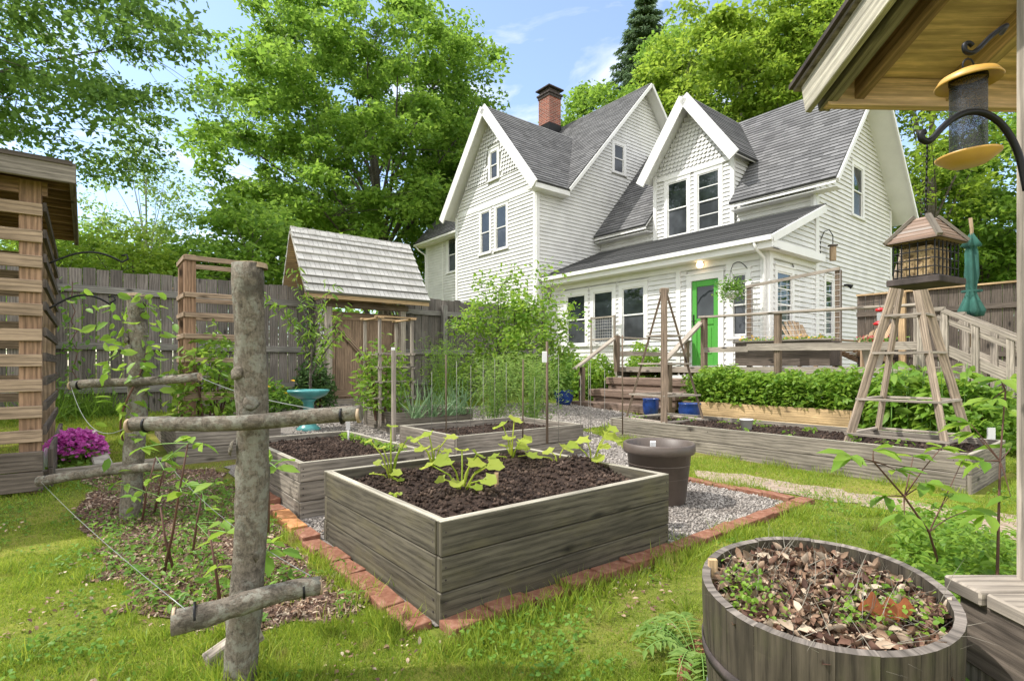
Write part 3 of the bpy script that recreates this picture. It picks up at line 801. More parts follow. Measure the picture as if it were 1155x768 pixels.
# cross gable front
H = []
for x0, x1, yt, yb in ((543, 552.8, 236, 284), (560, 571.5, 231, 281.5)):
    q0, q1, z0, z1 = wpx(CG, x0, x1, yt, yb); H.append(window(CG, q0, q1, 4.88, 6.28, .5, .1))
q0, q1, z0, z1 = wpx(CG, 553.6, 561.3, 171, 201.5); H.append(window(CG, q0, q1, z0, z1, .5, .12))
L_, R_ = [(.4, -16.91), (6.5, -16.91), (9.6, -14.65)], [(.4, -12.38), (6.5, -12.38), (9.6, -14.65)]
wall(CG, L_, R_, .4, 7.3, H)
mb = MB(); scallops(mb, CG, L_, R_, 7.3, 9.4, .14, .13, H); mb.build('shingle_panel', M['siding'], HOUSE)
mb = MB(); CG.box(mb, -16.7, -12.4, 6.4, 6.56, -.01, .03); mb.build('trim', M['white'], HOUSE)
# main front, left of the cross gable
q0, q1, z0, z1 = wpx(ML, 506, 516, 268, 306)
H = [window(ML, q0, q1, z0, z1, .5, .13)]
wall(ML, [(.4, -21.63), (6.6, -21.63)], [(.4, -16.91), (6.6, -16.91)], .4, 6.6, H)
# corner boards and friezes
def one(name, F, *args):
    mb = MB(); F.box(mb, *args); mb.build(name, M['white'], HOUSE)
for F_, args in ((CG, (-12.5, -12.385, .4, 6.45, -.02, .04)), (TW, (10.80, 10.93, .4, 6.45, -.02, .04)), (CG, (-16.91, -16.77, .4, 6.45, -.02, .04)),
    (ML, (-21.6, -21.45, .4, 6.5, -.02, .04)), (ML, (-20.2, -20.1, .4, 6.5, -.02, .036)), (PF, (-5.66, -5.505, .3, 3.5, -.02, .045)), (EG, (11.32, 11.46, .3, 3.5, -.02, .045)),
    (EG, (13.6, 13.78, .2, 5.6, -.02, .04)), (EG, (18.78, 18.9, .2, 5.6, -.02, .04)), (EF, (-5.62, -5.505, 4.7, 5.4, -.02, .04)), (PF, (dq0-.42, dq0-.3, 1.0, 3.28, -.02, .04)), (PF, (dq1+.2, dq1+.36, 1.0, 3.28, -.02, .04))): one('corner_board', F_, *args)
one('frieze_board', PF, -12.3, -5.67, 3.28, 3.48, -.01, .038); one('frieze_board', EG, 11.47, 13.59, 3.3, 3.48, -.01, .04)
# roofs
def Wp(a, b, z): return W(a, b, z)
A_ = M['asphalt']
zr = lambda b: 5.24 + 1.15*(b-13.33)
roof(HOUSE, [Wp(-12.3, 13.33, 5.24), Wp(-10.2, 13.33, 5.24), Wp(-10.2, 16.31, 8.67), Wp(-12.3, 16.31, 8.67)], A_)
roof(HOUSE, [Wp(-7.5, 13.33, 5.24), Wp(-4.92, 13.33, 5.24), Wp(-4.92, 16.31, 8.67), Wp(-7.5, 16.31, 8.67)], A_)
roof(HOUSE, [Wp(-10.2, 14.4, zr(14.4)), Wp(-7.5, 14.4, zr(14.4)), Wp(-7.5, 16.31, 8.67), Wp(-10.2, 16.31, 8.67)], A_, soffit=False)
roof(HOUSE, [Wp(-4.92, 19.29, 5.24), Wp(-12.3, 19.29, 5.24), Wp(-12.3, 16.31, 8.67), Wp(-4.92, 16.31, 8.67)], A_)
roof(HOUSE, [Wp(-12.33, 11.0, 3.66), Wp(-5.27, 11.0, 3.66), Wp(-5.27, 13.71, 4.78), Wp(-12.33, 13.71, 4.78)], A_, soffit=False)
rs = lambda z: (z-6.45)/3.21
roof(HOUSE, [Wp(-12.0, 10.43, 6.45), Wp(-12.0, 11.9, 6.45), Wp(-14.65, 14.9, 9.66), Wp(-14.65, 10.43, 9.66)], A_)
roof(HOUSE, [Wp(-17.3, 11.9, 6.45), Wp(-17.3, 10.43, 6.45), Wp(-14.65, 10.43, 9.66), Wp(-14.65, 14.9, 9.66)], A_)
roof(HOUSE, [Wp(-21.98, 11.83, 6.5), Wp(-11.98, 11.83, 6.5), Wp(-11.98, 15.99, 11.13), Wp(-21.98, 15.99, 11.13)], A_)
roof(HOUSE, [Wp(-11.98, 20.15, 6.5), Wp(-21.98, 20.15, 6.5), Wp(-21.98, 15.99, 11.13), Wp(-11.98, 15.99, 11.13)], A_)
roof(HOUSE, [Wp(-7.33, 13.24, 6.57), Wp(-7.33, 14.6, 6.57), Wp(-8.83, 16.3, 8.62), Wp(-8.83, 13.24, 8.62)], A_)
roof(HOUSE, [Wp(-10.33, 14.6, 6.57), Wp(-10.33, 13.24, 6.57), Wp(-8.83, 13.24, 8.62), Wp(-8.83, 16.3, 8.62)], A_)
# barge boards, fascias, gutter
mb = MB()
def barge(p, q, w=.24, out=None, t=.045, drop=.06):
    d = vnorm(vsub(q, p))
    mb.board(vadd(p, (0, 0, -drop)), vadd(q, (0, 0, -drop)), w, t)
def bb_(*a, **k):
    global mb
    mb = MB(); barge(*a, **k); mb.build('barge_board', M['white'], HOUSE)
for (e0, r0) in (((-12.0, 10.42, 6.42), (-14.65, 10.42, 9.66)), ((-17.3, 10.42, 6.42), (-14.65, 10.42, 9.66)),
                 ((-7.31, 13.23, 6.54), (-8.83, 13.23, 8.62)), ((-10.35, 13.23, 6.54), (-8.83, 13.23, 8.62))):
    bb_(W(*e0), W(*r0), .31)
for (e0, r0) in (((-11.96, 11.85, 6.5), (-11.96, 15.99, 11.13)), ((-11.96, 20.13, 6.5), (-11.96, 15.99, 11.13)),
                 ((-4.9, 13.35, 5.24), (-4.9, 16.31, 8.67)), ((-4.9, 19.27, 5.24), (-4.9, 16.31, 8.67))):
    bb_(W(*e0), W(*r0), .1, drop=.03)
bb_(W(-5.25, 11.0, 3.66), W(-5.25, 13.6, 4.74), .16, drop=.06)
def onebox(name, *args):
    mb = MB(); mb.abox(*args); return mb.build(name, M['white'], HOUSE)
for args in ((-12.3, -5.25, 10.98, 11.02, 3.42, 3.56), (-5.29, -5.25, 11.021, 13.6, 3.42, 3.56), (-12.3, -10.2, 13.33, 13.36, 5.15, 5.2), (-7.5, -4.94, 13.33, 13.36, 5.15, 5.2),
    (-12.04, -12.0, 10.46, 11.9, 6.3, 6.44), (-21.9, -16.95, 11.83, 11.87, 6.36, 6.48)): onebox('fascia', *args)
for args in ((-12.3, -5.25, 11.02, 11.36, 3.42, 3.45), (-5.5, -5.29, 11.36, 13.6, 3.42, 3.45), (-12.3, -10.2, 13.37, 13.74, 5.08, 5.1), (-7.5, -4.94, 13.37, 13.74, 5.08, 5.1),
    (-12.37, -12.041, 10.46, 11.95, 6.3, 6.33), (-21.9, -16.95, 11.87, 12.24, 6.36, 6.39)): onebox('eave_soffit', *args)
onebox('cornice', -5.45, -5.25, 11.02, 13.6, 3.56, 3.59)
onebox('gutter', -12.3, -5.23, 10.88, 10.98, 3.56, 3.66); onebox('gutter', -21.95, -17.0, 11.74, 11.83, 6.4, 6.48)
for pts in ([W(-5.6, 10.92, 3.56), W(-5.58, 10.97, 3.44), W(-5.56, 11.26, 3.28), W(-5.56, 11.28, 3.1), W(-5.56, 11.28, .9)], [W(-21.8, 11.78, 6.4), W(-21.7, 11.9, 6.2), W(-21.6, 12.16, 6.02), W(-21.58, 12.17, 5.5), W(-21.58, 12.17, 1)]):
    mb = MB(); mb.tube(pts, .035, 8); mb.build('downspout', M['white'], HOUSE)
# chimney
ca, cb = -17.35, 15.99
def chim():
    k = 22.6
    p = at(620, 100, k); a, b = ab(p[0], p[1])
    mb = MB(); w = .33
    c = W(a, b, 0)
    def ring(w0, z0, z1):
        for (i, (da, db)) in enumerate(((1, 0), (0, 1), (-1, 0), (0, -1))):
            P = [(a + w0*(da - db), b + w0*(db + da)), (a + w0*(da + db), b + w0*(db - da))]
            q = [W(*P[1], z0), W(*P[0], z0), W(*P[0], z1), W(*P[1], z1)]
            mb.face(q, [(i*2*w0, z0), (i*2*w0+2*w0, z0), (i*2*w0+2*w0, z1), (i*2*w0, z1)])
    ring(w, 9.0, 12.15)
    o = mb.build('chimney', M['brick'], HOUSE)
    mb = MB()
    mb.abox(a-w-.03, a+w+.03, b-w-.03, b+w+.03, 12.15, 12.26); mb.abox(a-w-.07, a+w+.07, b-w-.07, b+w+.07, 12.262, 12.34)
    mb.abox(a-w+.02, a+w-.02, b-w+.02, b+w-.02, 12.342, 12.5); mb.abox(a-w-.1, a+w+.1, b-w-.1, b+w+.1, 12.502, 12.56)
    mb.build('chimney_cap', M['capdark'], o, bev=.01)
    mb = MB(); mb.abox(a-w-.015, a+w+.015, b-w-.015, b+w+.015, 9.9, 11.05); mb.build('flashing', M['iron'], o)
chim()
# porch lamp, flood lamp
mb = MB(); p = PF.hit(793, 300); q = PF.pt(p[0], 3.36, .02)
PF.box(mb, p[0]-.05, p[0]+.05, 3.31, 3.41, .03, .06); pl_ = mb.build('wall_lamp', M['iron'], HOUSE)
c = PF.pt(p[0], 3.34, .13)
mb = MB(); mb.lathe(c, [(.002, -.08), (.045, -.068), (.072, -.035), (.08, 0), (.072, .035), (.045, .068), (.002, .08)], 16); mb.build('globe', M['lamp'], pl_)
mb = MB(); h = EG.hit(951, 322); mb.tube([EG.pt(h[0], h[1], .02), EG.pt(h[0], h[1], .1), EG.pt(h[0]+.02, h[1]-.06, .2)], [.03, .03, .06], 8); mb.build('flood_lamp', M['iron'], HOUSE)
mb = MB(); EG.box(mb, 11.4, 18.9, -.1, .3, -.3, .02); PF.box(mb, -12.3, -5.5, -.1, .3, -.3, .02); mb.build('foundation', M['stone'], HOUSE)
# unseen solid boxes added inside so that no daylight comes through from behind
mb = MB()
mb.abox(-21.5, -12.5, 12.4, 19.6, .2, 6.4); mb.abox(-16.7, -12.6, 11.0, 12.4, .2, 6.2); mb.abox(-12.2, -5.65, 11.5, 18.8, .1, 3.35); mb.abox(-12.2, -5.65, 13.9, 18.8, 3.4, 5.4)
mb.build('light_block_core', M['siding'], HOUSE)
# ------------------------------------------------------------------ fence along a = -9.3 and the roofed gate
AF = -9.3
def fence_run(name, b0, b1, label, h=2.0):
    z0 = ga(AF); e = empty(name, W(AF, (b0+b1)/2, z0), label, 'fence', 'board fences')
    mb = MB(); b = b0
    while b < b1 - .05:
        w = R.uniform(.135, .145); hh = h + R.uniform(-.02, .02)
        mb.obox(W(AF-.02 + R.uniform(-.004, .004), b + w/2, z0 + hh/2), (UX*.011, UY*.011, 0), (VX*w/2, VY*w/2, R.uniform(-.002, .002)), (0, 0, hh/2))
        b += w + .009
    mb.build('board_panel', M['fence'], e)
    for zr_ in (.35, .95, 1.72):
        mb = MB(); mb.board(W(AF+.012, b0, z0+zr_), W(AF+.012, b1, z0+zr_), .095, .042); mb.build('rail', M['rail'], e, bev=.003)
    b = b0 + .9
    while b < b1:
        mb = MB(); mb.abox(AF+.036, AF+.13, b-.05, b+.05, z0-.1, z0+h-.12); mb.build('post', M['rail'], e, bev=.004); b += 2.35
    return e
fence_run('board_fence', -3.6, 3.1, 'tall dark grey board fence with three rails, left of the roofed gate')
fence_run('board_fence', 4.72, 8.4, 'dark grey board fence behind the bushy tree, between gate and house')
def gate():
    z0 = ga(AF); e = empty('garden_gate', W(AF, 3.9, z0), 'brown board gate under a steep little cedar shingle roof', 'gate')
    for b in (3.2, 4.56):
        for a in (AF+.35, AF-.35):
            mb = MB(); mb.abox(a-.05, a+.05, b-.05, b+.05, z0-.1, z0+1.95); mb.build('post', M['grey'], e, bev=.004)
    # crossed lattice side panels
    for b in (3.2, 4.56):
        mb = MB()
        for k in range(-9, 12):
            for s in (-1, 1):
                p0, p1 = (AF-.3, z0+k*.16+.1), (AF+.3, z0+k*.16+.1+s*.9)
                if s < 0: p0, p1 = (AF-.3, z0+k*.16+1.0), (AF+.3, z0+k*.16+.1)
                pts = []
                def cl(p, q):
                    lo, hi = z0+.1, z0+1.9
                    t0, t1 = 0., 1.; dz = q[1]-p[1]
                    ta, tb = (lo-p[1])/dz, (hi-p[1])/dz
                    t0 = max(t0, min(ta, tb)); t1 = min(t1, max(ta, tb)); return t0, t1
                t0, t1 = cl(p0, p1)
                if t1 - t0 > .1:
                    q0 = (p0[0]+(p1[0]-p0[0])*t0, p0[1]+(p1[1]-p0[1])*t0); q1 = (p0[0]+(p1[0]-p0[0])*t1, p0[1]+(p1[1]-p0[1])*t1)
                    mb.board(W(q0[0], b + s*.006, q0[1]), W(q1[0], b + s*.006, q1[1]), .03, .008, up=(UX*0+.2, .3, .9))
        mb.build('lattice_panel', M['grey'], e)
    mb = MB(); b = 3.26
    while b < 4.5:
        w = .148; mb.obox(W(AF+.1, b+w/2, z0+.86), (UX*.011, UY*.011, 0), (VX*w/2, VY*w/2, 0), (0, 0, .76)); b += w+.006
    g = mb.build('gate_leaf', M['gate'], e)
    mb = MB(); mb.board(W(AF+.124, 3.26, z0+1.55), W(AF+.124, 4.5, z0+1.55), .13, .022); mb.board(W(AF+.124, 3.26, z0+.2), W(AF+.124, 4.5, z0+.2), .13, .022)
    mb.board(W(AF+.148, 3.3, z0+1.5), W(AF+.148, 4.45, z0+.27), .09, .02); mb.build('brace', M['gate'], g)
    mb = MB(); mb.tube([W(AF+.17, 3.28, z0+1.5), W(AF+.17, 4.42, z0+.27)], .004, 5); mb.build('tension_wire', M['iron'], g)
    mb = MB(); mb.abox(AF+.02, AF+.16, 3.25, 4.5, z0-.02, z0+.1); mb.build('sill_board', M['grey'], e)
    zr2 = 3.23; ze = 2.15
    # roof slopes, overhanging each side
    for s in (1, -1):
        a1 = AF + s*.66
        P = [W(a1, 2.72, ze), W(a1, 4.95, ze), W(AF, 4.9, zr2), W(AF, 2.68, zr2)]
        if s < 0: P = [P[1], P[0], P[3], P[2]]
        r = roof(e, P, M['cedarsh'], .03, .15, 'roof', soffit=False, step=.032)
        mb = MB(); o = vmul(vnorm(vcross(vsub(P[1], P[0]), vsub(P[3], P[0]))), -.012 if s > 0 else -.012)
        mb.face([vadd(x, (0, 0, -.02)) for x in (P[0], P[3], P[2], P[1])]); mb.build('roof_boarding', M['newwood'], e)
        mb = MB(); mb.board(W(a1-s*.02, 2.72, ze-.035), W(a1-s*.02, 4.95, ze-.035), .06, .03); mb.build('eave_board', M['newwood'], e)
    mb = MB(); q = 2.68
    while q < 4.85:
        for s in (1, -1):
            mb.obox(W(AF+s*.035, q+.11, zr2+.035), (VX*.105, VY*.105, R.uniform(-.008, .008)), (UX*.04, UY*.04, -s*.05), (0, 0, .008))
        q += .2
    mb.build('ridge_cap', M['cedarsh'], e)
    for b in (3.2, 4.56):
        mb = MB(); mb.board(W(AF+.62, b, 2.12), W(AF, b, 3.12), .08, .04); mb.board(W(AF-.62, b, 2.12), W(AF, b, 3.12), .08, .04); mb.build('rafter', M['newwood'], e)
        mb = MB(); mb.board(W(AF+.6, b, z0+1.88), W(AF-.6, b, z0+1.88), .09, .05); mb.build('tie_beam', M['newwood'], e)
    mb = MB(); mb.board(W(AF+.38, 3.1, z0+1.72), W(AF+.38, 4.66, z0+1.72), .1, .05); mb.build('header', M['brownpost'], e)
gate()
# right-hand fence, dark, behind the deck stair
def right_fence():
    p = at(1006, 400, 10.5); a0, b0 = ab(p[0], p[1]); z0 = 0.1; h = 2.3
    e = empty('board_fence', W(a0+2, b0, z0), 'dark stained board fence on the right, behind the closed green umbrella', 'fence', 'board fences')
    mb = MB(); a = a0 - .6
    while a < a0 + 5.5:
        w = .14; mb.obox(W(a+w/2, b0+R.uniform(-.004, .004), z0+h/2), (VX*.011, VY*.011, 0), (UX*w/2, UY*w/2, 0), (0, 0, h/2)); a += w+.008
    mb.build('board_panel', M['dark'], e)
    for zr_ in (.5, 1.1, 1.93):
        mb = MB(); mb.board(W(a0-.6, b0-.03, z0+zr_), W(a0+5.5, b0-.03, z0+zr_), .09, .04); mb.build('rail', M['dark'], e)
    mb = MB(); mb.board(W(a0-.6, b0-.02, z0+h+.02), W(a0+5.5, b0-.02, z0+h+.02), .03, .1); mb.build('cap_board', M['newwood'], e)
    for da in (.2, 2.05, 4.0):
        mb = MB(); mb.abox(a0+da-.05, a0+da+.05, b0-.15, b0-.05, 0, z0+h); mb.build('post', M['newwood'], e)
right_fence()

# ------------------------------------------------------------------ deck, steps, railings
ZD = .97
def deck():
    e = empty('deck', W(-4.5, 10, .1), 'weathered timber deck with post and rail railing in front of the green door', 'deck')
    mb = MB(); b = 8.72
    while b < 13.7:
        a0 = -7.4; a1 = -2.2
        if b > 11.2: a0 = -5.35
        mb.abox(a0, a1, b, b+.135, ZD-.035, ZD); b += .142
    mb.build('floor_board', M['grey'], e)
    mb = MB(); mb.abox(-7.42, -2.18, 8.67, 8.715, ZD-.1, ZD-.002); mb.abox(-2.195, -2.15, 8.72, 13.6, ZD-.2, ZD-.002); mb.abox(-7.45, -7.41, 8.72, 11.3, ZD-.2, ZD-.002)
    mb.build('fascia_board', M['grey'], e)
    for a in (-7.3, -5.34, -4.04, -2.25):
        mb = MB(); mb.abox(a-.05, a+.05, 8.85, 8.95, -.1, ZD-.11); mb.build('pier', M['dark'], e)
    mb = MB(); k = -5.3
    while k < -1.7:
        for s in (-1, 1):
            p, q = (k, .12), (k + s*.62, .85)
            mb.board(W(p[0], 8.70 - s*.005, p[1]), W(q[0], 8.70 - s*.005, q[1]), .035, .007, up=(VX, VY, .01) if False else (0, 0, 1))
        k += .115
    mb.build('lattice_skirt', M['white'], e)
    def post(a, b, z1, w=.045, mat='brownpost'):
        mb = MB(); mb.abox(a-w, a+w, b-w, b+w, ZD-.1, z1); return mb.build('railing_post', M[mat], e, bev=.004)
    for a in (-5.34, -4.04): post(a, 8.64, 1.84)
    post(-7.34, 8.64, 1.62); post(-2.2, 8.64, 1.76, .045, 'grey'); post(-7.38, 11.2, 1.6)
    mb = MB(); mb.board(W(-5.42, 8.64, 1.86), W(-2.1, 8.64, 1.8), .035, .13); mb.build('top_rail', M['grey'], e, bev=.004)
    mb = MB(); mb.board(W(-5.3, 8.585, 1.27), W(-4.5, 8.585, 1.27), .09, .035); mb.build('middle_rail', M['grey'], e)
    mb = MB(); mb.board(W(-4.52, 8.59, 1.3), W(-2.2, 8.59, 1.26), .11, .04); mb.build('middle_rail', M['grey'], e)
    mb = MB(); mb.board(W(-7.36, 8.65, 1.58), W(-7.36, 11.3, 1.58), .03, .12); mb.board(W(-7.36, 8.65, 1.25), W(-7.36, 11.3, 1.25), .09, .035); mb.build('side_rail', M['grey'], e)
deck()
def steps():
    e = empty('garden_steps', W(-6.37, 8.2, ga(-6.4)), 'rough dark timber steps with sloping handrails leading up to the deck', 'steps')
    for i, (b0, z) in enumerate(((7.5, .3), (7.9, .53), (8.28, .76))):
        mb = MB(); w = .12 - .05*i
        for k in range(2): mb.abox(-7.42 - .12 + .1*i, -5.42, b0 + k*.2, b0 + k*.2 + .195, z-.14, z)
        mb.abox(-7.4 + .05*i, -5.45, b0+.03, b0+.1, z-.3, z-.142)
        mb.build('step', M['step'], e, bev=.012)
    for a, zt, zb in ((-7.4, 1.58, 1.02), (-5.4, 1.78, 1.1)):
        mb = MB(); mb.abox(a-.045, a+.045, 7.62, 7.71, ga(a), zb-.05); mb.build('handrail_post', M['brownpost'], e)
        mb = MB(); mb.board(W(a, 7.45, zb - .1), W(a, 8.66, zt), .035, .11); mb.build('handrail', M['grey'], e)
steps()
def stair():
    e = empty('deck_stair', W(-1.5, 8.9, 0), 'whitened wooden stair railing sloping down from the right end of the deck', 'stair railing')
    for b in (8.55, 9.6):
        for (p, q, w) in (((-2.15, 1.72), (-1.9, 1.72), .05), ((-1.92, 1.7), (-.7, 1.0), .05), ((-1.92, 1.22), (-.7, .52), .12), ((-1.98, 1.62), (-.76, .92), .06)):
            mb = MB(); mb.board(W(p[0], b, p[1]), W(q[0], b, q[1]), w, .09 if w == .05 else .03); mb.build('stair_rail', M['grey'], e)
        for a, z in ((-2.15, 1.7), (-1.9, 1.68), (-1.6, 1.5), (-1.28, 1.32), (-.98, 1.14), (-.72, 1.0)):
            mb = MB(); mb.abox(a-.035, a+.035, b-.035, b+.035, max(0, z-1.3), z); mb.build('baluster', M['grey'], e)
    for i in range(4):
        mb = MB(); mb.abox(-2.1+.32*i, -1.78+.32*i, 8.6, 9.55, .7-.2*i, .74-.2*i); mb.build('stair_tread', M['grey'], e)
stair()
# planter with wire trellis on the deck
def planter():
    a0, b0 = -4.62, 8.95
    p0 = None
    def hitb(px, b):
        k = (px - CX)/FP; d = b/(k*VX+VY); return d*(k*UX+UY)
    bb = 9.0; aL, aR = hitb(829, bb), hitb(936, bb)
    e = empty('deck_planter', W((aL+aR)/2, bb+.2, ZD), 'dark weathered planter box with wire mesh trellis on the deck', 'planter')
    mb = MB()
    mb.abox(aL, aR, bb, bb+.03, ZD+.02, ZD+.42); mb.abox(aL, aR, bb+.37, bb+.4, ZD+.02, ZD+.42); mb.abox(aL, aL+.03, bb+.031, bb+.369, ZD+.02, ZD+.42); mb.abox(aR-.03, aR, bb+.031, bb+.369, ZD+.02, ZD+.42)
    mb.build('planter_box', M['dark'], e, bev=.004)
    mb = MB(); mb.abox(aL-.03, aR+.03, bb-.03, bb+.05, ZD+.422, ZD+.45); mb.build('planter_rim', M['grey'], e)
    mb = MB(); mb.abox(aL+.031, aR-.031, bb+.04, bb+.36, ZD+.1, ZD+.38); mb.build('soil', M['soil'], e)
    zt = 2.52; ztl = 2.42
    for a, z in ((aL+.04, ztl), (aR-.04, zt)):
        mb = MB(); mb.abox(a-.04, a+.04, bb+.401, bb+.47, ZD, z); mb.build('trellis_post', M['brownpost'], e)
    mb = MB(); mb.board(W(aL, bb+.39, ztl), W(aR, bb+.39, zt+.02), .05, .03); mb.build('trellis_rail', M['grey'], e)
    mb = MB(); n = 15
    for i in range(n+1):
        a = aL + (aR-aL)*i/n; mb.tube([W(a, bb+.395, ZD+.42), W(a, bb+.395, ztl+(zt-ztl)*i/n)], .0028, 4, False)
    for j in range(13):
        z = ZD+.46+j*.085; mb.tube([W(aL, bb+.393, z), W(aR, bb+.393, z)], .0028, 4, False)
    mb.build('wire_mesh', M['meshwire'], e)
    n = 500; a = RN.uniform(aL+.05, aR-.05, n); b = RN.uniform(bb+.02, bb+.36, n)
    P = np.stack([a*UX+b*VX, a*UY+b*VY, ZD+.4+RN.uniform(0, .1, n)], 1)
    build_inst('seedling_leaves', [leafset(P, .045, OVAL, .7)], M['lush'], e)
    n = 60; a = RN.uniform(aL+.05, aR-.05, n); P = np.stack([a*UX+(bb+.05)*VX, a*UY+(bb+.05)*VY, ZD+.44+RN.uniform(0, .1, n)], 1)
    build_inst('yellow_flowers', [leafset(P, .035, OVAL, .9)], M['yellowfl'], e)
planter()
# mesh panel standing in front of the middle porch window
def meshpanel():
    a0, a1 = Fa('b', 11.15).hit(667, 350)[0], Fa('b', 11.15).hit(693, 350)[0]
    e = empty('mesh_trellis_panel', W((a0+a1)/2, 11.15, ga(a0)), 'square grey wire mesh panel standing below the middle porch window', 'trellis')
    for a in (a0, a1):
        mb = MB(); mb.abox(a-.025, a+.025, 11.13, 11.17, ga(a), 2.35); mb.build('stake', M['grey'], e)
    mb = MB(); mb.board(W(a0+.03, 11.15, 2.32), W(a1-.03, 11.15, 2.32), .04, .03); mb.board(W(a0+.03, 11.15, 1.72), W(a1-.03, 11.15, 1.72), .04, .03); mb.build('crossbar', M['grey'], e)
    mb = MB()
    for i in range(13):
        a = a0+.03+(a1-a0-.06)*i/12; mb.tube([W(a, 11.14, 1.0), W(a, 11.14, 2.32)], .003, 4, False)
    for i in range(17):
        z = 1.0+1.32*i/16; mb.tube([W(a0+.03, 11.138, z), W(a1-.03, 11.138, z)], .003, 4, False)
    mb.build('wire_mesh', M['meshwire'], e)
meshpanel()
# chairs on the deck
def chair():
    e = empty('deck_chair', (0, 0, 0), 'slatted wooden garden chair on the deck facing away beside the wall window', 'chair', 'slatted garden chairs on the deck')
    for i in range(6):
        mb = MB(); x = -.25 + .1*i; t = .98 - .012*(i-2.5)**2
        mb.board((x, .12, .3), (x*1.12, .5, t), .085, .02, up=(1, 0, 0)); mb.build('back_slat', M['teak'], e, bev=.006)
    mb = MB()
    for i in range(5): mb.board((-.27, -.35+.1*i, .34-.03*i), (.27, -.35+.1*i, .34-.03*i), .09, .02, up=(0, 1, 0))
    mb.build('seat', M['teak'], e)
    for s in (-1, 1):
        mb = MB(); mb.board((s*.34, -.4, .55), (s*.34, .35, .53), .13, .022, up=(1, 0, 0)); mb.build('armrest', M['teak'], e)
        mb = MB(); mb.board((s*.3, -.36, 0), (s*.3, -.36, .54), .08, .03, up=(0, 1, 0)); mb.build('leg', M['teak'], e)
        mb = MB(); mb.board((s*.3, -.34, .33), (s*.3, .6, .03), .1, .028); mb.build('leg', M['teak'], e)
    return e
ch1 = chair(); ch2 = copy_tree(ch1)
p = at(915, 380, 11.0); ch1.location = (p[0], p[1], ZD); ch1.rotation_euler.z = .35
ch2['label'] = 'wooden garden chair turned sideways by the clapboard wall, right of the trellis'
p = at(972, 380, 10.6); ch2.location = (p[0], p[1], ZD); ch2.rotation_euler.z = -1.25
def flowerpot():
    p = at(985, 400, 7.9); c = (p[0], p[1], ZD)
    e = empty('flower_pot', c, 'pale square-rimmed pot of small red flowers on the deck', 'flower pot')
    mb = MB(); mb.lathe(c, [(.1, 0), (.15, .27), (.175, .27), (.175, .33), (.15, .33), (.14, .28), (.01, .28)], 20); mb.build('pot', M['stone'], e)
    P = np.array(c) + np.stack([RN.normal(0, .09, 160), RN.normal(0, .09, 160), .33+RN.uniform(0, .1, 160)], 1)
    build_inst('leaves', [leafset(P, .05, OVAL, .7)], M['broad'], e)
    P = np.array(c) + np.stack([RN.normal(0, .09, 70), RN.normal(0, .09, 70), .38+RN.uniform(0, .09, 70)], 1)
    build_inst('flowers', [leafset(P, .03, OVAL, .9)], M['redflower'], e)
flowerpot()
# hanging basket on the porch corner
def basket():
    t = PF.hit(838, 300)[0]; b = 10.85
    z = 2.55; c = W(t, b, z)
    e = empty('hanging_basket', c, 'white hanging basket of trailing flowers at the porch corner', 'hanging basket')
    mb = MB(); mb.lathe(c, [(.005, -.13), (.09, -.11), (.14, -.03), (.155, .03), (.145, .03), (.13, -.02), (.01, -.02)], 20); mb.build('basket', M['whiteplastic'], e)
    mb = MB()
    for k in range(3): mb.tube([vadd(c, (.15*math.cos(k*2.1), .15*math.sin(k*2.1), .03)), vadd(c, (0, 0, .5))], .004, 4)
    mb.build('chain', M['iron'], e)
    q = PF.pt(t+.12, 3.1, .02)
    mb = MB(); top = vadd(c, (0, 0, .58))
    pts = [lerp(q, top, i/8) for i in range(9)]; pts = [vadd(p, (0, 0, .12*math.sin(i/8*PI) + (0 if i < 8 else -.08))) for i, p in enumerate(pts)]
    mb.tube([q, vadd(q, (0, 0, -.3))], .009, 6); mb.tube(pts, .009, 6); mb.build('bracket', M['iron'], e)
    P = np.array(c) + np.stack([RN.normal(0, .13, 900), RN.normal(0, .13, 900), .08+RN.normal(0, .11, 900)], 1)
    build_inst('leaves', [leafset(P, .06, OVAL, .6)], M['broad'], e)
    P = np.array(c) + np.stack([RN.normal(0, .15, 160), RN.normal(0, .15, 160), .1+RN.normal(0, .11, 160)], 1)
    build_inst('flowers', [leafset(P, .035, OVAL, .9)], M['whitefl'], e)
basket()
def wallfeeder():
    h = EG.hit(936, 289); c = EG.pt(h[0]-.35, h[1], .2)
    e = empty('bird_feeder', c, 'small wooden bird feeder hung from a curved bracket on the gable wall', 'bird feeder')
    mb = MB(); mb.obox(vadd(c, (0, 0, -.02)), (.06, 0, 0), (0, .05, 0), (0, 0, .17)); mb.build('feeder_body', M['teak'], e, bev=.01)
    mb = MB(); mb.obox(vadd(c, (0, 0, .18)), (.085, 0, 0), (0, .07, 0), (0, 0, .018)); mb.build('feeder_roof', M['dark'], e)
    mb = MB(); q = EG.pt(h[0]-.6, h[1]-.05, .02)
    mb.tube([q, vadd(q, (0, 0, .35)), lerp(vadd(q, (0, 0, .55)), vadd(c, (0, 0, .55)), .3), lerp(vadd(q, (0, 0, .58)), vadd(c, (0, 0, .58)), .7), vadd(c, (0, 0, .42)), vadd(c, (0, 0, .2))], .011, 6); mb.build('bracket', M['iron'], e)
wallfeeder()
def hummer(c, label, pole=None):
    e = empty('hummingbird_feeder', (c[0], c[1], c[2]), label, 'bird feeder', 'red hummingbird feeders')
    mb = MB(); mb.lathe(c, [(.005, -.12), (.07, -.115), (.085, -.09), (.05, -.07), (.035, -.06)], 16); mb.lathe(c, [(.035, .06), (.06, .075), (.055, .1), (.005, .115)], 16); mb.build('base_and_cap', M['red'], e)
    mb = MB(); mb.lathe(c, [(.034, -.06), (.04, -.04), (.04, .04), (.034, .06)], 14); mb.build('bottle', M['clear'], e)
    return e
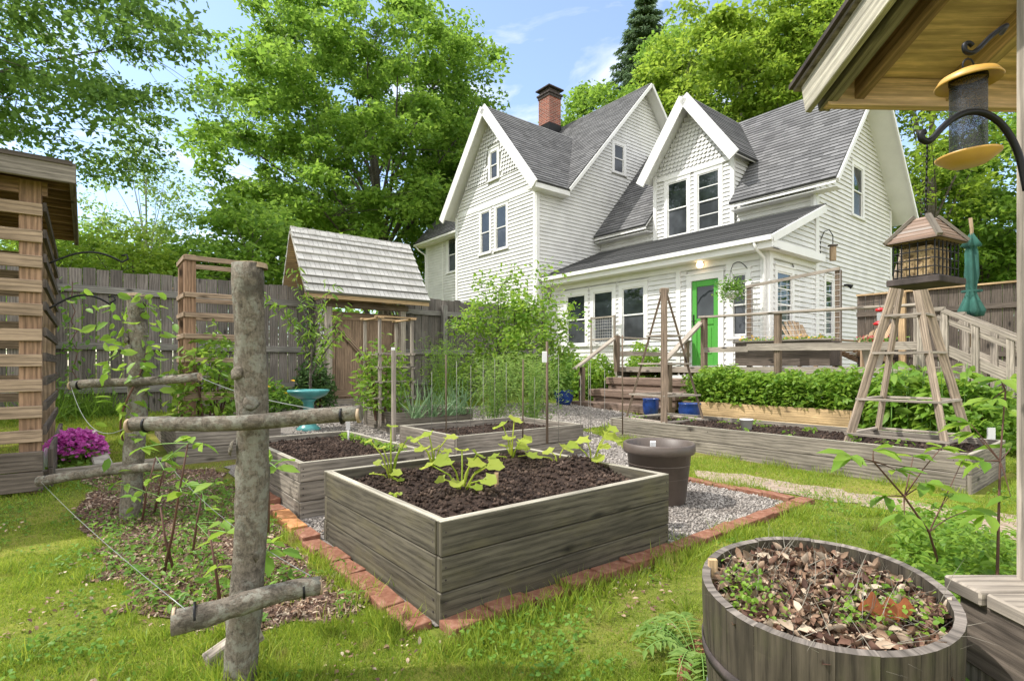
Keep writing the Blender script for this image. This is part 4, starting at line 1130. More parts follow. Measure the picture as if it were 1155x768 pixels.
p = at(993, 357, 7.0); hummer(p, 'red and clear hummingbird feeder hanging at the end of the deck rail')
mb = MB(); mb.tube([vadd(p, (0, 0, .11)), vadd(p, (.02, .05, .2)), W(-2.9, 8.62, 1.86)], .004, 5); tag(mb.build('feeder_hanger', M['iron']), 'thin black wire holding the feeder at the deck rail', 'hanger')
def hookpole():
    g = gd(192, 8.6); t = at(194, 326, 8.6)
    e = empty('hook_pole', g, 'yellow-green crook pole standing against the fence left of the cedar trellis', 'garden pole')
    mb = MB(); pts = [g, (g[0], g[1], t[2]-.1), (g[0]+.03, g[1], t[2]), (g[0]+.1, g[1], t[2]+.03), (g[0]+.17, g[1], t[2]-.03)]
    mb.tube(pts, .014, 6); mb.build('pole', M['yellow'], e)
    p = at(189, 370, 8.55); hummer(p, 'red hummingbird feeder hanging in front of the left fence')
hookpole()

# ------------------------------------------------------------------ wooden obelisks
def obelisk(center, ang, half, ztop, z0, levels, label, leg=.04, shelf=.05, open_=0.0, thin=None):
    e = empty('plant_obelisk', (center[0], center[1], z0), label, 'obelisk', 'wooden plant obelisks')
    ca, sa = math.cos(ang), math.sin(ang)
    cs = []
    for (i, j) in ((-1, -1), (1, -1), (1, 1), (-1, 1)):
        cs.append((center[0] + half*(ca*i - sa*j), center[1] + half*(sa*i + ca*j)))
    top = (center[0], center[1], ztop)
    tp = [lerp((c[0], c[1], ztop), top, 1-open_) for c in cs]
    for k, c in enumerate(cs):
        w = leg if not thin or k not in thin else leg*.28
        mb = MB(); mb.board((c[0], c[1], z0-.1), tp[k], w, w*(.8 if thin else .4), up=(c[0]-center[0], c[1]-center[1], 0)); mb.build('leg', M['brownpost' if thin else 'ladder'], e, bev=.003)
    for z in levels:
        t = (z-z0)/(ztop-z0)
        mb = MB(); q = [lerp((c[0], c[1], z), (tp[i][0], tp[i][1], z), t) for i, c in enumerate(cs)]
        for i in range(4):
            a, b = q[i], q[(i+1) % 4]; d = vnorm(vsub(b, a))
            mb.board(vadd(a, vmul(d, -.02)), vadd(b, vmul(d, .02)), .022, shelf)
        mb.build('crosspiece', M['grey'], e, bev=.002)
    mb = MB(); mb.obox((center[0], center[1], ztop), (.05, 0, 0), (0, .05, 0), (0, 0, .03)); mb.build('finial', M['ladder'], e, bev=.004)
    return e
p = at(750, 400, 6.97)
obelisk((p[0]-.01, 6.97), math.radians(-61), .37, 1.97, .25, (.31, .62, 1.02, 1.38), 'slim dark wooden obelisk standing in front of the deck steps', .1, .06, .04, thin=(0, 2))
p = at(1022, 400, 5.2)
obelisk((3.84, 5.2), math.radians(-52+90), .4, 2.14, .27, (.33, .67, 1.12, 1.48), 'tall tapering wooden obelisk with steps at the right end of the long bed', .075, .045, .03)

# ------------------------------------------------------------------ T posts of the berry trellis
def log(mb, p, q, r0, r1, n=14, seg=14, wob=.05, bend=.01):
    pts = []; rs_ = []
    for i in range(seg+1):
        t = i/seg; b = bend*math.sin(t*PI*1.7+p[0]*9)
        pts.append(vadd(lerp(p, q, t), (b*.6, b, b*.8 if abs(q[2]-p[2]) < .4 else 0))); rs_.append((r0+(r1-r0)*t)*(1+R.uniform(-.045, .045)))
    mb.tube(pts, rs_, n, True, wob)
def tpost(base, top, r, bars, label, name='berry_trellis_post'):
    e = empty(name, base, label, 'trellis post', 'log posts of the berry trellis')
    mb = MB(); log(mb, (base[0], base[1], base[2]-.2), top, r*1.06, r*.93, 22, 30, .06, .016)
    for k_ in range(4):
        t_ = R.uniform(.15, .95); c_ = lerp(base, top, t_); an_ = R.uniform(-PI, 0); d_ = (math.cos(an_), math.sin(an_), R.uniform(.1, .5)); mb.tube([vadd(c_, vmul(d_, r*.85)), vadd(c_, vmul(d_, r*1.0)), vadd(c_, vmul(d_, r*1.06))], [.026, .02, .01], 9, True, .18)
    po = mb.build('post', M['log'], e)
    mb = MB(); c = top; mb.lathe((c[0], c[1], c[2]-.002), [(r*.97, -.012), (r*.93, .004), (.001, .012)], 20, False); mb.build('cut_end', M['logend'], po)
    for (p, q, r0, r1) in bars:
        mb = MB(); log(mb, p, q, r0, r1, 14, 14, .04, .008); b = mb.build('crossbar', M['log'], e)
        for (x, y, rr) in ((p, q, r0), (q, p, r1)):
            mb = MB(); d = vnorm(vsub(x, y)); mb.tube([vadd(x, vmul(d, -.004)), vadd(x, vmul(d, .004))], rr*.98, 14); mb.build('cut_end', M['logend'], b)
        for (x, y, rr) in ((p, q, r0), (q, p, r1)):
            mb = MB(); d = vnorm(vsub(y, x)); c = vadd(x, vmul(d, .05)); mb.tube([vadd(c, vmul(d, -.003)), vadd(c, vmul(d, .003))], rr*1.07, 12); mb.build('wire_wrap', M['iron'], b)
    return e
PB = gd(272, 1.68); PT = at(284, 298, 1.68)
B1L, B1R = at(146, 480, 1.60), at(405, 468, 1.60)
B1l, B1r = at(197, 699, 1.5), at(361, 660, 1.68)
tpost(PB, PT, .048, [(B1L, B1R, .0215, .024), (B1l, B1r, .035, .028)], 'thick bark-covered log post with two log crossbars, standing nearest the lawn')
PB2 = G(151, 584); d2 = PB2[1]; PT2 = at(153, 332, d2)
B2L, B2R = at(80, 435, d2-.06), at(225, 425, d2-.06); B2l, B2r = at(45, 542, d2-.06), at(190, 523, d2-.06)
tpost(PB2, PT2, .055, [(B2L, B2R, .026, .026), (B2l, B2r, .03, .026)], 'leaf-covered log post with thin crossbars beside the flower bed')
def wire(p, q, sag, label, n=14, r=.0014):
    mb = MB(); mb.tube([vadd(lerp(p, q, i/n), (0, 0, -sag*4*(i/n)*(1-i/n))) for i in range(n+1)], r, 5)
    tag(mb.build('trellis_wire', M['wire'], None), label, 'wire', 'wires of the berry trellis')
wire(B1L, B2L, .12, 'slack wire joining the left ends of the upper crossbars')
wire(B1R, B2R, .03, 'taut wire joining the right ends of the upper crossbars', r=.002)
wire(vadd(B1l, (.03, 0, .03)), B2l, .02, 'thin wire from the low crossbar near the lawn to the left')
wire(vadd(B1r, (-.03, 0, .03)), B2r, .05, 'thin wire joining the right ends of the lower crossbars')
mb = MB(); p = G(262, 757); mb.board((p[0]-.08, p[1]-.0, p[2]+.02), (p[0]+.03, p[1]+.12, p[2]+.08), .07, .05); tag(mb.build('wood_offcut', M['grey'], bev=.004), 'short grey wood offcut wedged at the foot of the log post', 'wood block')

# cedar trellis tower in the bed by the fence
def cedar_tower():
    b = gd(214, 5.6); z0 = .3
    a0, b0 = ab(b[0], b[1])
    e = empty('trellis_tower', W(a0-.1, b0+.3, z0), 'tall reddish cedar trellis with horizontal slats in the raised bed by the fence', 'trellis')
    zt = at(214, 288, 5.6)[2]
    A = [(a0-.42, b0), (a0, b0), (a0, b0+.62), (a0-.42, b0+.62)]
    for k, (a, bb) in enumerate(A):
        mb = MB(); w = .04 if k in (0, 1) else .022
        mb.abox(a-w, a+w, bb-w*1.3, bb+w*1.3, z0-.15, zt); mb.build('corner_post', M['cedar'], e, bev=.004)
    for i, y in enumerate((292, 333, 355, 379, 406, 447)):
        z = at(214, y, 5.6)[2]
        for k in range(4):
            p, q = A[k], A[(k+1) % 4]
            da, db = q[0]-p[0], q[1]-p[1]; L = math.hypot(da, db); na, nb = db/L*.055, -da/L*.055
            mb = MB(); mb.board(W(p[0]+na-da/L*.05, p[1]+nb-db/L*.05, z+R.uniform(-.004, .004)), W(q[0]+na+da/L*.05, q[1]+nb+db/L*.05, z+R.uniform(-.004, .004)), .05 if i < 5 else .085, .02); mb.build('slat', M['slat'], e, bev=.002)
cedar_tower()
# light trellis in the small bed by the gate
def small_trellis():
    c = gd(438, 6.9); a0, b0 = ab(c[0], c[1]); z0 = .35
    e = empty('trellis_tower', W(a0, b0, z0), 'pale square stake trellis with flat top boards in front of the gate', 'trellis')
    zt = at(438, 360, 6.9)[2]; h = .22
    A = [(a0-h, b0-h), (a0+h, b0-h), (a0+h, b0+h), (a0-h, b0+h)]
    for a, b in A:
        mb = MB(); mb.abox(a-.016, a+.016, b-.016, b+.016, z0-.1, zt); mb.build('stake', M['grey'], e)
    for i, z in enumerate((zt, zt-.45, zt-.62, zt-.8, zt-1.0)):
        mb = MB()
        for k in range(4):
            p, q = A[k], A[(k+1) % 4]; da, db = (q[0]-p[0])*.12, (q[1]-p[1])*.12
            s = .008 * (1 if k % 2 else -1)
            mb.board(W(p[0]-da, p[1]-db, z+s), W(q[0]+da, q[1]+db, z+s), .015, .07 if i == 0 else .035)
        mb.build('slat', M['newwood'] if i == 0 else M['grey'], e)
small_trellis()
# stakes in the ringed bed
def stakes():
    for i, (px, yb, yt) in enumerate(((590, 478, 405), (617, 488, 385), (503, 498, 400), (700, 480, 378))):
        if i == 3: px, yb = 702-0, 480
        d = (5.1, 4.95, 5.0, 5.5)[i] if i < 3 else 5.6
        q = at(px, yt, d); p = (q[0]+R.uniform(-.01, .01), d, .28)
        mb = MB(); mb.tube([p, q], .007 if i != 1 else .012, 6)
        tag(mb.build('garden_stake', M['brownpost']), ['brown wooden stake at the back corner of the ringed bed', 'dark wooden stake with a small white cap in the ringed bed', 'bamboo stake at the front corner of the ringed bed', 'tall thin stake at the right side of the ringed bed'][i], 'stake', 'stakes of the ringed bed')
    for px in (487, 515, 531, 545, 558, 571, 603, 630, 655, 664, 726, 742):
        d = R.uniform(4.9, 5.7); q = at(px if px < 690 else px-60, R.uniform(398, 428), d)
        mb = MB(); mb.tube([(q[0], d, .28), q], .0026, 5)
        tag(mb.build('garden_stake', M['rail']), 'thin grey wire stake among the slender ring of stakes', 'stake', 'thin wire stakes of the ringed bed')
    q = at(444, 395, 6.1); mb = MB(); mb.abox(*(lambda a, b: (a-.02, a+.02, b-.02, b+.02))(*ab(q[0], q[1])), .1, q[2]); tag(mb.build('corner_stake', M['grey']), 'grey square stake at the front corner of the small gate-side bed', 'stake')
    for px, py, d, lab in ((472, 394, 6.2, 'white plastic tag clipped on the stake by the small trellis'), (614, 399, 4.9, 'white tag on top of the dark stake in the ringed bed')):
        q = at(px if px != 472 else 444, py, d); mb = MB(); mb.obox((q[0], d-.03, q[2]-.03), (.022, 0, 0), (0, .006, 0), (0, 0, .05)); tag(mb.build('plant_tag', M['whiteplastic'], bev=.003), lab, 'plant tag')
stakes()
# ------------------------------------------------------------------ left lumber shelter
def left_shelter():
    a0, b0 = ab(-3.36, 3.79)          # near right corner
    z0 = ga(a0)
    e = empty('lumber_shelter', W(a0-.5, b0-.7, z0), 'open slatted lumber shelter with a flat rafter roof at the left', 'shelter')
    zt = at(45, 183, 3.79)[2]
    for (a, b, w) in ((a0, b0, .09), (a0-2.2, b0, .09), (a0, b0-1.8, .09), (a0-2.2, b0-1.8, .09)):
        mb = MB(); mb.abox(a-.04, a+.04, b-w, b+.03, z0-.1, zt-.14); mb.build('post', M['cedar'] if a == a0 else M['slat'], e, bev=.005)
    z = z0 + .62; k = 0
    ys = [518, 494, 460, 427, 394, 364, 330, 297, 264, 232, 200]
    for k, y in enumerate((492, 464, 435, 407, 378, 348, 322, 293, 265, 234)):
        zz = at(20, y, 3.7)[2]
        mb = MB(); mb.board(W(a0+.055, b0-1.9, zz-.02+R.uniform(-.01, .01)), W(a0+.055, b0+.035, zz+R.uniform(-.006, .006)), .085, .022); mb.build('slat', M['slat'], e, bev=.003)
        mb = MB(); mb.board(W(a0-2.2, b0-1.9, zz), W(a0-2.2, b0+.035, zz), .085, .022); mb.build('slat', M['slat'], e)
        mb = MB(); mb.board(W(a0-2.2, b0+.045, zz+.03), W(a0+.03, b0+.045, zz+.03), .06, .02); mb.build('side_slat', M['dark'], e)
    for s, (p, q) in enumerate((((a0+.07, b0-1.95), (a0+.07, b0+.04)), ((a0-.03, b0+.075), (a0-2.2, b0+.075)))):
        mb = MB()
        for j in range(2): mb.board(W(*p, z0+.09+j*.14), W(*q, z0+.09+j*.14), .135, .03)
        mb.build('lower_panel', M['dark'], e, bev=.004)
    mb = MB(); mb.abox(a0-2.3, a0+.25, b0-2.3, b0+.2, zt-.05, zt-.02); mb.build('roof', M['dark'], e)
    mb = MB(); mb.board(W(a0+.22, b0-2.3, zt-.1), W(a0+.22, b0+.22, zt-.1), .14, .035); mb.build('fascia', M['bedgrey'], e, bev=.004)
    mb = MB(); mb.board(W(a0+.2, b0+.2, zt-.1), W(a0-2.3, b0+.2, zt-.1), .12, .035); mb.build('fascia', M['bedgrey'], e)
    mb = MB(); mb.board(W(a0+.01, b0-2.1, zt-.19), W(a0+.01, b0+.06, zt-.19), .1, .05); mb.build('beam', M['cedar'], e)
    for i in range(8):
        a = a0 - .1 - i*.29
        mb = MB(); mb.board(W(a, b0-2.2, zt-.1), W(a, b0+.18, zt-.1), .09, .035); mb.build('rafter', M['cedar'], e)
    mb = MB(); c = W(a0+.09, b0-.28, zt-.2); mb.obox(c, (UX*.03, UY*.03, 0), (VX*.055, VY*.055, 0), (0, 0, .085)); mb.build('bracket_block', M['bedgrey'], e)
    for dz, ln in ((.62, .42), (.3, .34)):
        mb = MB(); p = W(a0+.03, b0+.07, z0+1.0+dz); pts = []
        for i in range(13):
            t = i/12; pts.append((p[0]+VX*ln*t, p[1]+VY*ln*t, p[2]+.11*math.sin(t*2.6)))
        q = pts[-1]; pts += [(q[0]+.03, q[1]+.02, q[2]+.03), (q[0]+.02, q[1]+.02, q[2]+.06), (q[0]-.01, q[1], q[2]+.05)]
        mb.tube(pts, .007, 6); mb.build('hook', M['iron'], e)
    c = W(a0-.45, b0-.75, z0+.12)
    mb = MB(); mb.lathe(c, [(.001, 0), (.17, 0), (.2, .36), (.22, .37), (.22, .39), (.185, .39), (.16, .05), (.001, .05)], 24)
    tag(mb.build('plastic_tub', M['bluetub']), 'blue plastic tub standing inside the slatted shelter', 'tub')
left_shelter()
# flower bed beside it
def flower_bed():
    pts = [G(45, 541), G(190, 524), G(168, 497), G(60, 497)]
    mbx = [((45, 541), (118, 533)), ((118, 533), (190, 524))]
    for i, (p, q) in enumerate(mbx):
        P, Q = G(*p), G(*q); mb = MB(); mb.board(vadd(P, (0, 0, .03)), vadd(Q, (0, 0, .03)), .08, .05)
        tag(mb.build('edging_timber', M['grey'], bev=.006), ['grey edging timber at the front of the magenta flower bed', 'grey edging timber running on to the leafy log post'][i], 'timber', 'edging timbers of the flower bed')
    P, Q = G(116, 530), G(100, 492); mb = MB(); mb.board(vadd(P, (0, 0, .03)), vadd(Q, (0, 0, .03)), .08, .13); tag(mb.build('edging_stone', M['stone'], bev=.01), 'flat pale stone slab edging the magenta flower bed', 'stone')
    c = G(85, 522); n = 1500
    e = empty('flowering_plant', c, 'mound of magenta phlox flowers beside the slatted shelter', 'flowers')
    rr = np.sqrt(RN.uniform(0, 1, n)); th = RN.uniform(0, 2*PI, n)
    P = np.stack([c[0]+.21*rr*np.cos(th), c[1]+.25*rr*np.sin(th), c[2]+.05+.24*np.sqrt(np.clip(1-rr**2, 0, 1))*RN.uniform(.7, 1.05, n)], 1)
    build_inst('flowers', [leafset(P, .035, OVAL, .95, .7, 0, .3)], M['phlox'], e)
    P2 = P[:700]*1; P2[:, 2] = c[2] + (P2[:, 2]-c[2])*.75; build_inst('leaves', [leafset(P2, .05, DIA, .3)], M['shrub'], e)
    c = G(52, 535); mb = MB(); mb.lathe(c, [(.001, 0), (.035, .005), (.036, .14), (.015, .18), (.012, .21), (.001, .215)], 14); tag(mb.build('bottle', M['clear']), 'small clear plastic bottle standing in the flower bed', 'bottle')
    n = 900; t = RN.uniform(0, 1, (n, 2)); P = []
    for i in range(n):
        a = lerp(lerp(pts[0], pts[1], t[i, 0]*.5), lerp(pts[3], pts[2], t[i, 0]*.5), t[i, 1]); P.append((a[0], a[1], a[2]+R.uniform(.01, .06)))
    tag(build_inst('ground_cover', [leafset(np.array(P), .04, OVAL, .8)], M['shrub']), 'low green ground cover around the magenta flowers', 'ground cover', kind='stuff')
flower_bed()
# bird bath
def birdbath():
    c = G(348, 485); k = c[1]
    e = empty('bird_bath', c, 'teal glazed bird bath on a stem between bed and gate', 'bird bath')
    zt = at(348, 441, k)[2] - c[2]; r = 22.5*k/FP
    mb = MB(); mb.lathe(c, [(.14, 0), (.145, .02), (.11, .05), (.07, .1), (.06, zt*.5), (.065, zt-.14), (.1, zt-.1), (r*.1, zt-.1)], 24); mb.build('pedestal', M['teal'], e)
    mb = MB(); mb.lathe(c, [(.02, zt-.11), (r*.5, zt-.09), (r*.85, zt-.05), (r, zt-.005), (r, zt+.015), (r*.95, zt+.012), (r*.8, zt-.03), (r*.4, zt-.055), (.001, zt-.06)], 32); mb.build('basin', M['teal'], e)
    mb = MB(); mb.lathe(c, [(.001, zt-.02), (r*.85, zt-.02)], 24); mb.build('water', M['glass'], e)
birdbath()
# pots
def pot(name, c, prof, mat, label, cat, plants=None, grp=None):
    e = empty(name, c, label, cat, grp)
    mb = MB(); mb.lathe(c, prof, 36); mb.build('pot_wall', M[mat], e)
    return e
c = G(743, 566); k = c[1]; s = k/FP
e = pot('planter_pot', c, [(.001, 0), (27*s, 0), (29*s, .02), (35*s, .36), (38.5*s, .365), (39.5*s, .385), (39.5*s, .43), (38*s, .437), (35.5*s, .43), (34*s, .36), (30*s, .3)], 'potbrown', 'large empty brown plastic pot standing on the gravel corner', 'plant pot')
mb = MB(); mb.lathe(c, [(.001, .335), (33*s, .335)], 24); mb.build('soil', M['soil'], e)
mb = MB()
for zz in (.1, .19, .28): mb.lathe(c, [((27.5+zz*20)*s, zz), ((28.6+zz*20)*s, zz+.006), ((27.8+zz*20)*s, zz+.014)], 36)
mb.build('ridge', M['potbrown'], e)
mb = MB(); mb.obox((c[0]-.05, c[1]-.03, c[2]+.4), (.02, 0, 0), (0, .004, .004), (0, 0, .045)); tag(mb.build('plant_tag', M['whiteplastic']), 'white plastic tag standing inside the big brown pot', 'plant tag')
def blue(px, yb, yt, w, lab, plant):
    c = G(px, yb); k = c[1]; h = (yb-yt)*k/FP; r = w/2*k/FP
    e = empty('glazed_pot', c, lab, 'plant pot', 'cobalt blue glazed pots')
    mb = MB(); mb.lathe(c, [(.001, 0), (r*.62, 0), (r*.9, h*.35), (r, h*.7), (r*.93, h*.9), (r*1.02, h*.97), (r*1.0, h), (r*.9, h*.98), (r*.86, h*.8), (.001, h*.78)], 28); mb.build('pot_wall', M['cobalt'], e)
    if plant:
        P = np.array(c) + np.stack([RN.normal(0, r*.6, 350), RN.normal(0, r*.6, 350), h+RN.uniform(-.02, plant, 350)], 1)
        build_inst('leaves', [leafset(P, .09, OVAL, .5)], M['broad'], e)
blue(636, 457, 440, 22, 'cobalt blue pot with a leafy plant, left of the steps', .5)
blue(655, 449, 437, 17, 'smaller cobalt blue pot tucked behind the leafy one by the steps', .15)
def bluec(c, r, h, lab):
    e = empty('glazed_pot', c, lab, 'plant pot', 'cobalt blue glazed pots')
    mb = MB(); mb.lathe(c, [(.001, 0), (r*.62, 0), (r*.9, h*.35), (r, h*.7), (r*.93, h*.9), (r*1.02, h*.97), (r*1.0, h), (r*.9, h*.98), (r*.86, h*.8), (.001, h*.78)], 28); mb.build('pot_wall', M['cobalt'], e)
bluec(gd(734, 8.84), .135, .33, 'bright blue pot on the gravel in front of the steps')
bluec(gd(778, 8.27), .17, .33, 'wide dark blue pot at the right foot of the steps')
# things in the long bed and others
c = (*at(842, 484, 5.9)[:2], .27); mb = MB(); mb.lathe(c, [(.001, 0), (.05, 0), (.068, .13), (.072, .13), (.072, .14), (.06, .138), (.045, .01)], 20); tag(mb.build('plastic_cup', M['whiteplastic']), 'white plastic cup set in the soil of the long bed', 'cup')
c = at(1118, 497, 5.0); mb = MB(); mb.obox((c[0], c[1], .36), (.035, 0, 0), (0, .006, 0), (0, 0, .06)); tag(mb.build('plant_tag', M['whiteplastic']), 'white label stake at the right end of the long bed', 'plant tag')
c = at(393, 493, 4.6); mb = MB(); mb.tube([(c[0], c[1], .3), (c[0], c[1], .47)], .008, 6); mb.obox((c[0], c[1]-.01, .5), (.018, 0, 0), (0, .004, 0), (0, 0, .05)); tag(mb.build('plant_tag', M['meshwire']), 'grey label stake standing in the seedling bed', 'plant tag')
c = at(560, 545, 2.95); mb = MB(); mb.obox((c[0], c[1], .37), (.011, 0, 0), (0, .003, .004), (0, 0, .038)); tag(mb.build('plant_tag', M['newwood']), 'small wooden tag stuck among the squash plants', 'plant tag')
# rolled-up umbrella
def umbrella():
    x = at(1096, 300, 7.6); x0, y0 = x[0], x[1]
    e = empty('patio_umbrella', (x0, y0, ZD*0+.3), 'closed dark green patio umbrella in front of the right fence', 'umbrella')
    zt, zb = at(1096, 262, y0)[2], at(1096, 357, y0)[2]
    mb = MB(); mb.tube([(x0, y0, .3), (x0, y0, zt+.05), (x0-.02, y0, zt+.2)], .022, 8); mb.build('pole', M['teak'], e)
    H = zt-zb
    prof = [(.012, zt), (.035, zt-.06), (.1, zt-.2), (.05, zt-.215), (.065, zt-.3), (.07, zt-H*.5), (.05, zt-H*.66), (.042, zt-H*.7), (.075, zt-H*.8), (.125, zt-H*.93), (.1, zb), (.03, zb-.0)]
    mb = MB(); mb.lathe((x0, y0, 0), prof, 64, True, lambda th, z: 1 + .3*math.cos(6*th+z*3.1) + .12*math.cos(3*th+z*6)); mb.build('canopy', M['umbrella'], e)
    mb = MB(); mb.lathe((x0, y0, 0), [(.12, zt-H*.71), (.12, zt-H*.69)], 16); mb.build('tie', M['umbrella'], e)
umbrella()

# ------------------------------------------------------------------ right-hand shelter: post, roof, step
def right_shelter():
    e = empty('garden_shelter', (1.6, 1.3, 0), 'wooden shelter corner at the right with plywood roof, rafters and grey post', 'shelter')
    zr0 = lambda y: 2.135 + .26*(2.13-y)       # underside of the roof sheet
    x0, x1 = 1.215, 3.2; ye, yn = 2.18, -.4
    def sheet(mb, xa, xb, dz0, dz1, ya=ye, yb=yn):
        P = [(xa, ya, zr0(ya)+dz0), (xb, ya, zr0(ya)+dz0), (xb, yb, zr0(yb)+dz0), (xa, yb, zr0(yb)+dz0)]
        Q = [(xa, ya, zr0(ya)+dz1), (xb, ya, zr0(ya)+dz1), (xb, yb, zr0(yb)+dz1), (xa, yb, zr0(yb)+dz1)]
        uv = [(p[0], p[1]*.6) for p in P]
        mb.face(P, uv); mb.face(Q[::-1], uv[::-1])
        for i in range(4):
            j = (i+1) % 4; mb.face([P[j], P[i], Q[i], Q[j]], [(0, 0), (1, 0), (1, .02), (0, .02)])
    mb = MB(); sheet(mb, x0+.02, x1, .0, .018); mb.build('roof_sheet', M['ply'], e)
    mb = MB(); sheet(mb, x0-.065, x1, .034, .052, ye+.05); mb.build('roofing', M['capdark'], e)
    mb = MB(); sheet(mb, x0-.05, x1, .019, .033, ye+.04); mb.build('drip_edge', M['bedgrey'], e)
    # rake boards on the left edge
    def along(mb, x, dz, w, t, ya=ye, yb=yn): mb.board((x, ya, zr0(ya)+dz), (x, yb, zr0(yb)+dz), w, t)
    mb = MB(); along(mb, x0-.02, -.045, .125, .025, ye+.0); mb.build('rake_board', M['rim'], e, bev=.003)
    mb = MB(); along(mb, x0+.045, -.05, .1, .045); mb.build('rake_rafter', M['bedgrey'], e, bev=.003)
    for x in (1.37, 1.74, 2.15, 2.6):
        mb = MB(); along(mb, x, -.045, .088, .04, ye-.03); mb.build('rafter', M['newwood'] if x > 1.5 else M['cedar'], e, bev=.003)
    mb = MB(); mb.board((x0+.03, 2.13, 2.08), (x1, 2.2, 2.08), .11, .04); mb.build('eave_beam', M['ply'], e, bev=.003)
    # post with ragged edge
    mb = MB(); X, Y = 1.465, 1.46; mb.obox((X, Y, 1.355), (.05, 0, 0), (0, .05, 0), (0, 0, .975)); po = mb.build('post', M['grey'], e, bev=.006)
    mb = MB(); z = .5
    while z < 2.1:
        mb.obox((X+.02+R.uniform(-.004, .01), Y-.058, z), (.03, 0, .018), (0, .009, 0), (-.012, 0, .02)); z += R.uniform(.075, .12)
    mb.build('bark_notch', M['grey'], po, bev=.003)
    # platform
    zt = .405
    mb = MB()
    mb.obox((1.93, 1.47, zt-.02), (.7, 0, 0), (0, .06, 0), (0, 0, .02)); mb.obox((1.96, 1.345, zt-.02), (.72, 0, 0), (0, .06, 0), (0, 0, .02)); mb.obox((1.94, 1.22, zt-.02), (.69, 0, 0), (0, .06, 0), (0, 0, .02)); mb.obox((1.94, 1.09, zt-.02), (.67, 0, 0), (0, .06, 0), (0, 0, .02))
    mb.build('platform_board', M['grey'], e, bev=.005)
    mb = MB(); mb.board((1.27, 1.03, .28), (1.27, 1.5, .28), .19, .04); mb.board((1.27, 1.5, .28), (2.6, 1.5, .28), .19, .04); mb.board((1.29, 1.04, .28), (2.6, 1.04, .28), .19, .04); mb.build('skirt_board', M['dark'], e, bev=.004)  # dark colour puts the shade of the open underside into these boards
    for yy in (1.47, 1.07):
        mb = MB(); mb.obox((1.29, yy, .1), (.035, 0, 0), (0, .035, 0), (0, 0, .11)); mb.build('foot', M['bedgrey'], e)
right_shelter()
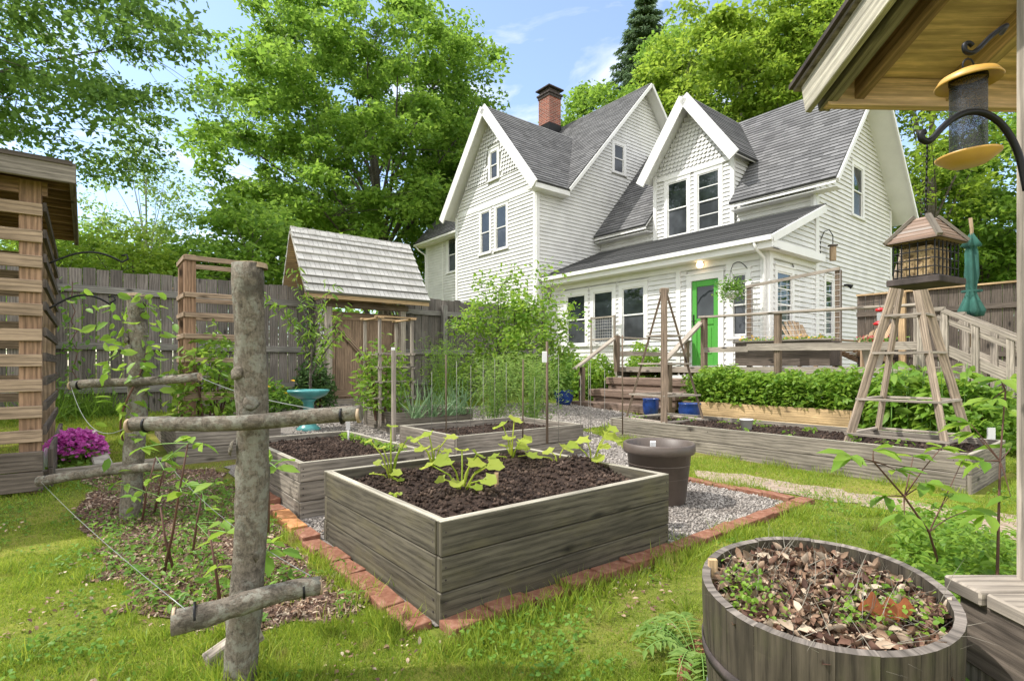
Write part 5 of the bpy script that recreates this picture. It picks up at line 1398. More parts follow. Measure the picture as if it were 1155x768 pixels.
def hooks():
    # upper hook and the yellow tube feeder
    d = 1.36
    pts = [at(x, y, d) for x, y in ((1150, 24), (1135, 29), (1118, 41), (1104, 55), (1096, 60), (1089, 58), (1088, 51), (1093, 49), (1097, 52))]
    pts = [(p[0], p[1] if i else p[1]+.05, p[2]) for i, p in enumerate(pts)]
    mb = MB(); mb.tube(smooth_pts(pts), .006, 8); tag(mb.build('iron_hook', M['iron']), 'black scroll hook under the shelter roof holding the yellow feeder', 'hook')
    d = 1.3; pts = [at(x, y, d) for x, y in ((1158, 215), (1154, 195), (1149, 175), (1140, 155), (1127, 138), (1110, 128), (1092, 127), (1075, 134), (1062, 145), (1052, 156), (1046, 160), (1040, 157), (1039, 151), (1043, 149))]
    mb = MB(); mb.tube(smooth_pts(pts), .0078, 8); tag(mb.build('iron_hook', M['iron']), 'large curved black hook on the post holding the caged suet feeder', 'hook')
    d = 1.36; c = at(1092, 125, d); c = (c[0], c[1], c[2])
    e = empty('tube_feeder', (c[0], c[1], at(1092, 185, d)[2]), 'yellow-capped black mesh tube bird feeder under the shelter roof', 'bird feeder')
    zc, zd = at(1092, 88, d)[2], at(1092, 180, d)[2]
    tl = Matrix.Rotation(math.radians(-3), 4, 'Y')
    def tilt(mb, z0, k=1):
        for i, v in enumerate(mb.v):
            w = Vector((v[0]-c[0], v[1]-c[1], v[2]-z0)); w = tl @ w; mb.v[i] = (c[0]+w.x, c[1]+w.y, z0+w.z)
    rd = 31*d/FP
    mb = MB(); mb.lathe((c[0], c[1], zc), [(.001, .022), (rd*.4, .018), (rd*.85, .004), (rd, -.012), (rd*.97, -.016), (rd*.8, -.002), (rd*.3, .008), (.001, .008)], 40); tilt(mb, zc); mb.build('cap', M['yellow'], e)
    mb = MB(); mb.lathe((c[0], c[1], zd), [(.001, -.014), (rd*.55, -.014), (rd*.95, .006), (rd*.97, .011), (rd*.9, .012), (rd*.6, -.004), (.001, -.004)], 40); tilt(mb, zd); mb.build('tray', M['yellow'], e)
    rt = 17*d/FP
    mb = MB(); mb.lathe((c[0], c[1], 0), [(rt, zd), (rt, zc)], 32); mb.build('mesh_tube', M['feedmesh'], e)
    mb = MB(); mb.lathe((c[0], c[1], 0), [(rt*1.03, zc-.012), (rt*1.05, zc-.006), (rt*1.03, zc)], 32); mb.lathe((c[0], c[1], 0), [(.001, zd+.004), (rt*.96, zd+.004), (rt*.96, zd+.012), (.001, zd+.02)], 24); mb.build('end_ring', M['iron'], e)
    mb = MB(); k = [(c[0]+.014*math.cos(t), c[1], zc+.032+.016*math.sin(t)) for t in np.linspace(0, 2*PI, 13)]; mb.tube(k, .0022, 6); mb.build('ring', M['iron'], e)
    # caged suet feeder
    d = 1.38; c = at(1044, 285, d)
    zt = at(1044, 247, d)[2]; ze = at(1044, 275, d)[2]; zb = at(1044, 319, d)[2]
    e = empty('suet_feeder', (c[0], c[1], zb), 'caged suet block feeder with slatted wooden hip roof hanging at the post', 'bird feeder')
    ang = math.radians(28); ca, sa = math.cos(ang), math.sin(ang)
    def q(x, y, z): return (c[0]+ca*x-sa*y, c[1]+sa*x+ca*y, z)
    hw, hd = .058, .046
    mb = MB()
    E = [(-hw*1.22, -hd*1.35), (hw*1.22, -hd*1.35), (hw*1.22, hd*1.35), (-hw*1.22, hd*1.35)]; T = [(-.024, -.016), (.024, -.016), (.024, .016), (-.024, .016)]
    for i in range(4):
        j = (i+1) % 4
        for k in range(6):
            t0, t1 = k/6, (k+1)/6
            f = lambda A, B, t, z0=ze, z1=zt: lerp(q(A[0], A[1], z0), q(B[0], B[1], z1), t)
            a, b, c2, d2_ = f(E[i], T[i], t0), f(E[j], T[j], t0), f(E[j], T[j], t1), f(E[i], T[i], t1)
            up = (0, 0, .0035)
            L = vlen(vsub(b, a)); r_ = R.uniform(0, 40)
            mb.face([vadd(a, up), vadd(b, up), c2, d2_], [(r_, 0), (r_+L, 0), (r_+L, .014), (r_, .014)]); mb.face([a, b, vadd(b, up), vadd(a, up)])
    mb.face([q(*t, zt) for t in T]); mb.face([q(*t, ze-.002) for t in E][::-1])
    rf = mb.build('roof', M['copper'], e)
    mb = MB()
    for i in range(4): mb.board(vadd(q(*E[i], ze), (0, 0, .004)), vadd(q(*T[i], zt), (0, 0, .005)), .007, .012)
    mb.build('hip_strip', M['bedgrey'], rf)
    mb = MB(); mb.obox(q(0, 0, zb), vmul((ca, sa, 0), hw*1.16), vmul((-sa, ca, 0), hd*1.3), (0, 0, .0085)); mb.build('base', M['capdark'], e, bev=.002)
    mb = MB(); mb.obox(q(0, 0, (ze+zb)/2-.002), vmul((ca, sa, 0), hw*.78), vmul((-sa, ca, 0), hd*.72), (0, 0, (ze-zb)/2-.01)); mb.build('suet_block', M['suet'], e, bev=.004)
    mb = MB()
    for (x0, y0, x1, y1, n) in ((-hw, -hd, hw, -hd, 6), (hw, -hd, hw, hd, 5), (hw, hd, -hw, hd, 6), (-hw, hd, -hw, -hd, 5)):
        for k in range(n): 
            t = k/n; x, y = x0+(x1-x0)*t, y0+(y1-y0)*t; mb.tube([q(x, y, zb), q(x, y, ze)], .0017, 5, False)
        for k in range(5):
            z = zb + .012 + (ze-zb-.018)*k/4; mb.tube([q(x0, y0, z), q(x1, y1, z)], .0015, 5, False)
    mb.build('wire_cage', M['iron'], e)
    h = at(1046, 160, d); mb = MB(); n = 14
    for k in range(n):
        a = lerp((c[0], c[1], zt), (h[0], h[1], h[2]-.005), k/n); b = lerp((c[0], c[1], zt), (h[0], h[1], h[2]-.005), (k+.9)/n); mb.tube([a, b], .0028 if k % 2 else .0018, 5)
    mb.build('chain', M['iron'], e)
hooks()
# ------------------------------------------------------------------ half-barrel planter
def barrel():
    X, Y = .817, 1.42; r = .296; H = .42
    e = empty('barrel_planter', (X, Y, 0), 'old half whisky barrel planter full of dead leaves and weeds', 'barrel planter')
    n = 22
    dl = math.hypot(X, Y)
    def sh(x, y, z): return z + .12*((x-X)*X+(y-Y)*Y)/dl*min(1, z/H)
    def shear(m_): m_.v = [(v[0], v[1], sh(*v)) for v in m_.v]
    rb = lambda z: r*(.84+.16*math.sin(min(1, (z+.12)/(H+.1))*PI*.5))
    mbr = MB()
    mb = MB()
    tiltx, tilty = 0.01, -.02
    for k in range(n):
        t0, t1 = 2*PI*k/n + .0012, 2*PI*(k+1)/n - .0012
        ro = R.uniform(0, 40); dh = R.uniform(-.002, .002); dr = R.uniform(-.0006, .0006)
        zs = [0, .09, .18, .27, .36, H+dh]; th = .022
        def P(t, z, o): 
            rr = rb(z) + dr - o; return (X+rr*math.cos(t), Y+rr*math.sin(t), z)
        tm = [t0, (t0+t1)/2, t1]
        for a in range(2):
            for i in range(5):
                w0, w1 = a*.04, a*.04+.04
                mb.face([P(tm[a], zs[i], 0), P(tm[a+1], zs[i], 0), P(tm[a+1], zs[i+1], 0), P(tm[a], zs[i+1], 0)], [(ro+zs[i], w0), (ro+zs[i], w1), (ro+zs[i+1], w1), (ro+zs[i+1], w0)])
                mb.face([P(tm[a+1], zs[i], th), P(tm[a], zs[i], th), P(tm[a], zs[i+1], th), P(tm[a+1], zs[i+1], th)], [(ro+zs[i], w1), (ro+zs[i], w0), (ro+zs[i+1], w0), (ro+zs[i+1], w1)])
            mbr.face([P(tm[a], H+dh, 0), P(tm[a+1], H+dh, 0), P(tm[a+1], H+dh, th), P(tm[a], H+dh, th)], [(ro, a*.04), (ro, a*.04+.04), (ro+.022, a*.04+.04), (ro+.022, a*.04)])
        for t in (t0, t1):
            mb.face([P(t, 0, 0), P(t, H+dh, 0), P(t, H+dh, th), P(t, 0, th)], [(ro, 0), (ro+H, 0), (ro+H, .02), (ro, .02)])
    for m_ in (mb, mbr): shear(m_)
    mb.build('staves', M['barrel'], e); mbr.build('stave_ends', M['barrelrim'], e)
    for z in (.09, .24):
        mb = MB(); mb.lathe((X, Y, 0), [(rb(z)+.001, z-.016), (rb(z)+.005, z-.016), (rb(z+.032)+.005, z+.016), (rb(z+.032)+.001, z+.016)], 48); shear(mb); mb.build('hoop', M['steel'] if z < .1 else M['capdark'], e)
    ri = r - .026; zs = H - .075
    rr = np.linspace(0, ri, 14); T = []; 
    V = [(X, Y, zs+.02)]; F = []
    m = 36
    for i in range(1, 14):
        for k in range(m):
            t = 2*PI*k/m; x, y = X+rr[i]*math.cos(t), Y+rr[i]*math.sin(t); V.append((x, y, sh(x, y, zs) + .04*(float(fbm(x*14, y*14, 3))-.4)))
    for k in range(m): F.append((0, 1+k, 1+(k+1) % m))
    for i in range(12):
        for k in range(m): F.append((1+i*m+k, 1+(i+1)*m+k, 1+(i+1)*m+(k+1) % m, 1+i*m+(k+1) % m))
    build_inst('soil', [(np.array(V), F, len(V), 1)], M['mulch'], e, True)
    N_ = 3600; q = ri*np.sqrt(RN.uniform(0, .95, N_)); t = RN.uniform(0, 2*PI, N_)
    P = np.stack([X+q*np.cos(t), Y+q*np.sin(t), zs+RN.uniform(0, .055, N_)], 1); P[:, 2] += .11*((P[:, 0]-X)*X+(P[:, 1]-Y)*Y)/dl
    CURL = ([(0, 0, .1), (.3, .4, .35), (.7, .35, .3), (1, 0, .2), (.7, -.35, .25), (.3, -.4, .4), (.5, 0, -.05)], [(0, 6, 1), (1, 6, 2), (2, 6, 3), (3, 6, 4), (4, 6, 5), (5, 6, 0)])
    o = build_inst('leaf_litter', [leafset(P, .032, CURL, .55, .45, 0, .8)], M['litter']); tag(o, 'dry brown dead leaves heaped inside the barrel planter', 'leaf litter', kind='stuff')
    tw = [blades(P[:260]+np.array([0, 0, .01]), .11, .0018, 1.1)]
    o = build_inst('dry_stalks', tw, M['rim']); tag(o, 'thin pale dry stalks lying over the dead leaves in the barrel', 'stalks', kind='stuff')
    for (cx_, cy_, s_, n_, lab) in ((-.19, .02, .1, 420, 'small bright green weeds at the left rim of the barrel'), (.13, -.1, .1, 300, 'small green weeds at the right front of the barrel'), (.0, -.12, .05, 110, 'tiny weed sprig in the middle front of the barrel')):
        P = np.stack([X+cx_+RN.normal(0, s_*.5, n_), Y+cy_+RN.normal(0, s_*.7, n_), zs+.03+RN.uniform(0, .06, n_)], 1); P[:, 2] += .11*((P[:, 0]-X)*X+(P[:, 1]-Y)*Y)/dl
        k = np.hypot(P[:, 0]-X, P[:, 1]-Y) < ri*.96
        o = build_inst('weeds', [leafset(P[k], .0135, OVAL, .85, .7, 0)], M['lush']); tag(o, lab, 'weeds', kind='stuff')
    # the large oak leaf
    mb = MB(); c = (X+.085, Y-.12, zs+.085); L = .075
    out = []
    for i in range(41):
        s = i/40; w = (.42*math.sin(PI*min(1, s*1.02))**.8)*(1+.36*math.cos(s*PI*7))
        out.append((s, w))
    def lp(s, w): return (c[0]+L*(s-.5)*1.7, c[1]-.02*s+w*L*.25, c[2]+w*L*1.0+.012*math.sin(s*9)-.02)
    for i in range(40):
        (s0, w0), (s1, w1) = out[i], out[i+1]
        mb.face([lp(s0, -w0), lp(s1, -w1), lp(s1, 0), lp(s0, 0)]); mb.face([lp(s0, 0), lp(s1, 0), lp(s1, w1), lp(s0, w0)])
    tag(mb.build('oak_leaf', M['oakleaf']), 'single big rust brown oak leaf standing up in the barrel', 'leaf')
    mb = MB(); mb.obox((X-.235, Y+.135, zs+.05), (.012, 0, 0), (0, .008, 0), (0, 0, .045)); tag(mb.build('wood_peg', M['newwood'], bev=.002), 'short tan wooden peg at the back left of the barrel', 'peg')
barrel()
for i, (px, py, r_) in enumerate(((781, 742, .3), (776, 764, 1.2))):
    p = G(px, py); mb = MB(); c, s_ = math.cos(r_), math.sin(r_); mb.obox((p[0], p[1], .02), (.05*c, .05*s_, .01), (-.03*s_, .03*c, .008), (0, 0, .02)); tag(mb.build('brick', M['paver'], bev=.006), ['broken pinkish brick lying on the grass left of the barrel', 'second broken brick half hidden by fern beside the barrel'][i], 'brick', 'loose bricks by the barrel')
# ------------------------------------------------------------------ trees
def limb_pts(p, q, n=7, sag=.0, wob=.12):
    L = vlen(vsub(q, p)); out = []
    ox, oy = R.uniform(-1, 1), R.uniform(-1, 1)
    for i in range(n+1):
        t = i/n; k = math.sin(t*PI)*wob*L*.5
        out.append(vadd(lerp(p, q, t), (ox*k*.5, oy*k*.5, k*.6 - sag*L*t*t)))
    return out
def tree(label, base, ztop, cz, rad, rz, nclump, nleaf, lsize, mat, cl_r=(.9, .5), trunk_r=.22, lean=(0, 0), name='broadleaf_tree', bark='bark', group=None, fork=.35, tm=DIA, shape=1.0, droop=.25, nlimb=12, hollow=.5, cat='tree', asp=.6, seed=0, ntw=1.0):
    R.seed(seed*13+5)
    e = empty(name, base, label, cat, group)
    x0, y0, z0 = base
    topc = (x0+lean[0], y0+lean[1])
    C = []
    while len(C) < nclump:
        d = RN.normal(size=3); d /= np.linalg.norm(d)
        r = (hollow + (1-hollow)*RN.uniform()**.6)
        lump = .78 + .44*float(fbm(np.arctan2(d[1], d[0])*1.6+seed*7, d[2]*2.2+seed, seed, 2))
        p = d*r*lump
        zz = cz + p[2]*rz
        if shape != 1.0 and p[2] > 0: w = (1-p[2]*(1-1/shape)) 
        else: w = 1
        if p[2] < -.75: continue
        C.append((topc[0]+p[0]*rad*w, topc[1]+p[1]*rad*w, zz))
    C = np.array(C)
    # skeleton
    mb = MB(); tz = z0 + (cz + rz*.55 - z0)
    trunk = [(x0+lean[0]*(t**1.3), y0+lean[1]*(t**1.3), z0-.2+(tz-z0+.2)*t) for t in np.linspace(0, 1, 9)]
    mb.tube(trunk, [trunk_r*(1.15-.95*t) for t in np.linspace(0, 1, 9)], 9, False, .06)
    order = RN.permutation(len(C)); heads = []
    for i in order[:nlimb]:
        c = tuple(C[i]); t = min(.95, max(fork, (c[2]-z0)/(tz-z0)*.62)); k = int(t*8); s = trunk[k]
        pts = limb_pts(s, c, 7); r0 = trunk_r*(1.0-.8*t)*.55
        mb.tube(pts, [r0*(1-.82*j/7) for j in range(8)], 6, False, .05); heads.append((pts, r0))
    allp = [(np.array(p), j, h[1]*(1-.82*j/7)) for h in heads for j, p in enumerate(h[0]) if j > 1]
    for k in range(3, 9): allp.append((np.array(trunk[k]), 0, trunk_r*.2))
    AP = np.array([a[0] for a in allp])
    for i in order[nlimb:int(nlimb+(len(C)-nlimb)*ntw)]:
        c = C[i]; dd = np.linalg.norm((AP-c)*np.array([1, 1, .8]) + np.array([0, 0, .0]), axis=1) + np.maximum(0, AP[:, 2]-c[2])*.6
        j = int(np.argmin(dd)); pts = limb_pts(tuple(AP[j]), tuple(c), 4, .0, .16); r0 = min(.05, max(.012, allp[j][2]*.5))
        mb.tube(pts, [r0*(1-.75*q/4) for q in range(5)], 4, False)
    mb.build('trunk', M[bark], e)
    # leaves
    per = nleaf//nclump; n = per*nclump
    cc = np.repeat(C, per, 0); rr = np.repeat(RN.uniform(.65, 1.35, nclump), per)
    off = RN.normal(size=(n, 3)); off = off/np.linalg.norm(off, axis=1, keepdims=True)*(RN.uniform(0, 1, (n, 1))**.5)
    P = cc + off*np.array([cl_r[0], cl_r[0], cl_r[1]])*rr[:, None]
    P[:, 2] -= .25*cl_r[0]*np.hypot(off[:, 0], off[:, 1])**2
    build_inst('crown', [leafset(P, lsize, tm, asp, .62, droop, .85)], M[mat], e)
    R.seed(99+seed)
    return e
def at0(px, d): x = (px-CX)/FP*d; return (x, d, gxy(x, d))
tree('largest full maple tree behind the roofed gate, left of the house', at0(436, 29), 20, 12.9, 7.9, 8.4, 430, 105000, .235, 'maple', (1.1, .5), .34, (-1.0, 0), shape=1.25, seed=1, nlimb=34, hollow=.4, fork=.16)
tree('leafy maple at the right of the largest maple, against the house gable', at0(520, 33), 17, 11.0, 3.4, 8.0, 130, 28000, .24, 'maple', (1.0, .55), .22, (0, 0), seed=2, nlimb=12)
tree('lower bushy maple whose branches hang behind the gate roof', at0(285, 17), 8, 4.3, 2.5, 1.9, 90, 17000, .17, 'maple', (.8, .32), .1, (0, 0), seed=3, nlimb=12, hollow=.3)
tree('open-branched tree hanging in over the left shelter', (-15.8, 12.2, .4), 12, 9.7, 6.9, 4.4, 200, 46000, .15, 'overleaf', (1.0, .28), .2, (2.0, -.6), seed=4, nlimb=18, hollow=.2, fork=.3, droop=.4)
tree('thin pale-barked tree standing far behind the left fence', at0(165, 27), 12, 8.0, 2.8, 4.4, 60, 5200, .18, 'fern', (.8, .5), .11, (0, 0), seed=5, bark='birchbark', name='birch_tree', nlimb=24, hollow=.2, fork=.3)
tree('bushy bright tree just behind the left fence', at0(150, 15.5), 6, 3.2, 2.7, 1.6, 80, 13000, .14, 'maple2', (.7, .36), .1, (0, 0), seed=6, hollow=.3)
tree('dense tree behind the left fence beside the shelter roof', at0(95, 20), 8, 4.0, 2.6, 2.4, 70, 12000, .16, 'shrub', (.8, .45), .12, (0, 0), seed=7, hollow=.3)
tree('tree filling the gap left of the birch beyond the fence', at0(40, 26), 9, 5, 4.0, 3.4, 80, 13000, .2, 'maple', (.95, .5), .16, (0, 0), seed=17, hollow=.35)
tree('tall yellow-green maple rising behind the right wing of the house', at0(838, 29), 19, 15.0, 5.7, 6.4, 220, 50000, .24, 'maple2', (1.1, .52), .3, (0, 0), seed=8, nlimb=20, hollow=.45)
tree('second yellow-green maple close behind the ridge of the right wing', at0(912, 26), 18, 13.2, 3.4, 5.3, 110, 24000, .22, 'maple2', (1.0, .5), .25, (0, 0), seed=9)
tree('dark rounded tree showing beside the tall gable peak', at0(688, 33), 18, 15.3, 3.2, 3.2, 70, 12000, .24, 'shrub', (1.0, .5), .25, (0, 0), seed=10, nlimb=12)
tree('green tree between the spruce and the tall yellow-green maple', at0(770, 33), 20, 16.0, 3.4, 6.0, 110, 19000, .25, 'maple', (1.1, .55), .25, (0, 0), seed=19)
tree('slender tree beside the shelter post, seen under the roof', at0(1050, 22), 13, 10.0, 2.7, 6.0, 70, 9000, .2, 'maple2', (.9, .45), .17, (0, 0), seed=11, nlimb=16, hollow=.3)
tree('leafy tree right of the house behind the dark fence', at0(1105, 25), 13, 7.0, 4.0, 5.4, 120, 19000, .23, 'maple', (1.05, .5), .2, (0, 0), seed=12, nlimb=18, hollow=.35)
tree('bright low tree filling the space above the right fence', at0(1070, 28), 9, 5.6, 4.6, 3.6, 110, 17000, .24, 'maple2', (1.1, .55), .2, (0, 0), seed=13, hollow=.35)
tree('tree at the far right edge beyond the shelter post', at0(1185, 24), 13, 8.5, 4.8, 6.0, 100, 15000, .24, 'maple', (1.0, .5), .2, (0, 0), seed=14, hollow=.4)
def spruce():
    b = at0(727, 38); e = empty('spruce_tree', b, 'dark pointed spruce top above the roofs', 'tree')
    H = at(727, -8, 38)[2] - b[2]; mb = MB(); mb.tube([b, (b[0], b[1], b[2]+H)], [.35, .03], 8); mb.build('trunk', M['bark'], e)
    P = []; D = []
    z = 8.0
    while z < H:
        r = min(2.3, (H-z)*.42+.35); n = 13
        for k in range(n):
            t = 2*PI*k/n + z*2.1; L = r*R.uniform(.55, 1.3)
            for s in np.linspace(.1, 1, int(14*L)+3):
                for q in range(9): P.append((b[0]+L*s*math.cos(t)+R.uniform(-.16, .16), b[1]+L*s*math.sin(t)+R.uniform(-.16, .16), b[2]+z-.32*L*s+R.uniform(-.16, .1))); D.append((math.cos(t)*.6, math.sin(t)*.6, -.3))
        z += .8
    build_inst('crown', [leafset(np.array(P), .3, DIA, .28, .4, .3, .5, np.array(D))], M['needle'], e)
spruce()
# distant wood closing the horizon
def woods():
    P = []
    for a in np.arange(-75, 80, 1.3):
        t = math.radians(a + R.uniform(-.6, .6)); d = R.uniform(44, 58); x, y = d*math.sin(t), d*math.cos(t)
        h = R.uniform(6.5, 10.5)
        n = 330; q = RN.normal(size=(n, 3))*np.array([1.3, 1.3, .3]); q[:, 2] = RN.uniform(0, 1, n)*h
        q[:, :2] *= (1.15 - (q[:, 2:3]/h)**2*.8); P.append(q + np.array([x, y, .5]))
    o = build_inst('far_woods', [leafset(np.concatenate(P), .5, DIA, .7)], M['maple']); tag(o, 'far line of mixed green woodland closing the view', 'woods', kind='stuff')
woods()

# ------------------------------------------------------------------ shrubs and garden plants
def bush(name, label, c, rx, ry, h, n, ls, mat, cat='shrub', tm=OVAL, asp=.5, stems=10, group=None, z0=None, droop=.2, stemmat='cane', mode='dome'):
    e = empty(name, c, label, cat, group)
    if stems:
        mb = MB()
        for k in range(stems):
            t = R.uniform(0, 2*PI); q = R.uniform(.2, .9)
            p = (c[0]+rx*.25*math.cos(t), c[1]+ry*.25*math.sin(t), c[2]-.02); w = (c[0]+rx*q*math.cos(t), c[1]+ry*q*math.sin(t), c[2]+h*R.uniform(.6, .95))
            mb.tube(limb_pts(p, w, 5), [.012*(1-.8*j/5)*max(.5, h) for j in range(6)], 5, False)
        mb.build('stems', M[stemmat], e)
    rr = np.sqrt(RN.uniform(0, 1, n)); th = RN.uniform(0, 2*PI, n)
    top = np.sqrt(np.clip(1-.75*rr**2, 0, 1))
    x = c[0]+rx*rr*np.cos(th); y = c[1]+ry*rr*np.sin(th)
    lump = .7+.6*fbm(x*3.2/max(.3, rx), y*3.2/max(.3, ry)+c[0], 5, 2)
    zz = RN.uniform(.08, 1, n)**.75
    P = np.stack([x, y, c[2]+h*top*lump*zz], 1)
    build_inst('leaves', [leafset(P, ls, tm, asp, .6, droop)], M[mat], e)
    return e
bush('garden_shrub', 'bushy green shrub at the foot of the white wall left of the steps', gd(668, 11.6), .55, .6, 1.0, 2600, .1, 'lush', stems=8)
bush('garden_shrub', 'rounded shrub below the left porch window', gd(640, 12.3), .7, .6, 1.0, 2600, .1, 'broad', stems=8)
bush('garden_shrub', 'leafy shrub behind the side rail of the deck steps', (*W(-7.9, 10.3)[:2], ga(-7.9)), .5, .8, 1.25, 2600, .1, 'lush', stems=6)
bush('garden_shrub', 'dark shrub in front of the fence left of the bushy young tree', gd(515, 10.6), .6, .5, .8, 1200, .08, 'shrub', stems=8)
bush('garden_shrub', 'green shrub between the young tree and the house wall', gd(596, 11.8), .8, .6, .95, 2400, .09, 'shrub', stems=8)
# young bushy tree in front of the fence
tree('bushy young fruit tree in front of the white gable wall', gd(562, 9.6), 3, 1.7, .85, 1.1, 50, 4400, .078, 'lush', (.3, .28), .035, (0, 0), name='young_tree', seed=21, nlimb=18, hollow=.2, fork=.15, droop=.2)
tree('loose sapling with upright shoots right of the bushy young tree', gd(612, 9.0), 3, 1.65, .6, 1.05, 26, 1500, .075, 'lush', (.28, .28), .022, (0, 0), name='young_tree', seed=22, nlimb=14, hollow=.2, fork=.15)
# peach sapling by the gate
def peach():
    b = gd(352, 7.3); e = empty('peach_tree', b, 'slender peach sapling with long drooping leaves beside the gate', 'tree')
    mb = MB(); P = []; D = []
    p1 = at(352, 395, 7.3)
    mb.tube(limb_pts(b, p1, 6), [.022*(1-.3*i/6) for i in range(7)], 7)
    for (px, py, d) in ((330, 300, 7.3), (372, 318, 7.2), (392, 345, 7.2), (325, 345, 7.4), (385, 372, 7.1), (348, 330, 7.4), (300, 330, 7.3)):
        q = at(px, py, d); pts = limb_pts(lerp(b, p1, R.uniform(.6, 1)), q, 8, .03, .15); mb.tube(pts, [.011*(1-.75*i/8) for i in range(9)], 5, False)
        for j in range(2, 9):
            for k in range(6): P.append(vadd(pts[j], (R.gauss(0, .05), R.gauss(0, .05), R.gauss(0, .03)))); D.append((R.uniform(-1, 1), R.uniform(-1, 1), -.35))
    mb.build('trunk', M['bark'], e); build_inst('crown', [leafset(np.array(P), .115, OVAL, .24, .5, .3, .5, np.array(D))], M['lush'], e)
peach()
# feathery asparagus
def fluff(label, c, h, r, n, mat='fern'):
    e = empty('asparagus_plant', c, label, 'plant', 'feathery asparagus plants')
    mb = MB(); P = []
    for k in range(16):
        t = R.uniform(0, 2*PI); q = r*R.uniform(.2, 1); top = (c[0]+q*math.cos(t), c[1]+q*math.sin(t), c[2]+h*R.uniform(.7, 1.05))
        pts = limb_pts((c[0]+R.uniform(-.06, .06), c[1]+R.uniform(-.06, .06), c[2]), top, 8, .05); mb.tube(pts, [.006*(1-.7*i/8) for i in range(9)], 4, False)
        for j in range(2, 9):
            s = .2*(1-abs(j-5)/6)
            for m_ in range(n//120): P.append(vadd(pts[j], (R.gauss(0, s), R.gauss(0, s), R.gauss(0, s*.6))))
    mb.build('stems', M['stem'], e)
    build_inst('feathery_leaves', [leafset(np.array(P), .062, DIA, .12, .4, .1, .6)], M[mat], e)
fluff('feathery asparagus plant behind the ringed bed, left one', gd(555, 7.2), 1.0, .48, 3000)
fluff('feathery asparagus plant behind the ringed bed, beside the tagged dark stake', gd(600, 7.0), 1.0, .4, 2700)
fluff('darker feathery plant against the fence behind the onion bed', gd(500, 8.6), 1.3, .4, 2200, 'shrub')
# onions
def onion(i, px, d, lab):
    c = at(px, 440, d); c = (c[0], c[1], .36); e = empty('onion_plant', c, lab, 'plant', 'onion plants in the small bed')
    n = 34; P = np.tile(np.array(c), (n, 1)) + RN.normal(0, .05, (n, 3))*np.array([1, 1, 0])
    build_inst('leaves', [blades(P, .42, .016, .42)], M['blue_grass'], e)
for i, (px, d) in enumerate(((470, 6.55), (489, 6.7), (508, 6.9), (523, 7.1))):
    onion(i, px, d, ['arching onion leaves next to the corner stake of the small bed', 'onion tuft in the middle left of the small bed', 'onion tuft in the middle right of the small bed', 'onion tuft at the far right end of the small bed'][i])
c = gd(432, 6.85); bush('tomato_plant', 'leafy plant growing up inside the pale square stake trellis', (c[0], c[1], .32), .36, .32, 1.02, 850, .09, 'lush', 'plant', stems=8, asp=.45)
c = gd(236, 5.75); bush('climbing_plant', 'yellow-green leafy plants growing inside the tall cedar trellis', (c[0], c[1], .35), .36, .36, 1.05, 800, .1, 'lush', 'plant', stems=10, asp=.42)
bush('lily_plant', 'clump of strappy leaves with orange flowers at the foot of the fence', gd(160, 8.0), .35, .3, .5, 700, .16, 'broad', 'plant', stems=0, asp=.18, group=None)
bush('garden_shrub', 'dark ivy-like shrub at the left foot of the gate', gd(355, 8.6), .32, .25, .8, 1300, .08, 'darkleaf', stems=5)
c = gd(300, 8.0); bush('lily_plant', 'low leafy clump with yellow flowers between log post and gate', c, .5, .3, .45, 900, .12, 'broad', 'plant', stems=0, asp=.25)
P = np.array(c)+np.stack([RN.normal(0, .3, 24), RN.normal(0, .15, 24), RN.uniform(.3, .48, 24)], 1); tag(build_inst('flowers', [leafset(P, .07, OVAL, .7)], M['yellowfl']), 'yellow flowers dotted over the clump by the gate', 'flowers', kind='stuff')
def tuft(label, c, n, h, w, mat, spread=.12, lean=.5, name='grass_tuft'):
    P = np.tile(np.array(c), (n, 1)) + RN.normal(0, spread, (n, 3))*np.array([1, 1, 0])
    tag(build_inst(name, [blades(P, h, w, lean)], M[mat]), label, 'grass tuft', 'grassy tufts')
tuft('grassy clump at the foot of the left fence near the shelter', gd(70, 7.0), 380, .5, .014, 'shrub', .2, .6)
tuft('grassy clump at the foot of the fence behind the flower bed', gd(112, 7.2), 240, .4, .012, 'shrub', .14, .6)
# vines on the fence
def vine(label, px, d, yt, yb, n, mat='broad', wid=.16, a_off=.08):
    p0 = at(px, yb, d); p1 = at(px, yt, d)
    e = empty('climbing_vine', (p0[0], p0[1], max(gxy(p0[0], p0[1]), .0)), label, 'vine', 'climbing vines')
    mb = MB(); pts = [vadd(lerp(p0, p1, t), (R.uniform(-.05, .05), 0, 0)) for t in np.linspace(0, 1, 12)]; mb.tube(pts, .006, 5, False); mb.build('stem', M['cane'], e)
    P = []
    for i in range(n):
        q = lerp(p0, p1, R.random()); P.append(vadd(q, (R.gauss(0, wid), R.uniform(-.12, .0), R.gauss(0, .03))))
    build_inst('leaves', [leafset(np.array(P), .08, OVAL, .6, .25, .5)], M[mat], e)
vine('thin leafy vine climbing the left fence beside the shelter', 84, 6.95, 318, 440, 90)
vine('sparse vine on the fence right of the shelter hooks', 62, 6.7, 420, 450, 50, wid=.3)
vine('dark ivy climbing the lattice at the left of the gate', 354, 9.15, 365, 440, 190, 'darkleaf', .14)
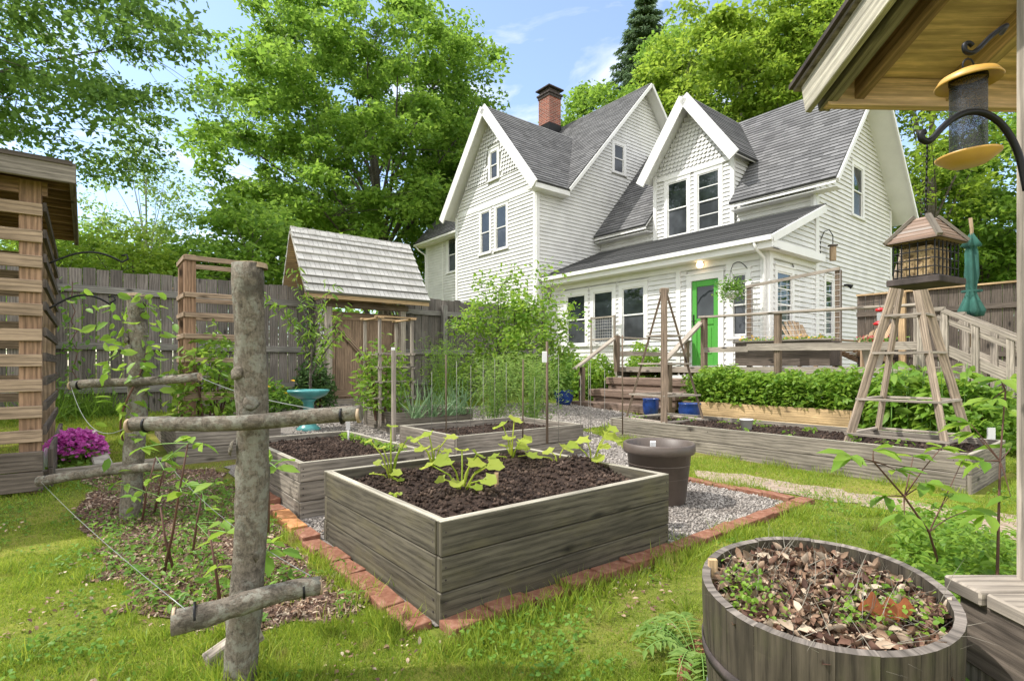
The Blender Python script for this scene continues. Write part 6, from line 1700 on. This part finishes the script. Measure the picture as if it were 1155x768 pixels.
# leafy vine over the second log post
def postvine():
    e = empty('climbing_vine', PB2, 'bright green vine wrapping the leaf-covered log post', 'vine', 'climbing vines')
    mb = MB(); pts = []
    for i in range(40):
        t = i/39; q = lerp(PB2, PT2, t); an = t*9; pts.append(vadd(q, (.065*math.cos(an), .065*math.sin(an)-.01, 0)))
    mb.tube(pts, .006, 5, False); mb.build('stem', M['cane'], e)
    P = []
    for i in range(130):
        t = R.random()**.45; q = lerp(PB2, PT2, t); s = .05+.1*t**2; P.append(vadd(q, (R.gauss(.03*t, s), R.gauss(-.06, s*.6), R.gauss(0, .03))))
    build_inst('leaves', [leafset(np.array(P), .072, OVAL, .55, .4, .45)], M['lush'], e)
postvine()

# ---- squash plants
SQ = ([(0, 0, 0), (.02, .2, .0), (-.12, .38, .1), (.18, .5, .02), (.5, .52, .1), (.74, .34, -.04), (1, 0, .0), (.74, -.34, -.05), (.5, -.52, .09), (.18, -.5, .01), (-.12, -.38, .11), (.02, -.2, .0), (.45, 0, -.07)],
      [(12, i, (i+1) % 12) if i < 11 else (12, 11, 0) for i in range(12)])
def squash(c, leaves, label):
    e = empty('squash_plant', c, label, 'plant', 'squash seedlings in the front bed')
    mb = MB(); P = []; X = []; Y = []; Z = []
    for (dx, dz, dy, s) in leaves:
        q = (c[0]+dx, c[1]+dy, c[2]+dz)
        mid = lerp(c, q, .55); mid = (mid[0]-dx*.15, mid[1], mid[2]+.02)
        mb.tube([c, lerp(c, mid, .6), mid, q], [.0055, .005, .0042, .003], 6)
        th = math.atan2(dy+R.uniform(-.05, .05), dx+R.uniform(-.02, .02)); tl = R.uniform(-.35, .15)
        d = np.array([math.cos(th)*math.cos(tl), math.sin(th)*math.cos(tl), math.sin(tl)])
        nn = np.array([R.uniform(-.35, .35), R.uniform(-.7, -.1), 1.0]); sd = np.cross(nn, d); sd /= np.linalg.norm(sd); n2 = np.cross(d, sd)
        s = s*.6; P.append(np.array(q)-d*s*.15); X.append(d*s); Y.append(sd*s*1.02); Z.append(n2*s*1.2)
    mb.build('stems', M['squash'], e)
    T, F = SQ
    o = build_inst('leaves', [inst_arrays(T, F, np.array(P), np.array(X), np.array(Y), np.array(Z))], M['squash'], e, False)
    return e
def rnd_leaves(h, w, n, s, seed):
    R.seed(seed); out = []
    for i in range(n):
        t = 2*PI*i/n + R.uniform(-.4, .4); f = R.uniform(.35, 1); out.append((w*f*math.cos(t), h*(R.uniform(.35, 1) if i % 3 else 1), w*f*.8*math.sin(t), s*R.uniform(.7, 1.25)))
    return out
def pxleaves(c, L):
    out = []
    for (px, py, s, *dd) in L:
        dy = dd[0] if dd else R.uniform(-.06, .06); q = at(px, py, c[1]+dy); out.append((q[0]-c[0], q[2]-c[2], dy, s*c[1]/FP*1.06))
    return out
def sqp(px, py, d, L, label):
    c = at(px, py, d); squash(c, pxleaves(c, L), label)
R.seed(3)
sqp(441, 546, 2.93, [(441, 481, 20), (432, 505, 18), (418, 497, 14), (452, 503, 14), (428, 522, 15), (444, 533, 20), (449, 540, 18), (420, 534, 10), (460, 494, 14)], 'upright squash seedling at the left side of the front bed')
sqp(489, 530, 3.3, [(484, 490, 28), (505, 493, 24), (478, 505, 26), (490, 507, 24), (470, 497, 16), (501, 508, 20)], 'squash plant with broad leaves in the back left of the front bed')
sqp(521, 560, 2.62, [(505, 518, 32, -.06), (531, 522, 34, .05), (553, 524, 32, .02), (486, 524, 28, .0), (548, 540, 28, -.08), (521, 507, 26, .1), (538, 512, 28, .1), (500, 540, 20), (557, 519, 24, .1), (516, 543, 24, -.1), (535, 548, 22, -.08)], 'largest many-leaved squash plant near the middle of the front bed')
sqp(577, 524, 3.55, [(567, 479, 28), (580, 474, 26), (575, 493, 22), (590, 495, 24), (570, 503, 22), (585, 503, 26), (560, 514, 20), (595, 513, 20)], 'tall squash plant at the back corner of the front bed')
sqp(630, 527, 3.4, [(606, 514, 26), (621, 509, 22), (636, 505, 28), (625, 520, 16)], 'low squash plant with three leaves at the right of the bed')
sqp(668, 530, 3.3, [(650, 502, 24), (662, 496, 26), (684, 492, 34), (678, 504, 24), (672, 516, 26), (660, 518, 18), (668, 538, 20), (688, 483, 20)], 'squash plant at the right edge of the front bed')
c = at(445, 568, 2.55); squash((c[0], c[1], c[2]), rnd_leaves(.05, .03, 6, .03, 5), 'tiny weed seedling in the front left of the squash bed')
# seedlings row in the second bed
P = []
for i in range(60):
    a = R.uniform(-4.8, -3.6); b = 1.86+R.uniform(-.05, .02); w = W(a, b, .34); P += [vadd(w, (R.gauss(0, .02), R.gauss(0, .02), R.uniform(0, .05))) for _ in range(6)]
tag(build_inst('seedlings', [leafset(np.array(P), .035, OVAL, .5)], M['lush']), 'row of tiny green seedlings along the back of the bare soil bed', 'seedlings', kind='stuff')
P = []
for i in range(26):
    a, b = R.uniform(-4.6, -1.2), R.uniform(5.45, 6.5); w = W(a, b, .27); P += [vadd(w, (R.gauss(0, .03), R.gauss(0, .03), R.uniform(0, .07))) for _ in range(9)]
tag(build_inst('seedlings', [leafset(np.array(P), .045, OVAL, .6)], M['lush']), 'scattered small seedlings in the long bed', 'seedlings', kind='stuff')
# lush planting in the tan bed and at the deck foot
def lushbed():
    n = 12500; a = RN.uniform(-5.25, -2.72, n); b = RN.uniform(7.8, 8.62, n)
    h = .62*(.62+.6*fbm(a*4, b*4, 9, 2)); P = np.stack([a*UX+b*VX, a*UY+b*VY, .33+h*RN.uniform(0.05, 1, n)**.7], 1)
    tag(build_inst('foliage', [leafset(P, .075, OVAL, .55, .6, .1)], M['lush']), 'mass of bright green leafy plants filling the tan lumber bed', 'foliage', kind='stuff')
lushbed()
def broadbush(label, px, d, h, r, n, seed):
    R.seed(seed); c = gd(px, d); e = empty('tall_leafy_plant', c, label, 'plant', 'tall broad-leaved plants behind the obelisk')
    mb = MB(); P = []; D = []
    for k in range(26):
        t = R.uniform(0, 2*PI); q = r*math.sqrt(R.random()); p = (c[0]+q*math.cos(t), c[1]+q*math.sin(t), c[2]); hh = h*R.uniform(.65, 1.08)
        top = vadd(p, (R.gauss(0, .05), R.gauss(0, .05), hh)); mb.tube([p, lerp(p, top, .5), top], [.008, .006, .003], 5, False)
        for j in range(n//26):
            s = R.uniform(.12, 1); an = R.uniform(0, 2*PI); P.append(vadd(lerp(p, top, s), (.03*math.cos(an), .03*math.sin(an), 0))); D.append((math.cos(an), math.sin(an), -.15))
    mb.build('stems', M['stem'], e); build_inst('leaves', [leafset(np.array(P), .15, OVAL, .48, .6, .2, .5, np.array(D))], M['lush'], e)
broadbush('tall broad-leaved plant clump seen between the obelisk legs', 1035, 6.7, 1.0, .45, 1000, 1)
broadbush('tall broad-leaved plant clump at the left of the obelisk', 1005, 7.0, .95, .4, 850, 2)
broadbush('tall broad-leaved plant clump right of the obelisk', 1075, 6.4, .95, .42, 850, 3)
bush('garden_shrub', 'green shrub at the foot of the deck stair by the right post', gd(1118, 6.2), .55, .5, .75, 1500, .11, 'shrub', stems=6)
# plants in front at the right: saplings by the shelter
def sapling(label, stem, leaves, ls, mat='lush', seed=1, name='young_sapling'):
    R.seed(seed); pts = [at(*s) for s in stem]; e = empty(name, (pts[0][0], pts[0][1], max(0, pts[0][2])), label, 'sapling')
    mb = MB(); n = len(pts); mb.tube(pts, [.006*(1-.6*i/(n-1)) for i in range(n)], 6, False)
    P = []; D = []
    for (px, py, d, k) in leaves:
        q = at(px, py, d); j = min(range(n), key=lambda i: vlen(vsub(pts[i], q))); mb.tube(limb_pts(pts[j], q, 4, 0, .1), [.0032, .003, .0026, .002, .0016], 4, False)
        dr = vnorm(vsub(q, pts[j])); base = math.atan2(dr[1], dr[0])
        for m_ in range(k):
            an = base + (m_-(k-1)/2)*.62; P.append(q); D.append((math.cos(an)*1.1, math.sin(an)*1.1, -.05))
    mb.build('stem', M['cane'], e)
    build_inst('leaves', [leafset(np.array(P), ls, OVAL, .42, .75, .12, .35, np.array(D))], M[mat], e)
sapling('arching young sapling with fans of leaves in front of the long bed', [(1060, 640, 2.35), (1048, 600, 2.3), (1020, 560, 2.25), (985, 520, 2.2), (965, 515, 2.18)],
        [(960, 514, 2.15, 5), (985, 508, 2.2, 4), (1010, 530, 2.2, 4), (1030, 515, 2.3, 5), (1045, 545, 2.2, 5), (1000, 560, 2.2, 4), (1020, 580, 2.2, 5), (1062, 505, 2.35, 5), (1070, 560, 2.3, 5), (1085, 520, 2.4, 4), (1095, 575, 2.4, 5)], .105, seed=4)
sapling('tall single-stemmed sapling beside the grey shelter post', [(1124, 690, 2.0), (1126, 600, 2.0), (1128, 520, 2.05), (1134, 440, 2.1)],
        [(1120, 450, 2.1, 5), (1135, 462, 2.1, 5), (1100, 490, 2.1, 4), (1140, 505, 2.1, 5), (1110, 520, 2.05, 4), (1095, 478, 2.1, 4), (1140, 560, 2.0, 4), (1112, 580, 2.0, 5), (1128, 428, 2.1, 4)], .1, seed=5)
def lowgreen(label, px0, px1, d0, d1, n, h, ls, mat='broad', tm=OVAL, asp=.5):
    P = []
    while len(P) < n:
        d = R.uniform(d0, d1); px = R.uniform(px0, px1); p = gd(px, d); k = float(fbm(p[0]*3, p[1]*3, 4, 2))
        if k < .36: continue
        P.append((p[0], p[1], p[2]+h*R.random()*min(1, k*1.5)))
    tag(build_inst('ground_cover', [leafset(np.array(P), ls, tm, asp, .7, .1)], M[mat]), label, 'ground cover', kind='stuff')
lowgreen('leafy ground cover in front of the shelter post at the right', 1010, 1145, 1.75, 3.1, 3600, .24, .045, 'lush')
lowgreen('ferny low weeds under the shelter platform', 1092, 1190, 1.2, 1.6, 500, .2, .07, 'broad')
# raspberry canes in the mulch
def cane(label, stem, leaves, seed, group='berry canes in the mulch bed'):
    R.seed(seed); pts = [at(*s) for s in stem]; e = empty('berry_cane', (pts[0][0], pts[0][1], gxy(pts[0][0], pts[0][1])), label, 'berry cane', group)
    mb = MB(); n = len(pts); mb.tube(pts, [.0075*(1-.5*i/(n-1)) for i in range(n)], 6)
    mb.build('stem', M['cane'], e); 
    mb = MB(); P = []; D = []
    for (px, py, d, s, k) in leaves:
        q = at(px, py, d); j = min(range(n), key=lambda i: vlen(vsub(pts[i], q))); mb.tube(limb_pts(pts[j], q, 4, 0, .1), .002, 4, False)
        for m_ in range(k): an = R.uniform(0, 2*PI); P.append(q); D.append((math.cos(an), math.sin(an), -.1))
    if P:
        mb.build('leaf_stalks', M['stem'], e)
        build_inst('leaves', [leafset(np.array(P), .072, OVAL, .6, .7, .15, .5, np.array(D))], M['lush'], e)
cane('cane with pale new leaves at its top left of the thick log post', [(185, 645, 2.5), (195, 600, 2.45), (203, 550, 2.4), (212, 500, 2.4)], [(216, 493, 2.4, 1, 4), (228, 500, 2.35, 1, 3), (185, 520, 2.4, 1, 3), (205, 555, 2.35, 1, 3), (240, 545, 2.4, 1, 3), (160, 505, 2.5, 1, 3)], 1)
cane('bare forked cane in the middle of the mulch', [(195, 640, 2.5), (186, 605, 2.5), (181, 572, 2.5)], [], 2)
cane('short dark cane left of the thick log post', [(248, 678, 2.15), (243, 640, 2.15), (236, 598, 2.15)], [(245, 640, 2.1, 1, 3), (255, 600, 2.1, 1, 2)], 3)
cane('leafy cane beside the second log post', [(160, 590, 3.2), (165, 555, 3.2), (176, 515, 3.2)], [(170, 540, 3.15, 1, 4), (185, 530, 3.1, 1, 4), (150, 560, 3.1, 1, 4), (130, 545, 3.2, 1, 3), (180, 560, 3.1, 1, 3)], 4)
cane('cane behind the second log post with drooping leaves', [(172, 588, 3.4), (180, 550, 3.4), (190, 510, 3.4)], [(195, 512, 3.3, 1, 4), (200, 540, 3.3, 1, 3), (220, 550, 3.3, 1, 4), (235, 560, 3.2, 1, 3)], 5)
cane('leafy shoot close at the right of the thick log post', [(302, 600, 2.0), (303, 560, 2.0), (300, 520, 2.0)], [(312, 528, 1.95, 1, 3), (306, 512, 1.95, 1, 3), (318, 520, 2.0, 1, 2)], 6)
cane('low leafy shoot at the right foot of the thick log post', [(300, 640, 2.0), (304, 615, 2.0)], [(308, 612, 1.95, 1, 4), (300, 626, 1.95, 1, 3), (318, 620, 2.0, 1, 2)], 7)
cane('thin cane with broad leaves between the two log posts', [(215, 640, 2.7), (222, 590, 2.7), (228, 555, 2.7)], [(232, 575, 2.65, 1, 4), (250, 590, 2.6, 1, 3), (210, 545, 2.7, 1, 4), (240, 610, 2.6, 1, 3)], 8)
# fern by the barrel
def fern(label, c, L, n, seed):
    R.seed(seed); P = []; D = []; mb = MB(); e = empty('fern', c, label, 'fern')
    for k in range(n):
        an = PI*.55 + k*1.1*2/n*PI*.5 + R.uniform(-.2, .2); pts = []
        for i in range(10):
            t = i/9; pts.append((c[0]+math.cos(an)*L*t, c[1]+math.sin(an)*L*t, c[2]+.16*math.sin(t*2.4)*L/.3))
        mb.tube(pts, .0018, 4, False)
        for i in range(1, 10):
            for s in (-1, 1):
                P.append(pts[i]); D.append((math.cos(an+s*1.2), math.sin(an+s*1.2), -.1))
                P.append(lerp(pts[i], pts[i-1], .5)); D.append((math.cos(an+s*1.2), math.sin(an+s*1.2), -.1))
    mb.build('stems', M['stem'], e); build_inst('fronds', [leafset(np.array(P), .05, DIA, .32, .85, .05, .3, np.array(D)*2.2)], M['fern'], e)
p = G(788, 752); fern('small fern growing at the left foot of the barrel', (p[0], p[1], 0), .2, 8, 3)

# ------------------------------------------------------------------ grass, stones, litter
BL = [(-3.1, -1.7, 1.0, 2.55), (-5, -3.4, 1.0, 2.0), (-7.4, -5.4, .55, 1.6), (-7, -6, 2.9, 4.2), (-5.2, -3.95, 2.5, 4.25), (-4.75, -.95, 5.3, 6.68), (-5.4, -2.6, 7.75, 11), (-12, -2, 8.6, 14)]
def pts_region(n, px0, px1, d0, d1, pw=1.0):
    d = (RN.uniform(0, 1, n)**pw)*(d1-d0)+d0; px = RN.uniform(px0, px1, n); x = (px-CX)/FP*d
    a = x*UX+d*UY; b = x*VX+d*VY
    return x, d, a, b
def free(a, b, patches=('gravel', 'mulch', 'dirt_path')):
    k = np.ones(len(a), bool)
    for (a0, a1, b0, b1) in BL: k &= ~((a > a0) & (a < a1) & (b > b0) & (b < b1))
    for p in patches: k &= ~inpoly(a, b, PATCH[p])
    return k
def gzv(a):
    s = lambda t: .5*(t+np.sqrt(t*t+.36)); return np.minimum(.05*s(-a-3)-.05*s(-a-13), .6)
def grass():
    parts = []
    for (n, px0, px1, d0, d1, h, w, th) in ((330000, -60, 1215, 1.2, 3.2, .032, .0028, .4), (220000, -60, 1215, 3.0, 7.0, .045, .005, .36), (40000, 420, 720, 6.5, 13.5, .07, .012, .2), (30000, -60, 460, 6.0, 10, .07, .011, .35)):
        x, y, a, b = pts_region(n, px0, px1, d0, d1)
        k = free(a, b); nz = fbm(a*1.3+3, b*1.3, 21, 3) + .25*(fbm(a*6, b*6, 5, 2)-.5)
        k &= (nz > th) | (RN.uniform(0, 1, n) < .5)
        k &= ~(np.hypot(x-.82, y-1.42) < .31)
        k &= ~((x > 1.22) & (y < 1.55))
        x, y, a, nz = x[k], y[k], a[k], nz[k]
        hh = h*(.38+2.2*np.clip(nz-th, 0, .4))[:, None]
        parts.append(blades(np.stack([x, y, gzv(a)-.002], 1), hh, w, .5))
    tag(build_inst('grass', parts, M['grass']), 'lawn grass and moss growing between beds and path', 'grass', kind='stuff')
    # longer tufts along the brick edge, round the barrel and at the post foot
    P_ = []
    for (a0_, b0_, a1_, b1_, n_, w_) in ((-1.6, .95, -1.6, 4.1, 3000, .05), (-1.78, .9, -3.2, .9, 700, .03), (-.86, 5.3, -4.6, 5.3, 2600, .06), (-1.5, 4.2, -2.6, 4.2, 500, .05)):
        t_ = RN.uniform(0, 1, n_); aa = a0_+(a1_-a0_)*t_; bb = b0_+(b1_-b0_)*t_; kk = fbm(aa*4, bb*4, 61, 2) > .45
        aa = aa[kk]+RN.normal(0, w_, kk.sum()); bb = bb[kk]+RN.normal(0, w_, kk.sum()); P_.append(np.stack([aa*UX+bb*VX, aa*UY+bb*VY, gzv(aa)], 1))
    th_ = RN.uniform(0, 2*PI, 1300); rr_ = .315+np.abs(RN.normal(0, .05, 1300)); P_.append(np.stack([.817+rr_*np.cos(th_), 1.42+rr_*np.sin(th_), np.zeros(1300)], 1))
    th_ = RN.uniform(0, 2*PI, 600); rr_ = .05+np.abs(RN.normal(0, .06, 600)); P_.append(np.stack([PB[0]+rr_*np.cos(th_), PB[1]+rr_*np.sin(th_), np.zeros(600)], 1))
    cx_ = RN.uniform(-2.5, 2.6, 150); cy_ = RN.uniform(1.3, 3.6, 150)
    for q_ in range(150):
        a_, b_ = ab(cx_[q_], cy_[q_])
        if free(np.array([a_]), np.array([b_]))[0] and not (cx_[q_] > 1.2 and cy_[q_] < 1.55) and math.hypot(cx_[q_]-.817, cy_[q_]-1.42) > .34: P_.append(np.stack([cx_[q_]+RN.normal(0, .03, 40), cy_[q_]+RN.normal(0, .03, 40), np.full(40, ga(a_))], 1))
    tag(build_inst('long_grass', [blades(np.concatenate(P_), .085, .0042, .45)], M['grass']), 'longer grass tufts along bricks, barrel and bed edges', 'grass', kind='stuff')
    # grass creeping over edges of the mulch, path and bricks
    x, y, a, b = pts_region(60000, 0, 1150, 1.5, 5.5); k = free(a, b, ('gravel',)) & (inpoly(a, b, PATCH['mulch']) | inpoly(a, b, PATCH['dirt_path'])) & (fbm(a*3, b*3, 8, 2) > .47)
    tag(build_inst('sparse_grass', [blades(np.stack([x[k], y[k], gzv(a[k])], 1), .04, .004, .7)], M['grass']), 'sparse grass straying over mulch and path', 'grass', kind='stuff')
    # clover-like weeds
    x, y, a, b = pts_region(26000, -20, 1180, 1.3, 4.2); k = free(a, b, ('gravel',)); nz = fbm(a*2.6, b*2.6, 31, 3); k &= nz > .56
    k &= ~((x > 1.22) & (y < 1.55)) & ~(np.hypot(x-.82, y-1.42) < .32)
    tag(build_inst('clover', [leafset(np.stack([x[k], y[k], gzv(a[k])+RN.uniform(.005, .045, k.sum())], 1), .018, OVAL, .8, .8, 0)], M['broad']), 'patches of clover and small round-leaved weeds in the lawn', 'weeds', kind='stuff')
grass()
def gravel_stones():
    x, y, a, b = pts_region(60000, 300, 900, 1.9, 5.2); k = inpoly(a, b, PATCH['gravel']) & free(a, b, ())
    parts = [stones(np.stack([x[k], y[k], gzv(a[k])+.012], 1), .0085, .65, .5)]
    x, y, a, b = pts_region(26000, 330, 780, 4.8, 12); k = inpoly(a, b, PATCH['gravel']) & free(a, b, ())
    parts.append(stones(np.stack([x[k], y[k], gzv(a[k])+.012], 1), .014, .6, .5))
    x, y, a, b = pts_region(9000, 780, 1200, 2.6, 5.2); k = inpoly(a, b, PATCH['dirt_path']) & (fbm(a*2, b*2, 3, 2) > .55)
    parts.append(stones(np.stack([x[k], y[k], gzv(a[k])+.006], 1), .005, .6, .5))
    tag(build_inst('gravel_stones', parts, M['pebble']), 'loose grey gravel stones between the raised beds', 'gravel', kind='stuff')
gravel_stones()
def mulch_litter():
    x, y, a, b = pts_region(60000, -20, 460, 1.5, 4.6); k = inpoly(a, b, PATCH['mulch']) & free(a, b, ())
    CH_ = ([(0, .5, 0), (0, -.5, 0), (1, -.4, .12), (1, .4, .05)], [(0, 1, 2, 3)])
    P = np.stack([x[k], y[k], gzv(a[k])+RN.uniform(.006, .018, k.sum())], 1); m = len(P)//2
    parts = [leafset(P[:m:2], .021, OVAL, .6, .7, 0, .9), leafset(P[m:], .02, CH_, .25, .6, 0, .9)]
    x, y, a, b = pts_region(2600, -20, 760, 1.4, 3.2); k = free(a, b, ()) & ~inpoly(a, b, PATCH['mulch']) & (fbm(a*2, b*2, 77, 2) > .48)
    parts.append(leafset(np.stack([x[k], y[k], gzv(a[k])+.012], 1), .018, OVAL, .6, .8, 0, .9))
    tag(build_inst('leaf_litter', parts, M['litter']), 'brown leaf litter and wood chips over the mulch bed', 'leaf litter', kind='stuff')
    x, y, a, b = pts_region(9000, -20, 460, 1.5, 4.6); k = inpoly(a, b, PATCH['mulch']) & (fbm(a*3, b*3, 8, 2) > .5)
    tag(build_inst('weeds', [leafset(np.stack([x[k], y[k], gzv(a[k])+RN.uniform(.01, .07, k.sum())], 1), .035, OVAL, .5, .7, 0)], M['broad']), 'small green weeds sprouting through the mulch', 'weeds', kind='stuff')
mulch_litter()
# ------------------------------------------------------------------ camera, sun, sky
cam = bpy.data.cameras.new('camera'); co = bpy.data.objects.new('camera', cam); COL.objects.link(co)
co.location = (0, 0, CH); co.rotation_euler = (PI/2, 0, 0)
cam.sensor_width = 36; cam.lens = FP / 1155 * 36; cam.shift_y = (HY - 384) / 1155; cam.clip_end = 2000; cam.clip_start = .05
S.camera = co
el = math.radians(54); az = math.atan2(-1, -.06)
sd = Vector((math.sin(az)*math.cos(el), math.cos(az)*math.cos(el), math.sin(el)))
sl = bpy.data.lights.new('sun', 'SUN'); so = bpy.data.objects.new('sun', sl); COL.objects.link(so)
sl.energy = 2.5; sl.angle = math.radians(.9); sl.color = (1, .965, .9)
so.rotation_euler = sd.to_track_quat('Z', 'Y').to_euler(); so.location = (-30, 0, 40)
w = bpy.data.worlds.new('World'); S.world = w; w.use_nodes = True
nt = w.node_tree; bg = nt.nodes['Background']
sky = nt.nodes.new('ShaderNodeTexSky'); sky.sky_type = 'NISHITA'; sky.sun_disc = False
sky.sun_elevation = el; sky.sun_rotation = az; sky.air_density = 1.0; sky.dust_density = .6; sky.ozone_density = 1.3
tc = nt.nodes.new('ShaderNodeTexCoord'); mp = nt.nodes.new('ShaderNodeMapping'); mp.inputs[3].default_value = (1, 1, 3.2); mp.inputs[1].default_value = (.35, .1, .2)
nt.links.new(tc.outputs['Generated'], mp.inputs[0])
cl = noise(nt, mp.outputs[0], 2.3, 7, .58, .6)
cm = ramp(nt, cl, [(.5, (.05, .05, .05)), (.72, (.85, .85, .85))])
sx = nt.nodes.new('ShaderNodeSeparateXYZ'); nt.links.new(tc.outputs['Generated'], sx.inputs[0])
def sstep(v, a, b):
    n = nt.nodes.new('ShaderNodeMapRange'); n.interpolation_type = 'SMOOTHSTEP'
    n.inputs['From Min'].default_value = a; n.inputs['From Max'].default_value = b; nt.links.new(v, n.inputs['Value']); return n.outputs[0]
fill_bank = math_(nt, 'MULTIPLY', math_(nt, 'MAXIMUM', sstep(sx.outputs[1], .25, -.25), sstep(sx.outputs[2], .68, .9)), .85)   # bright cloud bank overhead and behind the viewer, unseen, added as neutral fill light
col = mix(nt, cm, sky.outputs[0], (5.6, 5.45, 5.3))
col = mix(nt, fill_bank, col, (7.0, 6.95, 6.8))
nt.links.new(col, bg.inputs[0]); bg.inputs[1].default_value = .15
S.view_settings.view_transform = 'Standard'; S.view_settings.look = 'None'; S.view_settings.gamma = 1; S.view_settings.exposure = 1.08
S.cycles.max_bounces = 6; S.cycles.diffuse_bounces = 3; S.cycles.glossy_bounces = 3; S.cycles.transparent_max_bounces = 8; S.cycles.transmission_bounces = 4
S.cycles.use_denoising = True
S.cycles.caustics_reflective = False; S.cycles.caustics_refractive = False
